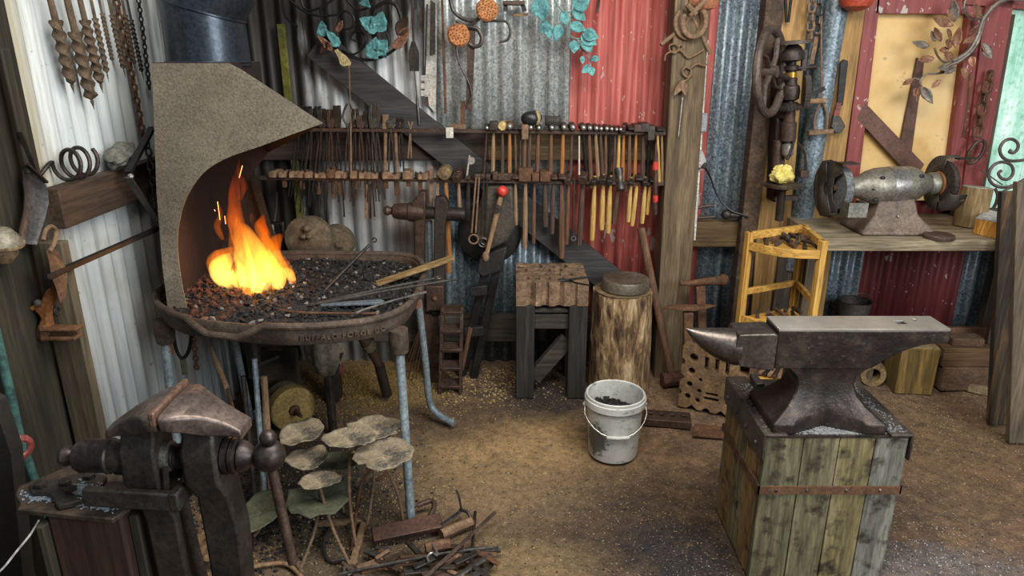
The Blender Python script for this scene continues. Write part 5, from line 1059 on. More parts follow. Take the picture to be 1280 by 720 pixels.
# ---------------------------------------------------------------- red framed door panel and window
ntr = ntrim
dm = sheet_red('red_frame_paint', ('#6a2a2a', '#86403c', '#965049')); Yd = 3.545
def fr(pts, Y, t, mat, lab): return trim(B().poly3([P(a, c_, Y) for a, c_ in pts], t), mat, lab, .003)
panel = N('cream_panel'); f1 = panel.noise(3.5, None, 6, .65); f2 = panel.noise(14, None, 5, .7); colp = panel.ramp(f1, [(.3, '#c39a5c'), (.5, '#dcb87c'), (.7, '#e6c892')])
colp = panel.mixc(panel.ramp(f2, [(.62, 0.0), (.72, .7)]), colp, '#6a5022')
dr = B().poly3([P(a, c_, 3.575) for a, c_ in ((1085, 10), (1215, 10), (1190, 250), (1055, 250))], .02).build('door_1', panel.fin(colp, .8, 0, f2, .2)); struct(dr, 'cream boarded panel with brown bracing beside the window')
B().poly3([P(a, c_, Yd) for a, c_ in ((1094, -8), (1215, -8), (1213, 18), (1091, 17))], .05).build('top_rail', dm, dr, bevel=.003)
B().poly3([P(a, c_, Yd) for a, c_ in ((1081, -8), (1098, -8), (1067, 260), (1047, 260))], .05).build('stile', dm, dr, bevel=.003)
B().poly3([P(a, c_, Yd) for a, c_ in ((1209, 8), (1227, 8), (1195, 260), (1176, 260))], .05).build('stile', dm, dr, bevel=.003)
brn = M('brown_brace_paint', '#4f3426', '#66463a', '#72524a', 6, .6, 0, .2)
B().poly3([P(a, c_, 3.555) for a, c_ in ((1146, 72), (1154, 78), (1137, 200), (1120, 200))], .018).build('brace', brn, dr, bevel=.002)
B().poly3([P(a, c_, 3.53) for a, c_ in ((1080, 128), (1154, 205), (1142, 225), (1070, 148))], .022).build('brace', brn, dr, bevel=.002)
trim(B().poly3([P(a, c_, 3.54) for a, c_ in ((1227, 0), (1262, 0), (1218, 262), (1195, 262))], .07), dm, 'red window jamb hung with the rusty chain')
trim(B().poly3([P(a, c_, 3.54) for a, c_ in ((1200, -30), (1330, -30), (1330, 17), (1200, 6))], .07), [dm], 'dark red head board above the window')
trim(B().poly3([P(a, c_, 3.50) for a, c_ in ((1195, 262), (1330, 262), (1330, 274), (1192, 274))], .10), old_post, 'window sill board')
gl = N('frosted_window_film'); f1 = gl.noise(3, gl.map((4, 1, .6)), 5, .7); f2 = gl.noise(40, None, 3); colg = gl.ramp(f1, [(.3, '#5f9c84'), (.48, '#9ccdb8'), (.62, '#cfe8de'), (.75, '#eef8f4')]); colg = gl.mixc(gl.ramp(f2, [(.5, 0.0), (.7, .5)]), colg, '#4f8a5c')
colg = gl.mixc(gl.ramp(gl.noise(3, gl.map((60, 1, .5)), 3), [(.66, 0.0), (.72, .8)]), colg, '#f4fbf6')
gm_ = gl.fin(colg, .5); gl.l(colg, gl.b.inputs['Emission Color']); gl.b.inputs['Emission Strength'].default_value = .42
wn = B().poly3([P(a, c_, 3.585) for a, c_ in ((1235, 10), (1340, 10), (1340, 268), (1205, 268))], .006).build('window_1', gm_); struct(wn, 'green tinted dusty window with daylight behind')
trim(B().poly3([P(a, c_, 3.57) for a, c_ in ((1263, 18), (1268, 18), (1225, 262), (1218, 262))], .02), old_post, 'thin pale glazing bead at the window edge', .002)
chain('chain', 'heavy rusty chain with an oval ring hanging on the red jamb', [P(1239, 88, 3.46), P(1229, 130, 3.46), P(1221, 172, 3.46)], .062, .0085, rust, 'chain')
tag(B().tube([P(1220, 190, 3.455) + V((.030 * cos(a) * 1.1 + .016 * sin(a), 0, .056 * sin(a))) for a in [2 * pi * k / 24 for k in range(24)]], .0085, 8, True).build('oval_ring', brown_iron), 'oval iron ring hanging at the end of the heavy chain', 'ring')
# ---------------------------------------------------------------- drill press
dI = M('drill_brown_iron', '#2c2522', '#463a35', '#5f5049', 12, .5, .45, .4, 70); dW = M('flywheel_iron', '#453b35', '#62554d', '#7a6b61', 10, .55, .35, .3, 60)
YD = 3.34; s = 3.36 / F; dr = thing('drill_press', 'hand cranked post drill with big flywheel mounted on boards', 'drill press', P(988, 240, YD))
def dl(px0, prof, m, name, par=None, yy=YD, n=20): return B().lathe([(r * s, 0) if False else (r * s, h) for r, h in prof], (0, 0, 0), (0, 0, 1), n)
ca, cb_ = P(991, 55, YD), P(984, 200, YD); axd = (ca - cb_).normalized()
def spin(name, items, m, par=dr, n=20):   # items: (radius px, image y) along the leaning spindle
    b = B(); L = (ca - cb_).length; pr = [(r * s, (200 - y) / 145 * L) for r, y in items]; return b.lathe(pr, cb_, axd, n).build(name, m, par)
spin('top_disc', [(22, 51), (22, 55), (4, 56)][::-1], dW); spin('upper_bearing', [(6, 56), (9, 58), (14, 66), (14, 74), (8, 76)][::-1], dI); spin('spindle', [(5, 60), (5, 188)][::-1], dI)
spin('spacer', [(5, 80), (8, 81), (8, 86), (5, 87)][::-1], dI); spin('brass_ring', [(6.5, 89), (6.5, 95)][::-1], M('brass', '#a07a2c', '#c9a24a', None, 10, .35, .8)); spin('sleeve', [(7, 96), (7, 104), (10, 106), (11, 112), (10, 122), (7, 124)][::-1], dI)
b = spin('bevel_gear', [(8, 126), (13, 130), (16, 135), (9, 136)][::-1], dI, n=26); spin('lower_sleeve', [(7, 137), (7, 150), (9, 152), (9, 174), (6, 176)][::-1], brown_iron); spin('chuck', [(5, 178), (7, 180), (7, 192), (4, 196), (1.5, 200)][::-1], bright_steel)
fw = P(963, 90, 3.24); d, s_, u = frame((1, -.82, .1)); ring = [fw + s_ * (.162 * cos(2 * pi * k / 48)) + u * (.178 * sin(2 * pi * k / 48)) for k in range(48)]
fwh = B().tube(ring, .019, 10, True).build('flywheel', dW, dr)
for k in range(4): a = 2 * pi * k / 4 + .5; e = fw + s_ * (.15 * cos(a)) + u * (.165 * sin(a)); B().tube([fw, mix(fw, e, .5) + s_ * (-.025 * sin(a)) + u * (.025 * cos(a)), e], [.016, .012, .013], 8, False, .6).build('spoke', dW, fwh)
B().lathe([(.026, -.03), (.026, .03)], fw, d, 18).build('hub', dW, fwh); B().tube([fw, P(990, 100, YD)], .013, 10).build('crankshaft', dI, dr)
gg = P(1008, 115, YD - .02); b = B(); d2 = V((1, -.25, .05)).normalized(); b.lathe([(.03, -.012), (.068, -.012), (.068, .012), (.03, .012)], gg, d2, 30)
_, s2, u2 = frame(d2)
for k in range(30): a = 2 * pi * k / 30; b.bar(gg - d2 * .012 + s2 * (.068 * cos(a)) + u2 * (.068 * sin(a)), gg + d2 * .012 + s2 * (.068 * cos(a)) + u2 * (.068 * sin(a)), .007, .012)
b.build('spur_gear', dI, dr)
bb = B()
for k in range(24): a = 2 * pi * k / 24; L = (ca - cb_).length; h0 = (200 - 131) / 145 * L; d, q1, q2 = frame(axd); cc = cb_ + axd * h0; w = q1 * cos(a) + q2 * sin(a); bb.bar(cc + w * (12 * s), cc + w * (17 * s) - axd * .012, .006, .014, axd)
bb.build('gear_teeth', grey_iron, dr)
B().bar(P(976, 58, 3.42), P(968, 250, 3.42), .05, .10, (0, 1, 0)).build('column', dI, dr, bevel=.006); B().bar(P(975, 72, 3.40), P(990, 72, YD), .05, .05).build('arm', dI, dr, bevel=.006); B().bar(P(972, 140, 3.40), P(987, 142, YD), .05, .05).build('arm', dI, dr, bevel=.006)
B().bar(P(1006, 62, YD), P(1004, 88, YD), .02, .02).build('feed_arm', dI, dr); B().tube([P(995, 86, YD), P(1020, 84, YD)], .011, 8).build('feed_pawl', dI, dr); B().tube([P(1004, 127, YD - .02), P(1032, 126, YD - .04)], [.010, .014], 10).build('handle', handle_tan, dr); B().bar(P(1016, 118, YD - .02), P(1031, 110, YD - .03), .008, .018).build('pawl', black_iron, dr)
tb = P(978, 231, YD - .02); B().lathe([(.02, -.03), (.05, -.012), (.085, -.008), (.088, .004), (.02, .006)], tb, (0, 0, 1), 32).build('table', M('table_iron', '#4a4038', '#6b5e53', '#877a6c', 10, .45, .5), dr)
B().tube([tb + V((0, 0, -.02)), P(974, 275, YD)], .02, 12).build('table_post', dI, dr); B().bar(P(968, 248, YD), P(996, 247, YD), .03, .02).build('table_clamp', dI, dr); B().tube([P(972, 175, YD + .03), P(970, 225, YD + .03)], .022, 12).build('guide', brown_iron, dr)
B().tube(smoothpath([P(993, 175, YD - .03), P(988, 190, YD - .03), P(984, 200, YD - .03)], 4), .006, 6).build('fork', dI, dr); B().tube(smoothpath([P(997, 178, YD), P(1006, 192, YD), P(1007, 212, YD)], 4), .006, 6).build('fork', dI, dr); B().box(P(1004, 217, YD), (.04, .04, .035)).build('yoke', brown_iron, dr, bevel=.004)
# crumpled yellow cloth
yc = P(978, 218, YD - .03); b = B().ball((0, 0, 0), 1, 40); vs = []
for p in b.v:
    n1 = noise.noise(p * 1.6 + V((2, 1, 5))); n2 = abs(noise.noise(p * 3.4)); n3 = abs(noise.noise(p * 7)); k = .84 + .3 * n1 - .35 * n2 + .14 * n3
    q = p * k; vs.append(yc + V((q.x * .064, q.y * .05, max(q.z * .052, -.040))))
b.v = vs; tag(b.build('yellow_cloth', M('yellow_cloth', '#c9b65c', '#dccd7c', '#e8dea0', 9, .95, 0, .5, 30), smooth=70), 'crumpled pale yellow cloth lying on the drill table', 'cloth')
trim(B().lathe([(.055, 0), (.055, 2.2)], (xs(1000, .86, 3.50), 3.50, .58), (.03, 0, 1), 20), bpy.data.materials['aged_galvanised_sheet'], 'galvanised downpipe behind the drill press')
# ---------------------------------------------------------------- yellow corner shelf
yw = wood('yellow_shelf_pine', '#a87832', '#cf9f4c', '#dfb668', 'x', 5, .6, .3); ywz = wood('yellow_post_pine', '#a87832', '#cf9f4c', '#dfb668', 'z', 5, .6, .3)
ysz = thing('corner_shelf', 'yellow pine corner shelf with curved fronts beside the workbench', 'corner shelf', (1.28, 3.1, 0))
A_ = P(940, 290, 3.10); Bk = P(1006, 290, 3.22); Cf = P(1030, 310, 2.93); zt = A_.z
pA, pB, pC = V((A_.x, A_.y, 0)), V((Bk.x, Bk.y, 0)), V((Cf.x, Cf.y, 0)); pC = V((xs(1028, .85, 2.93), 2.93, 0)); zt = .885
pA = V((xs(937, zt, 3.08), 3.08, 0)); pB = V((xs(1005, zt, 3.22), 3.22, 0))
for p in (pA, pB, pC): B().box((p.x, p.y, zt / 2), (.030, .030, zt), rotz(.3)).build('post', ywz, ysz, bevel=.002)
for a, c_ in ((pA, pB), (pB, pC)):
    B().bar(a + V((0, 0, zt - .017)), c_ + V((0, 0, zt - .017)), .022, .034).build('rail', yw, ysz, bevel=.002); B().bar(a + V((0, 0, .60)), c_ + V((0, 0, .60)), .018, .028).build('rail', yw, ysz, bevel=.002)
for zsh in (.825, .475, .20):
    fr_ = [pA, mix(pA, pC, .25) + V((-.015, -.035, 0)), mix(pA, pC, .5) + V((-.02, -.05, 0)), mix(pA, pC, .75) + V((-.015, -.035, 0)), pC]
    sh = B().prism([(p.x, p.y) for p in fr_] + [(pB.x, pB.y)], (0, 0, zsh - .006), (1, 0, 0), (0, 1, 0), .012).build('shelf', yw, ysz)
    B().loft([[p + V((0, 0, zsh - .02)), p + V((0, 0, zsh + .018)), p + V((-.006, -.012, zsh + .018)), p + V((-.006, -.012, zsh - .02))] for p in fr_]).build('front_strip', yw, sh, bevel=.002)
k_ = 0
for zsh, n_ in ((.825, 12), (.475, 10)):
    for i in range(n_):
        f = (i + .5) / n_; base = mix(mix(pA, pC, f) + V((-.01, -.02, 0)), pB, .28 + .12 * (i % 3)); a = 1.0 + .9 * f + rnd.uniform(-.5, .5); L = rnd.uniform(.06, .085)
        dv = V((cos(a), sin(a), 0)) * L * .5; z = zsh + .009 + .012 * (i % 3)
        m = (brown_iron, rust, grey_iron, handle_dark, iron)[k_ % 5]; k_ += 1
        nm = ('brown', 'rusty', 'grey', 'wood coloured', 'dark')[(k_ - 1) % 5]; pos = 'upper' if zsh > .6 else 'middle'
        tag(B().bar(base - dv + V((0, 0, z)), base + dv + V((0, 0, z + .003)), .017, .015, w2=.012).build('chisel', m, bevel=.002), '%s chisel or drift lying on the %s tier of the corner shelf' % (nm, pos), 'chisel', '%s drifts on the %s shelf tier' % (nm, pos))
for i in range(13):
    f = (i + .5) / 13; q = mix(mix(pA, pC, f) + V((-.012, -.03, 0)), pB, .06); dv = (pB - q) * .42; k_ = i % 4
    tag(B().bar(q + V((0, 0, .219)), q + dv + V((0, 0, .217)), .017, .014, w2=.013).build('punch', (rust_pale, iron, handle_tan, brown_iron)[k_], bevel=.002), '%s fanned out on the lowest corner shelf tier' % ('rusty punch', 'dark punch', 'tan handled punch', 'brown punch')[k_], 'punch', '%s punches on the lowest tier' % ('rusty', 'dark', 'tan', 'brown')[k_])
# ---------------------------------------------------------------- under the bench
bl = wood('mossy_block_wood', '#4b3b1d', '#7d6433', '#a1864c', 'z', 5, .9, .7); gq = [G(1110, 478, 0), G(1122, 494, 0), G(1168, 494, 0), G(1172, 476, 0)]
f0 = G(1127, 494, .0); f1 = G(1167, 494, .0); wd = f1.x - f0.x; q = V(((f0.x + f1.x) / 2 - .01, f0.y + wd * .6, 0)); hB = P(1145, 437, f0.y).z
t = thing('wood_block', 'big cube of yellowish timber on the floor behind the anvil heel', 'wood block', q); B().box(q + V((0, 0, hB / 2)), (wd * 1.12, wd * 1.15, hB), rotz(-.12)).build('block', bl, t, bevel=.006)
B().box(q + V((0, 0, hB + .003)), (wd * 1.06, wd * 1.1, .006), rotz(-.12)).build('sawn_top', M('dusty_end_grain', '#7d6a48', '#9d8962', '#b8a57c', 14, .9), t)
q = G(1091, 485, 0); t = thing('hollow_log', 'short hollow pipe like log end on the floor behind the anvil', 'hollow log', q + V((0, .08, 0)))
B().lathe([(.036, -.02), (.062, -.024), (.068, 0), (.066, .14), (.04, .14), (.036, -.02)], q + V((0, .03, .068)), (.15, 1, 0), 28, caps=False).build('ring', M('dusty_log', '#5d4c33', '#857049', '#a5905f', 14, .95, 0, .8, 60), t)
bd_ = thing('old_bucket', 'dark rusty bucket with wire bail under the bench', 'bucket', (xs(1072, .45, 3.4), 3.40, 0)); qb = V((xs(1070, .45, 3.42), 3.42, 0)); zt_ = P(1070, 382, 3.34).z
B().box(qb + V((0, 0, (zt_ - .2) / 2)), (.2, .2, zt_ - .2)).build('crate_base', bench_d, bd_)
B().lathe([(.001, zt_ - .2), (.062, zt_ - .2), (.078, zt_), (.082, zt_ + .002), (.074, zt_ - .004), (.06, zt_ - .19), (.001, zt_ - .19)], qb, n=28).build('pail', M('old_bucket_tin', '#2e2b28', '#4b4640', '#5f5950', 12, .6, .3), bd_); B().tube(arcpts(qb + V((0, 0, zt_)), .08, 0, 180, 16, (1, 0, 0), (0, -.2, .55)), .0028, 6).build('bail', grey_iron, bd_)
yb = 3.30
def crate(name, lab, px0, px1, py0, py1, Y, d, m, cat='timber offcut'):
    a = P(px0, py1, Y); c = P(px1, py0, Y); z0_ = max(a.z, .0); return a, c
brick = M('dusty_brown_brick', '#4b382a', '#69503d', '#7f654e', 12, .9, 0, .5, 60)
def blk(name, lab, cat, px0, px1, ytop, ybot, Y, d, m, r=0.0, z0=None):
    zb1 = P(px0, ybot, Y).z if z0 is None else z0; zt1 = P(px0, ytop, Y).z; xa_, xb_ = xs(px0, zb1, Y), xs(px1, zb1, Y)
    o = B().box(((xa_ + xb_) / 2, Y + d / 2, (zb1 + zt1) / 2), (xb_ - xa_, d, zt1 - zb1), rotz(r)).build(name, m, bevel=.005); return tag(o, lab, cat), zt1
Yk_ = 3.24
_, z1 = blk('wooden_beam', 'dark beam lying lowest in the pile under the bench', 'beam', 1175, 1252, 460, 482, Yk_, .24, brick, 0, .012)
_, z2 = blk('wooden_beam', 'brown beam lying on the dark beam under the bench', 'beam', 1177, 1252, 436, 459, Yk_ + .01, .20, wood('brown_beam_end', '#4b3623', '#6b5035', '#846647', 'x', 4), 0, z1 + .001)
blk('brick', 'single flat brick lying on the beams under the bench', 'brick', 1192, 1230, 424, 433, Yk_ + .03, .09, brick, -.1, z2 + .001)
blk('wooden_board', 'brown board standing behind the brick under the bench', 'board', 1172, 1240, 410, 430, 3.47, .03, handle_brown, 0, z2 - .28)
blk('wooden_board', 'short board standing upright beside the flat brick', 'board', 1234, 1256, 398, 436, 3.30, .03, bench_d, 0, z2 + .001)
q = G(1226, 492, 0); tag(B().box(q + V((0, .05, .024)), (.10, .13, .045), rotz(-.35) @ rot(.12, 'Y')).build('brick', M('pale_dusty_brick', '#6a5a44', '#8d7a5e', '#a69272', 12, .9, 0, .5, 60), bevel=.005), 'loose pale brick on the floor before the leaning boards', 'brick')
# boards leaning at the edge
for pts, Y, yb_, m, lab in ((((1253, 240), (1276, 240), (1262, 532), (1236, 530)), 2.98, 0, wood('peeling_dark_board', '#1c1814', '#3a3027', '#8a6538', 'z', 5), 'peeling dark board leaning upright at the bench end'),
                            (((1272, 228), (1292, 228), (1284, 556), (1260, 553)), 2.84, 0, wood('grey_brown_board', '#4a4034', '#6b5d4d', '#83745f', 'z', 4), 'grey brown board leaning upright in front of the dark board')):
    g0_, g1_ = G(*pts[3], 0), G(*pts[2], 0); Yb = (g0_.y + g1_.y) / 2; t0, t1 = P(*pts[0], Yb + .05), P(*pts[1], Yb + .05)
    b = B(); up_ = V((0, .03, 0)); b.loft([[V((g0_.x, Yb, 0)), V((g1_.x, Yb, 0)), V((g1_.x, Yb, 0)) + up_, V((g0_.x, Yb, 0)) + up_], [t0, t1, t1 + up_, t0 + up_]]); tag(b.build('leaning_board', m, bevel=.003), lab, 'board')
# ---------------------------------------------------------------- forged ornaments hung on the wall
def leaf(base, tip, w, nrm=(0, -1, 0), curl=.12, shape=0, seed=0, b=None, edge=0.0):
    base = V(base); tip = V(tip); d = tip - base; L = d.length; d.normalize(); nrm = V(nrm); s = d.cross(nrm).normalized(); n = s.cross(d)
    b = b or B(); rows = []; R_ = 9
    for i in range(R_ + 1):
        t = i / R_; h = w * (sin(pi * min(1, t ** .8)) if shape == 0 else sin(pi * min(1, t ** .62)) ** .8) * .5 + .0006
        row = []
        for j in (-1, -.55, 0, .55, 1):
            e = h * (1 + edge * noise.noise(V((i * 1.7, j * 3, seed))));
            row.append(base + d * (L * t) + s * (e * j) + n * (curl * L * (t * t - t) * 1.2 + abs(j) * h * .35 + edge * .01 * noise.noise(V((i * .9, j * 2, seed + 4)))))
        rows.append(row)
    vs = [p for r in rows for p in r]; fs = [(i * 5 + j, i * 5 + j + 1, i * 5 + j + 6, i * 5 + j + 5) for i in range(R_) for j in range(4)]
    return b.add(vs, fs)
def stem(name, pts, r, m, par, n=6): return B().tube(smoothpath(pts, 5), r, n).build(name, m, par)
Yo = 3.50
def W(a, c_, dy=0.0): return P(a, c_, Yo + dy)
# ivy wreath
t = thing('ivy_wreath', 'dark wrought wreath with turquoise ivy leaves and copper buds hung on the diagonal brace', 'iron wreath', W(455, 45))
for pts, r in (([(400, 8), (404, 30), (414, 54), (432, 68), (458, 75), (480, 70), (497, 58), (508, 42)], .007), ([(428, 62), (440, 68), (452, 62), (457, 50), (452, 40), (443, 40), (440, 48), (446, 52)], .005), ([(466, 26), (470, 10), (482, 3), (494, 6), (500, 18), (502, 30)], .009), ([(420, 20), (432, 14), (442, 22), (440, 34), (430, 36), (426, 28)], .006), ([(474, 36), (484, 42), (486, 56), (478, 64)], .004), ([(362, 0), (380, 14), (400, 20), (425, 18)], .006), ([(352, -4), (356, 20), (372, 34)], .005), ([(375, -5), (382, 12), (400, 10), (418, -2)], .006), ([(430, -4), (446, 12), (462, 8), (470, -4)], .006)):
    stem('scroll', [W(a, c_) for a, c_ in pts], r, black_iron, t)
for i, (a, c_, e, f, w) in enumerate(((474, 36, 449, 23, .075), (472, 40, 478, 14, .07), (470, 36, 464, 26, .05), (464, 74, 470, 46, .07), (470, 66, 484, 50, .075), (476, 68, 480, 62, .06), (404, 46, 402, 26, .05), (424, 58, 408, 38, .045), (456, 8, 458, -2, .05))):
    leaf(W(a, c_, -.03), W(e, f, -.05), w, (.15, -1, .1), .15, 1, i, edge=.5).build('ivy_leaf', verdigris, t, solid=.002, smooth=60)
for i, (a, c_, e, f, w) in enumerate(((496, 44, 510, 20, .06), (498, 50, 512, 34, .05), (490, 60, 510, 46, .045), (426, 36, 424, 24, .035), (420, 40, 428, 26, .03), (412, 62, 405, 50, .04), (400, 68, 410, 52, .035), (416, 64, 396, 44, .03))):
    leaf(W(a, c_, -.04), W(e, f, -.06), w, (-.2, -1, .1), .3, 0, i + 20).build('bud_leaf', copper if i % 3 else brown_iron, t, solid=.003, smooth=60)
t = thing('poker', 'slim poker with cream leaf shaped handle hanging below the ivy wreath', 'poker', W(434, 80, -.07))
B().poly3([W(a, c_, -.07) for a, c_ in ((418, 63), (422, 61), (427, 66), (433, 70), (439, 78), (438, 82), (434, 82), (429, 83), (425, 80), (423, 72))], .006).build('handle', M('cream_handle', '#a08f62', '#c4b484', '#d8cba0', 20, .6), t, bevel=.001)
B().tube([W(436, 81, -.07), W(438, 130, -.07), P(439, 222, 3.36)], [.003, .0035, .004], 6).build('rod', rust_pale, t)
# tools hung by the white board
t = thing('peel', 'long fire rake with flat iron blade hanging before the white sheet', 'fire tool', W(516, 60))
B().tube([W(514, -12), W(516, 30), W(517, 55)], .005, 6).build('rod', brown_iron, t); B().poly3([W(a, c_) for a, c_ in ((514, 52), (519, 52), (524, 66), (524, 89), (512, 89), (511, 66))], .008).build('blade', iron, t, bevel=.002)
B().tube([W(518, 89), W(521, 118), W(521.5, 124), W(524, 156)], [.0035, .0035, .007, .0085], 8).build('grip', grey_iron, t)
trim(B().poly3([P(a, c_, 3.575) for a, c_ in ((529, -20), (547, -20), (545, 142), (531, 128))], .012), M('chalky_white_board', '#b5b0a6', '#d3cfc6', '#e2dfd8', 8, .8), 'chalky white strip board between white and galvanised sheets')
t = thing('hanging_latch', 'dark strap latch with pale clamp hanging on the white board', 'latch', W(530, 60))
B().bar(W(530, -8), W(529, 95), .006, .010, (0, 1, 0)).build('rod', black_iron, t); B().bar(W(534, 5), W(531, 95), .006, .008, (0, 1, 0)).build('rod', black_iron, t); B().poly3([W(a, c_, .01) for a, c_ in ((526, 6), (523, 22), (524, 36), (529, 42), (530, 8))], .012).build('hinge_plate', brown_iron, t); B().poly3([W(a, c_, .01) for a, c_ in ((538, 0), (544, 4), (544, 68), (537, 70))], .012).build('strap', iron, t)
for ya, yb in ((94, 101), (104, 111), (113, 120)): B().box((W(532, ya).x, Yo - .01, (W(532, ya).z + W(532, yb).z) / 2), (.045, .012, W(532, ya).z - W(532, yb).z)).build('clamp', M('clamp_tin', '#a09c95', '#c4c0b8') if ya == 94 else bpy.data.materials['clamp_tin'], t, bevel=.002)
B().bar(W(533, 121), W(534, 132), .016, .008, (0, 1, 0)).build('tongue', brown_iron, t)
# seed pod sculpture
t = thing('seed_pod_sculpture', 'forged flower sculpture with two orange seed pods on the galvanised sheet', 'iron sculpture', W(590, 50))
for a, c_, rx, rz in ((573, 44, 14, 15), (609, 12, 14, 13)):
    c = W(a, c_, -.04); B().lathe([(.004, -.02), (rx / F * 3.3 * .8, -.016), (rx / F * 3.3, 0), (rx / F * 3.3 * .85, .012), (.004, .016)], c, (.1, -1, .1), 24).warp(lambda p: p + V((.004 * noise.noise(p * 80), .003 * noise.noise(p * 90), .004 * noise.noise(p * 70)))).build('seed_pod', pod_orange, t)
    bb = B()
    for k in range(34):
        u = sqrt((k + .5) / 34) * .9; an = k * 2.4; q = c + V((u * rx / F * 3.3 * cos(an), -.016 - .004 * (1 - u), u * rz / F * 3.3 * sin(an))); bb.ball(q, .0028, 6)
    bb.build('seed_holes', paint_black, t)
for pts, r in (([(562, -5), (566, 12), (576, 22), (590, 26), (600, 22), (604, 12)], .009), ([(570, 26), (582, 32), (594, 28), (600, 18)], .008), ([(584, 34), (596, 36), (602, 46), (600, 56), (592, 58), (586, 54)], .010), ([(604, 27), (622, 26), (634, 28), (638, 40), (634, 50), (624, 52)], .006), ([(570, 58), (574, 78), (586, 104), (589, 120), (582, 134)], .005)): stem('scroll', [W(a, c_, -.01) for a, c_ in pts], r, grey_iron, t, 8)
B().bar(W(590, 36), W(586, 137), .034, .008, (0, 1, 0), .03).build('back_strap', brown_iron, t); B().bar(W(579, 126, -.02), W(578, 160, -.02), .022, .012, (0, 1, 0)).build('peg', rust, t); B().bar(W(563, 157, -.03), W(582, 158, -.03), .03, .02).build('bracket', rust_pale, t)
tag(B().bar(W(552, -12), W(557, 142), .012, .006, (0, 1, 0)).build('iron_strap', rust, bevel=.001), 'thin rusty strap running down the first galvanised ridges', 'iron strap')
t = thing('wall_bracket', 'dark shelf bracket on the galvanised sheet between pods and turquoise vine', 'bracket', W(640, 8)); B().bar(W(629, 4), W(656, 4), .05, .018).build('plate', brown_iron, t, bevel=.003); B().bar(W(632, 6), W(632, 14), .02, .02, (0, 1, 0)).build('leg', black_iron, t); B().bar(W(653, 6), W(656, 14), .02, .02, (0, 1, 0)).build('leg', black_iron, t); B().bar(W(642, 19), W(660, 18), .008, .012).build('hook', rust_pale, t)
# turquoise vine
t = thing('leafy_vine', 'turquoise forged vine with many leaves hung over the red sheet edge', 'iron vine', W(705, 40))
for pts, r in (([(690, -6), (698, 8), (708, 16), (718, 12)], .005), ([(722, 18), (712, 26), (711, 40), (716, 47), (726, 49), (734, 52)], .004), ([(722, 49), (726, 60), (734, 68), (738, 78), (737, 90)], .0035), ([(682, 10), (692, 22), (694, 10), (698, -4)], .003)): stem('stem', [W(a, c_, -.03) for a, c_ in pts], r, M('verdigris_stem', '#5c7a74', '#7f9c94', None, 20, .7) if 'verdigris_stem' not in bpy.data.materials else bpy.data.materials['verdigris_stem'], t)
for i, (a, c_, e, f, w) in enumerate(((672, -4, 680, 27, .085), (684, 26, 676, 42, .045), (683, 28, 688, 50, .045), (703, 14, 708, 32, .045), (716, 10, 738, -6, .085), (716, 12, 732, 26, .05), (712, 30, 732, 38, .05), (700, 30, 694, 52, .05), (728, 40, 748, 48, .06), (726, 44, 746, 56, .055), (728, 48, 740, 66, .05), (718, 50, 717, 67, .05), (738, 74, 750, 73, .03), (728, 70, 728, 80, .025), (738, 82, 727, 91, .035), (738, 84, 741, 95, .035), (730, 42, 744, 44, .05))):
    leaf(W(a, c_, -.04), W(e, f, -.06), w, (.2 * ((i % 3) - 1), -1, .15), .2, 0, i).build('leaf', verdigris, t, solid=.002, smooth=60)
tag(B().tube([W(751, -14), W(746, 16)], .007, 8).build('iron_rod', iron), 'short dark rod end hanging on the red sheet beside the vine', 'iron rod')
# things on the big post
Yp = 3.385
def Q(a, c_, dy=0.0): return P(a, c_, Yp + dy)
def shoe(cx_, cy_, rx, ry, rot_, lab, dy):
    t = thing('horseshoe', lab, 'horseshoe', Q(cx_, cy_, dy)); pts = []
    for k in range(25):
        a = radians(140 + rot_ + 260 * k / 24); pts.append(Q(cx_, cy_, dy) + V((rx * cos(a), 0, ry * sin(a))))
    B().tube(pts, [.007] + [.011] * 23 + [.007], 8, False, .6, (0, 1, 0)).build('shoe', rust_pale, t)
shoe(862, 27, .062, .070, 0, 'bigger rusty horseshoe hanging on the thick post', 0); shoe(868, 27, .052, .064, 10, 'smaller rusty horseshoe overlapping the bigger one on the thick post', -.024)
t = thing('pincers', 'rusty farrier pincers hung behind the horseshoes on the post', 'pincers', Q(862, 18, .02))
B().tube([Q(826, 56, .0), Q(846, 40, .02), Q(866, 18, .015)], .009, 8).build('handle', rust_pale, t); B().tube([Q(888, 67, .0), Q(876, 42, .02), Q(858, 6, .015)], .009, 8).build('handle', rust_pale, t); B().tube([Q(862, 20, -.03), Q(872, 10, -.03), Q(882, 0, -.03)], [.008, .012, .010], 8).build('jaw', rust_pale, t)
B().tube([Q(859, 6, -.03), Q(870, 18, -.03)], .012, 8).build('jaw', rust_pale, t)
tag(B().rock(P(880, 0, 3.40), (.07, .02, .045), None, 3, .2, 2, 16).build('rusty_shield', M('rust_red_leaf', '#7a4a32', '#9c6444', '#b07c5a', 25, .85)), 'rusty red plate hanging at the top of the thick post', 'plate')
t = thing('scroll_hook', 'curly wrought hook with two loops on the thick post', 'hook', Q(852, 62)); stem('wire', [Q(831, 76), (Q(832, 69)), Q(838, 65), Q(844, 66), Q(848, 60), Q(844, 55), Q(837, 57), Q(838, 64), Q(846, 64), Q(853, 60), Q(852, 56), Q(848, 59), Q(854, 66), Q(860, 72), Q(868, 69), Q(880, 62)], .0042, rust_pale, t)
t = thing('leaf_hook', 'wrought leaf hook with a long curled tail on the thick post', 'hook', Q(858, 90))
stem('wire', [Q(887, 78), Q(880, 82), Q(872, 80), Q(864, 85), Q(865, 93), Q(858, 96), (Q(853, 90)), Q(857, 84), Q(864, 88), Q(860, 98), Q(852, 104)], .0045, rust_pale, t)
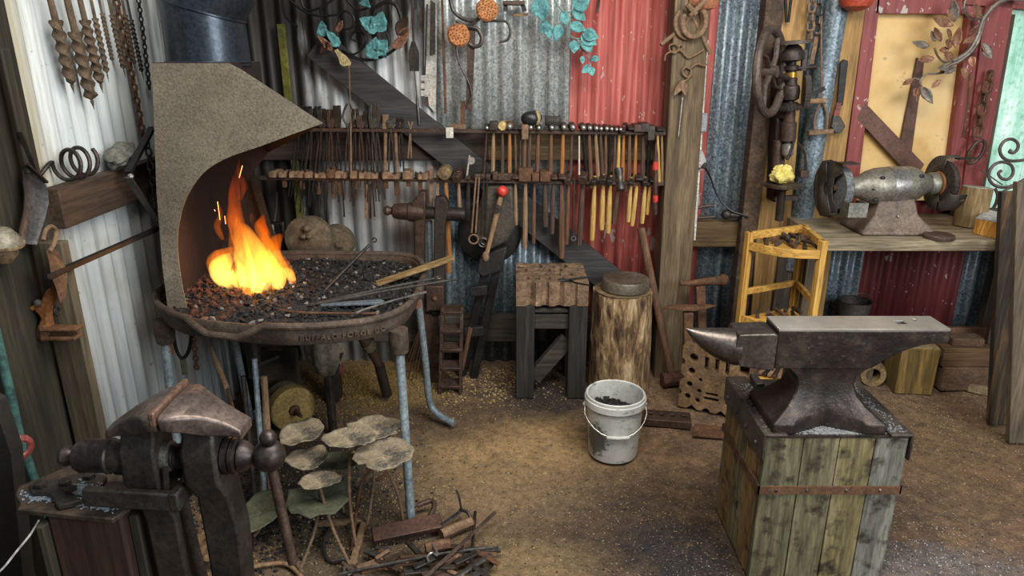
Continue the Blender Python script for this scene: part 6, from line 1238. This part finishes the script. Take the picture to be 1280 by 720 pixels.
for a, c_, e, f in ((856, 100, 842, 120), (854, 102, 857, 120)): leaf(Q(a, c_, -.01), Q(e, f, -.02), .03, (0, -1, 0), .2).build('leaf', rust_pale, t, solid=.003, smooth=60)
tag(B().tube([Q(853, 122), Q(848, 171)], .0032, 6).build('thin_rod', bright_steel), 'thin bright rod hanging straight on the thick post', 'rod')
tag(B().bar(P(884, 50, 3.47), P(868, 300, 3.47), .010, .010, (0, 1, 0)).build('white_conduit', M('white_conduit', '#b9b5ab', '#d4d0c6')), 'thin white conduit running down the edge of the thick post', 'conduit')
gb = M('grey_plastic', '#7d8187', '#93979c', None, 6, .5)
tag(B().box(P(876, 153, 3.46), (.055, .03, .088)).build('junction_box', gb, bevel=.004), 'flat grey blue junction box beside the thick post', 'junction box')
t = thing('plug_socket', 'pale grey socket box with black plug below the junction box', 'socket', P(873, 198, 3.46)); B().poly3([P(a, c_, 3.45) for a, c_ in ((864, 189), (877, 187), (882, 200), (882, 206), (876, 210), (864, 208))], .03).build('box', M('pale_grey_socket', '#8d8c88', '#a9a7a2', None, 8, .5), t, bevel=.004); B().box(P(880, 207, 3.44), (.02, .03, .03), rot(.6, 'Y')).build('plug', paint_black, t, bevel=.004)
tag(B().tube(smoothpath([P(881, 209, 3.44), P(888, 222, 3.47), P(897, 245, 3.48), P(912, 262, 3.47), P(928, 268, 3.46), P(936, 272, 3.44)], 6), .0045, 8).build('black_cable', paint_black), 'black cable curving from the socket across the galvanised sheet', 'cable')
zg_ = P(890, 275, 3.52).z
t = thing('clevis', 'rusty open ended fork lying on the girt beside the thick post', 'fork', P(875, 268, 3.5)); stem('fork', [P(893, 257, 3.5), P(880, 258, 3.5), P(868, 262, 3.5), P(866, 268, 3.5), P(870, 272, 3.5), P(893, 271, 3.5)], .007, brown_iron, t, 8)
t = thing('ball_knob', 'dark ball ended iron lever lying on the girt', 'lever', P(908, 268, 3.49)); B().ball(P(908, 268, 3.49), .026, 16).build('ball', iron, t); B().tube([P(908, 268, 3.49), P(936, 270, 3.49)], [.016, .012], 10).build('shaft', iron, t)
# tools on the pine boards
t = thing('adjustable_wrench', 'long adjustable wrench with red collar hanging on the knotty pine board', 'wrench', P(1048, 120, 3.44))
Yv_ = 3.44; B().poly3([P(a, c_, Yv_) for a, c_ in ((1050, 78), (1054, 74), (1060, 76), (1059, 84), (1053, 132), (1046, 132))], .014).build('handle', black_iron, t, bevel=.003); B().poly3([P(a, c_, Yv_ - .001) for a, c_ in ((1045.5, 128), (1051, 128), (1048, 146), (1041, 146))], .016).build('red_collar', M('worn_red_paint', '#5a2c28', '#8a3a34', None, 20, .5), t, bevel=.002); B().poly3([P(a, c_, Yv_) for a, c_ in ((1041, 144), (1050, 146), (1056, 158), (1050, 166), (1043, 167), (1038, 158))], .022).build('head', grey_iron, t, bevel=.004)
t = thing('tongs', 'small dark tongs hanging at the top of the pale pine board', 'tongs', P(985, 10, 3.46)); 
for a, e in ((981, 983), (990, 985.5)): B().tube([P(a, -12, 3.46), P(e, 28, 3.46)], [.008, .006], 8).build('rein', black_iron, t)
tag(B().lathe([(.002, .0), (.03, .004), (.062, .02), (.075, .05), (.07, .08)], P(1071, -2, 3.40) + V((0, .0, -.055)), (0, 0, 1), 28).build('red_bowl', M('orange_red_paint', '#9c3e2a', '#b8503a', '#8a3424', 10, .45)), 'rounded orange red float hanging above the knotty board', 'float')
for nm, lab, x0_, y0_, x1_, y1_, m in (('chain', 'pale rusty chain hanging beside the drill press', 1016, -8, 1012, 50, rust_pale), ('chain', 'grey chain hanging next to the pale chain by the drill press', 1025, -6, 1021, 44, grey_iron)): chain(nm, lab, [P(x0_, y0_, 3.44), P(x1_, y1_, 3.44)], .05, .006, m)
t = thing('hook_rod', 'long rusty rod with looped clamp hanging between drill press and pine board', 'rod', P(1026, 90, 3.43)); B().tube([P(1027, 20, 3.43), P(1026.5, 40, 3.43), P(1027, 126, 3.43)], .005, 8).build('rod', rust_pale, t)
for d in (-1, 1): B().tube(smoothpath([P(1027, 126, 3.43), P(1027 + d * 5, 136, 3.43), P(1026 + d * 8, 150, 3.43), P(1026 + d * 7, 163, 3.43)], 4), .006, 8).build('fork', rust_pale, t)
B().bar(P(1010, 166, 3.42), P(1041, 164, 3.42), .03, .022).build('cross_bar', rust_pale, t, bevel=.003)
t = thing('iron_coat_hook', 'pale forged strap hook hanging behind the gear of the drill press', 'hook', P(1018, 60, 3.45)); B().bar(P(1022, 40, 3.45), P(1014, 80, 3.45), .02, .008, (0, 1, 0)).build('strap', rust_pale, t)
# copper branch over the door
t = thing('copper_branch', 'forged branch with copper oak like leaves over the cream panel', 'iron branch', P(1190, 60, 3.44)); Yb2 = 3.46
def K(a, c_, dy=0.0): return P(a, c_, Yb2 + dy)
brm = M('branch_iron', '#6b6259', '#8b8177', '#a59b90', 14, .5, .4)
for pts, r in (([(1268, -4), (1250, 2), (1238, 12), (1228, 26), (1222, 45), (1212, 62), (1200, 72), (1190, 76)], .010), ([(1262, -2), (1244, 6), (1232, 20), (1226, 40), (1218, 60), (1200, 76), (1186, 82), (1176, 90)], .008), ([(1240, 8), (1228, 22), (1216, 24), (1206, 14), (1206, 2), (1212, -6)], .006), ([(1190, 76), (1180, 78), (1172, 70), (1168, 60)], .005), ([(1192, 88), (1172, 92), (1158, 93), (1150, 102), (1153, 110)], .005), ([(1280, 0), (1262, -2)], .008), ([(1150, 100), (1142, 98), (1132, 104)], .0035)): stem('stem', [K(a, c_) for a, c_ in pts], r, brm, t, 8)
for i, (a, c_, e, f, w) in enumerate(((1193, 28, 1192, -2, .05), (1192, 32, 1166, 22, .045), (1192, 26, 1184, 12, .04), (1176, 52, 1168, 34, .035), (1170, 52, 1164, 38, .03), (1190, 48, 1184, 36, .045), (1194, 60, 1200, 32, .045), (1190, 58, 1182, 50, .045), (1162, 58, 1140, 52, .04), (1168, 72, 1148, 75, .04), (1186, 62, 1174, 63, .035), (1192, 72, 1180, 68, .05), (1188, 84, 1172, 85, .035), (1226, 22, 1218, 4, .05), (1210, 44, 1222, 32, .045), (1218, 46, 1204, 54, .035), (1228, 54, 1240, 74, .055), (1226, 54, 1232, 66, .04), (1214, 70, 1216, 84, .04), (1206, 84, 1206, 98, .045), (1196, 84, 1180, 92, .035), (1142, 98, 1128, 106, .03), (1176, 100, 1164, 110, .03), (1150, 108, 1146, 128, .045), (1152, 108, 1166, 130, .05), (1148, 110, 1142, 120, .035))):
    leaf(K(a, c_, -.03), K(e, f, -.05 - .02 * (i % 2)), w * .85, (.8 * ((i % 3) - 1), -1, .2), .3, 0, i, edge=.3).build('leaf', copper if i % 4 else brm, t, solid=.002, smooth=60)
tag(B().tube([P(1213, 92, 3.46), P(1210, 130, 3.46), P(1203, 172, 3.46)], [.010, .006, .005], 6).build('door_bolt', rust), 'rusty bolt rod hanging on the red stile below the copper branch', 'bolt')
tag(B().bar(P(1182, 201, 3.44), P(1199, 197, 3.44), .02, .02).build('hasp', rust_pale, bevel=.002), 'small rusty hasp on the red stile above the wire wheel', 'hasp')
# switch box behind the fire
t = thing('switch_box', 'small dark switch box with pale label on the sooty wall', 'switch box', P(345, 289, 3.48)); B().box(P(345, 288, 3.5), (.08, .04, .085)).build('box', black_iron, t, bevel=.004); B().box(P(340, 287, 3.478), (.022, .004, .05)).build('label', M('label_print', '#3a3836', '#b5b2aa', None, 120, .6), t); B().box(P(354, 287, 3.475), (.012, .012, .08)).build('cover_edge', grey_iron, t, bevel=.002); B().tube([P(343, 277, 3.5), P(345, 262, 3.52), P(346, 240, 3.53)], .006, 8).build('conduit', grey_iron, t)
trim(B().bar(P(378, 290, 3.555) - V((0, 0, .7)), P(351, 30, 3.555), .038, .02, (0, 1, 0)), M('mossy_yellow_batten', '#4d4a1e', '#75722f', '#8d8a40', 10, .8), 'narrow mossy yellow batten on the sooty wall')
# blower behind the forge
t = thing('forge_blower', 'round brown cast blower housing behind the forge', 'blower', (P(392, 300, 3.15).x, 3.15, 0)); c = P(385, 299, 3.12); bm_ = M('blower_cast_iron', '#4a4030', '#6f6350', '#8b7f69', 14, .8, .2, .6, 50)
B().lathe([(.02, -.012), (.088, -.01), (.102, 0), (.104, .02), (.096, .06), (.09, .09)], c, (0, 1, 0), 36).build('housing', bm_, t); B().lathe([(.10, -.004), (.107, 0), (.107, .012), (.10, .014)], c, (0, 1, 0), 36).build('rim', bm_, t)
for a, e, r in ((383, 286, .02), (379, 296, .016), (386, 296, .014)): B().ball(P(a, e, 3.10), (r, .02, r * .8), 12).build('boss', bm_, t)
B().lathe([(.002, .03), (.085, .03), (.085, .12), (.06, .14)], c + V((.10, .02, -.045)), (0, 1, 0), 28).build('scroll_case', bm_, t); B().box(P(425, 305, 3.16), (.03, .03, .02)).build('lug', bm_, t)
B().box((c.x + .04, 3.18, (c.z - .09) / 2), (.07, .08, c.z - .09)).build('pedestal', iron, t, bevel=.004)
# ---------------------------------------------------------------- under the forge
t = thing('air_pipe', 'brown elbow air pipe running down behind the forge leg', 'pipe', P(455, 430, 3.05)); B().tube(smoothpath([P(449, 398, 3.0), P(449, 412, 3.0), P(454, 424, 3.02), P(462, 436, 3.06), P(474, 456, 3.12)], 5), .022, 12).build('pipe', brown_iron, t); B().lathe([(.028, -.012), (.028, .03)], P(459, 431, 3.05), P(470, 450, 3.1) - P(459, 431, 3.05), 14).build('collar', bm_, t); B().tube([P(474, 456, 3.12), V((P(482, 470, 3.15).x, 3.16, .03))], .026, 12).build('flange', iron, t)
t = thing('ribbed_pot', 'pale ribbed metal pot hanging below the forge', 'pot', P(410, 440, 2.85)); c = P(404, 402, 2.85); sc = 2.95 / F
b = B(); rings = []
for z, r in ((.0, .065), (-.05, .078), (-.12, .085), (-.18, .078), (-.23, .055), (-.25, .03)): rings.append([c + V((r * (1 + .10 * cos(7 * a)) * cos(a), r * (1 + .10 * cos(7 * a)) * sin(a), z)) for a in [2 * pi * k / 42 for k in range(42)]])
b.loft(rings); b.build('pot', M('pale_dusty_metal', '#5a5447', '#8d8473', '#b5ab96', 12, .7, .2), t, smooth=70); B().bar(P(421, 420, 2.84), P(428, 466, 2.84), .02, .02, (0, 1, 0)).build('strap', M('rust_red_strap', '#5a3428', '#7d4a38', None, 16, .8), t); B().tube([P(426, 440, 2.83), P(418, 470, 2.83)], .012, 8).build('bracket', iron, t); B().tube([c + V((0, 0, -.25)), V((c.x, c.y, .0))], .02, 10).build('stem', iron, t)
t = fg; c = P(312, 405, 2.5); B().lathe([(.05, 0), (.045, -.07), (.03, -.09), (.026, -.28), (.03, -.29)], V((c.x, 2.5, .74)), (0, 0, 1), 20).build('ash_dump', black_iron, t); B().bar(P(316, 455, 2.48), P(342, 445, 2.6), .05, .012).build('gate', iron, t); B().tube([V((c.x, 2.5, .6)), P(350, 430, 2.7), P(372, 422, 2.72)], .03, 14).build('air_duct', black_iron, t); B().lathe([(.026, .3), (.022, .0)], (c.x, 2.5, .0), (0, 0, 1), 14).build('support', galv_pipe, t)
t = thing('wooden_box', 'dusty dark box standing under the forge behind the grindstone', 'box', P(360, 470, 2.75)); q = G(357, 512, 0); q.y = 3.12; hz_ = P(350, 456, 3.05).z; B().box((xs(346, .3, 3.15), 3.15, hz_ / 2), (.17, .20, hz_), rotz(.2)).build('box', M('dusty_box_wood', '#2c261f', '#4a4030', '#6f6348', 9, .9), t, bevel=.004)
# grindstone
c = G(367, 511, .11); t = thing('grindstone', 'thick yellowish grindstone with iron spindle lying upright under the forge', 'grindstone', (c.x, c.y, 0)); ax = V((.62, -.78, .02)); rr_ = .102; c.z = rr_ + .005
B().lathe([(.012, -.06), (rr_, -.06), (rr_ + .002, -.05), (rr_ + .002, .0), (rr_ - .004, .006), (.012, .006)], c, ax, 44).build('stone', M('yellow_grindstone', '#8a7444', '#ad935a', '#c4ab72', 9, .9, 0, .4, 90), t); B().lathe([(.022, .004), (.026, .01), (.024, .02), (.012, .024), (.009, .085)], c, ax, 18).build('spindle', rust, t)
c2_ = c + ax * -.1; B().lathe([(.012, -.02), (rr_ * .95, -.02), (rr_ * .95, .02), (.012, .02)], c2_, ax, 36).build('back_plate', M('dusty_dark_stone', '#4a4636', '#68624c', '#837c62', 12, .95), t)
# chain, file and pipe bits behind the vise
chain('chain', 'rusty chain hanging below the hearth by the hood column', [P(240, 404, 2.45), P(246, 462, 2.47)], .026, .004, rust)
t = thing('file', 'old file with tan wooden handle leaning under the forge', 'file', P(278, 470, 2.3)); B().tube([P(264, 434, 2.42), P(270, 452, 2.38), P(284, 486, 2.3)], [.003, .010, .010], 10).build('handle', handle_tan, t); B().bar(P(284, 486, 2.3), P(297, 528, 2.2), .012, .005, (0, 1, 0), .006).build('blade', rust, t)
t = thing('leather_strap', 'dark leather strap looped below the hearth corner', 'strap', P(225, 440, 2.4)); stem('strap', [P(216, 412, 2.42), P(220, 436, 2.42), P(228, 448, 2.42), P(236, 438, 2.42), P(240, 415, 2.42)], .007, black_iron, t); B().bar(P(228, 446, 2.42), P(231, 468, 2.42), .02, .008, (0, 1, 0)).build('tail', M('olive_strap', '#3d3d2b', '#5a5a42', None, 14, .8), t)
t = thing('bundle_rods', 'thin rusty rods bundled against the wall behind the forge leg', 'rods', P(530, 440, 3.2))
t.name = 'wire_bundle'
for i in range(5): B().tube([G(500 + i * 5, 474 + i % 2 * 3, 0.005), P(524 + i * 2.2, 412 - i * 3, 3.28)], .003, 5).build('wire', rust, t)
for i, (a, c_, e, f, m) in enumerate(((318, 448, 322, 560, galv_pipe), (324, 500, 320, 585, brown_iron), (304, 470, 312, 575, iron), (330, 470, 326, 520, handle_tan))):
    tag(B().tube([P(a, c_, 2.35), V((P(e, f, 2.25).x, 2.25, 0.005))], .010 + .002 * (i % 2), 8).build('iron_stake', m), ('galvanised stake', 'brown stake', 'dark stake', 'tan wooden stake')[i] + ' standing under the forge behind the vise screw', 'stake')
# ---------------------------------------------------------------- forged lily pad leaves on the floor
padm = N('dusty_pad_leaf'); f1 = padm.noise(9, None, 5, .7); f2 = padm.noise(160, None, 2); colp = padm.ramp(f1, [(.3, '#5d5244'), (.5, '#8a7c66'), (.7, '#aa9b82')])
colp = padm.mixc(padm.ramp(padm.noise(11, padm.map((1, 1, 1), (3, 3, 3)), 3), [(.5, 0.0), (.6, .85)]), colp, '#3d3c38'); colp = padm.mixc(padm.ramp(f2, [(.6, 0.0), (.68, .7)]), colp, '#c4bba8'); padmat = padm.fin(colp, .85, 0, f2, .4)
greenpad = M('olive_pad_leaf', '#3a3c2e', '#585a46', '#74745a', 8, .85, 0, .4, 60)
PAD = [(480, 568, 37, 26, .36, .10, padmat, (505, 660), 'biggest ragged pad leaf against the pipe leg'), (436, 549, 34, 14, .40, .02, padmat, (446, 690), 'wide flat pad leaf between two other pads'), (468, 536, 34, 16, .36, .02, padmat, (458, 660), 'dusty pad leaf partly behind the pipe leg'), (377, 542, 26, 21, .36, .05, padmat, (386, 620), 'scale covered pad leaf before the grindstone'), (384, 574, 26, 15, .30, .02, padmat, (366, 640), 'square edged dark pad leaf under the scaly one'),
       (400, 602, 26, 12, .27, .02, padmat, (440, 712), 'small cupped pad leaf on a curved tan stem'), (398, 622, 40, 26, .19, .06, greenpad, (374, 715), 'large olive folded pad leaf lying below the small one'), (425, 578, 28, 11, .25, .0, greenpad, (430, 640), 'plain olive pad leaf half hidden behind other pads'), (326, 640, 26, 25, .10, .04, greenpad, (318, 670), 'dark round pad leaf behind the vise handle')]
padst = M('pad_stem_iron', '#5c4836', '#7d654d', '#987d60', 16, .75)
for i, (px, py, hw, hh, z, tilt, m, ft, lab) in enumerate(PAD):
    c = G(px, py, z); d = (c - EYE).dot(FW); rx = hw / F * d; ry = hh / F * d / .56
    t = thing('pad_leaf', lab, 'forged leaf', c, 'forged pad leaves under the forge'); b = B(); K_ = 30; rows = [[c + V((0, 0, -.006))] * K_]
    for q in (.35, .7, .9, 1.0):
        row = []
        for k in range(K_):
            a = 2 * pi * k / K_; e = 1 + .10 * noise.noise(V((cos(a) * 2, sin(a) * 2, i * 3.1))) + (.03 * ((k % 3) - 1) if q == 1.0 else 0) - (.22 if abs(a - 4.2 - i) < .16 and q > .6 else 0)
            x, y = rx * q * e * cos(a), ry * q * e * sin(a); row.append(c + V((x, y, .008 * q * q + .013 * q * noise.noise(V((x * 16, y * 16, i))) - tilt * y * 1.0)))
        rows.append(row)
    b.loft(rows, caps=False); b.build('leaf', m, t, solid=.003, smooth=50)
    g_ = G(*ft, .004); mid = mix(c, g_, .5) + V((.012 * (-1) ** i, .0, -.01)); stem('stem', [c + V((0, 0, -.01)), c + V((0, 0, -.04)), mid, g_], .0055, padst, t, 8)
def rodg(lab, pts, r, m, flat=1.0, nm='iron_rod', cat='iron rod', sm=True, n=8):   # pts: image x, y and height
    q = [G(a, c_, z) for a, c_, z in pts]; return tag(B().tube(smoothpath(q, 5) if sm and len(q) > 2 else q, r, n, False, flat).build(nm, m), lab, cat)
rodg('curved tan bar looping over the floor beside the pad stems', [(362, 628, .10), (352, 650, .08), (364, 690, .03), (378, 716, .01)], .007, padst)
rodg('pale hooked rod standing between the pad leaves', [(412, 660, .006), (404, 680, .006), (412, 700, .006), (432, 698, .006)], .006, grey_iron)
rodg('brown stem with ring end lying against the pipe leg', [(462, 600, .10), (476, 598, .11), (484, 586, .12), (470, 582, .13), (450, 610, .06), (440, 690, .008)], .006, rust)
t = thing('angle_frame', 'welded tan angle iron frame lying on the floor by the pad stems', 'iron frame', G(450, 670, 0)); B().bar(G(455, 655, .012), G(440, 708, .012), .022, .022).build('bar', padst, t, bevel=.002); B().bar(G(395, 655, .012), G(458, 651, .012), .018, .018).build('bar', padst, t, bevel=.002)
rodg('long tan rod lying flat across the floor behind the vise handle', [(296, 714, .006), (330, 706, .006), (358, 705, .006), (378, 722, .006)], .007, handle_tan)
for i, (a, c_, e, f) in enumerate(((240, 690, 262, 662), (246, 694, 282, 668), (252, 700, 300, 676))): o = leaf(G(a, c_, .03), G(e, f, .09), .05, (0, -.6, .8), .2, 0, i).build('dry_leaf', M('dry_brown_leaf', '#5a4630', '#846a4a', '#a08460', 20, .9) if i == 0 else bpy.data.materials['dry_brown_leaf'], solid=.002, smooth=60); tag(o, ('narrow', 'curled', 'wide')[i] + ' dry brown forged leaf behind the vise leg', 'forged leaf')
# ---------------------------------------------------------------- scrap pile on the floor
a = G(466, 680, 0); e = G(552, 662, 0); hm = M('heat_coloured_bar', '#3a302e', '#6d4a3c', '#8f5c44', 7, .5, .5, .3, 60)
tag(B().bar(a + V((0, 0, .035)), e + V((0, 0, .035)), .062, .024, (0, -.35, 1)).build('iron_slab', hm, bevel=.003), 'thick heat coloured iron slab on the scrap pile', 'iron slab')
rodg('tapered bright bar poking out behind the heat coloured slab', [(552, 656, .04), (568, 645, .04), (577, 638, .04)], .009, grey_iron, .5)
rodg('hooked rod curving upward at the scrap pile top', [(577, 640, .04), (574, 622, .09), (570, 612, .11)], .004, black_iron)
rodg('short claw shaped rod beside the hooked rod', [(577, 638, .04), (584, 640, .04), (590, 650, .02)], .006, iron)
rodg('round orange brown wooden bar end on the scrap pile', [(532, 686, .04), (548, 682, .042), (563, 680, .044)], .020, handle_brown, nm='wooden_rod', cat='wooden rod')
rodg('thick brown round bar lying behind the heat coloured slab', [(552, 668, .02), (570, 660, .022), (590, 652, .024)], .019, rust_pale, nm='round_bar', cat='round bar')
rodg('curved dark hook lying behind the pipe leg foot', [(526, 660, .012), (534, 650, .015), (542, 636, .03), (540, 626, .04), (522, 632, .03)], .010, brown_iron)
tag(B().poly3([G(p, q, .01) for p, q in ((480, 668), (484, 656), (512, 656), (516, 666), (498, 672))], .012).build('iron_plate', grey_iron, bevel=.002), 'dark plate with a bolt lying behind the heat coloured slab', 'iron plate')
rodg('long straight dark square bar crossing the scrap pile', [(528, 724, .05), (575, 682, .06), (618, 641, .05)], .008, brown_iron, 1, 'square_bar', 'iron bar', False, 4)
rodg('long bright rod crossing the scrap pile low', [(424, 718, .03), (450, 712, .035), (500, 702, .04), (560, 691, .04), (616, 684, .03)], .0055, grey_iron)
rodg('twisted rod end beyond the bright rod', [(580, 694, .02), (600, 690, .02), (626, 688, .02)], .007, iron)
rodg('thin brown rod along the scrap pile', [(452, 716, .02), (490, 708, .02), (532, 703, .02)], .005, rust)
rodg('upright looking dark rod across the scrap pile end', [(588, 726, .02), (590, 690, .03), (594, 640, .01)], .006, iron)
rodg('grey forked bar sticking from the scrap pile front', [(566, 724, .03), (590, 708, .035), (614, 694, .03)], .010, grey_iron, .6)
rodg('s shaped hook on the scrap pile', [(536, 702, .05), (534, 696, .052), (540, 691, .054), (546, 694, .054), (545, 688, .055), (540, 680, .056)], .0045, bright_steel, nm='hook', cat='hook')
rodg('curled bright scroll end at the scrap pile tip', [(446, 702, .01), (436, 704, .015), (430, 712, .02), (436, 718, .025), (442, 712, .025)], .005, bright_steel, nm='scroll', cat='scroll')
SM = [iron, brown_iron, rust, grey_iron, rust_pale, handle_dark]; SN = ['dark iron', 'brown iron', 'rusty', 'grey iron', 'pale rusty', 'charred wooden']
for i in range(34):
    px = rnd.uniform(440, 612); py = rnd.uniform(682, 722); an = rnd.uniform(-.9, .9); L = rnd.uniform(.05, .13); c = G(px, py, .012 + .026 * rnd.random()); k = i % 6
    dv = V((cos(an), sin(an), rnd.uniform(-.12, .12))) * L / 2
    o = B().bar(c - dv, c + dv, rnd.uniform(.012, .024), rnd.uniform(.006, .012)).build('scrap_bar', SM[k], bevel=.002); tag(o, 'short %s offcut in the scrap pile on the floor' % SN[k], 'scrap iron', '%s offcuts in the scrap pile' % SN[k])
# ---------------------------------------------------------------- loose litter on the dirt
b = B(); 
def litter(n_, fx, s0, s1, mi):
    for _ in range(n_):
        q = fx()
        if q is None or not (-1.36 < q[0] < 3.2 and 1.3 < q[1] < 3.54): continue
        lump(b, (q[0], q[1], gz(q[0], q[1]) + .001), rnd.uniform(s0, s1), mi)
def around(px, py, sx, sy):
    g_ = G(px, py, 0); return lambda: (g_.x + rnd.gauss(0, sx), g_.y + rnd.gauss(0, sy))
uni = lambda: (rnd.uniform(-1.3, 2.8), rnd.uniform(1.5, 3.5))
litter(2600, uni, .0015, .004, 0); litter(1500, uni, .0015, .0045, 1); litter(500, uni, .002, .006, 2)
litter(2400, around(440, 478, .26, .17), .003, .008, 3); litter(900, around(600, 478, .25, .14), .003, .009, 0); litter(1300, around(330, 620, .28, .3), .003, .009, 1); litter(700, around(310, 650, .14, .16), .006, .014, 1); litter(500, around(860, 690, .14, .14), .002, .005, 1); litter(500, around(1150, 700, .2, .12), .002, .004, 4); litter(500, around(680, 480, .25, .12), .003, .008, 1); litter(700, around(640, 580, .5, .3), .0015, .004, 0); litter(700, around(1180, 520, .4, .25), .002, .005, 0); litter(900, around(430, 640, .3, .22), .002, .006, 0)
o = b.build('floor_litter', [M('pale_chips', '#8a7650', '#b39c6e', '#cdb98c', 200, .9), coalm, M('brown_crumbs', '#4a3724', '#6b5236', None, 200, .9), M('straw_gravel', '#7a5f2e', '#a3803f', '#c4a25c', 120, .9), M('grey_crumbs', '#8f8f8d', '#c0c0be', None, 200, .7)], smooth=0); tag(o, 'loose wood chips, coal crumbs and gravel scattered over the dirt floor', 'litter', kind='stuff')
# ---------------------------------------------------------------- camera, light
cam = bpy.data.cameras.new('camera'); co = bpy.data.objects.new('camera', cam); C.objects.link(co)
cam.sensor_width = 36; cam.lens = 36 * F / 1280; co.location = EYE; co.rotation_euler = (pi / 2 - TH, 0, 0); cam.clip_start = .05
S = bpy.context.scene; S.camera = co
S.view_settings.view_transform = 'Standard'; S.view_settings.look = 'None'; S.view_settings.exposure = 0.0; S.view_settings.gamma = 1
S.view_settings.use_curve_mapping = False
W = bpy.data.worlds.new('sky'); S.world = W; W.use_nodes = True
bg = W.node_tree.nodes['Background']; bg.inputs[0].default_value = (.90, .95, 1.0, 1); bg.inputs[1].default_value = .20
def area(name, loc, aim, sx, sy, e, col):
    l = bpy.data.lights.new(name, 'AREA'); l.shape = 'RECTANGLE'; l.size = sx; l.size_y = sy; l.energy = e; l.color = col
    o = bpy.data.objects.new(name, l); C.objects.link(o); o.location = loc
    o.rotation_euler = (V(aim) - V(loc)).to_track_quat('-Z', 'Y').to_euler(); return o
area('strip_lamp', (.55, 1.3, 2.75), (.3, 2.3, 0), 2.0, .9, 80, (1, .95, .86))
area('doorway_daylight', (2.6, -.6, 2.3), (.2, 3.0, .6), 1.8, 1.8, 125, (.93, .97, 1))
S.cycles.use_denoising = True
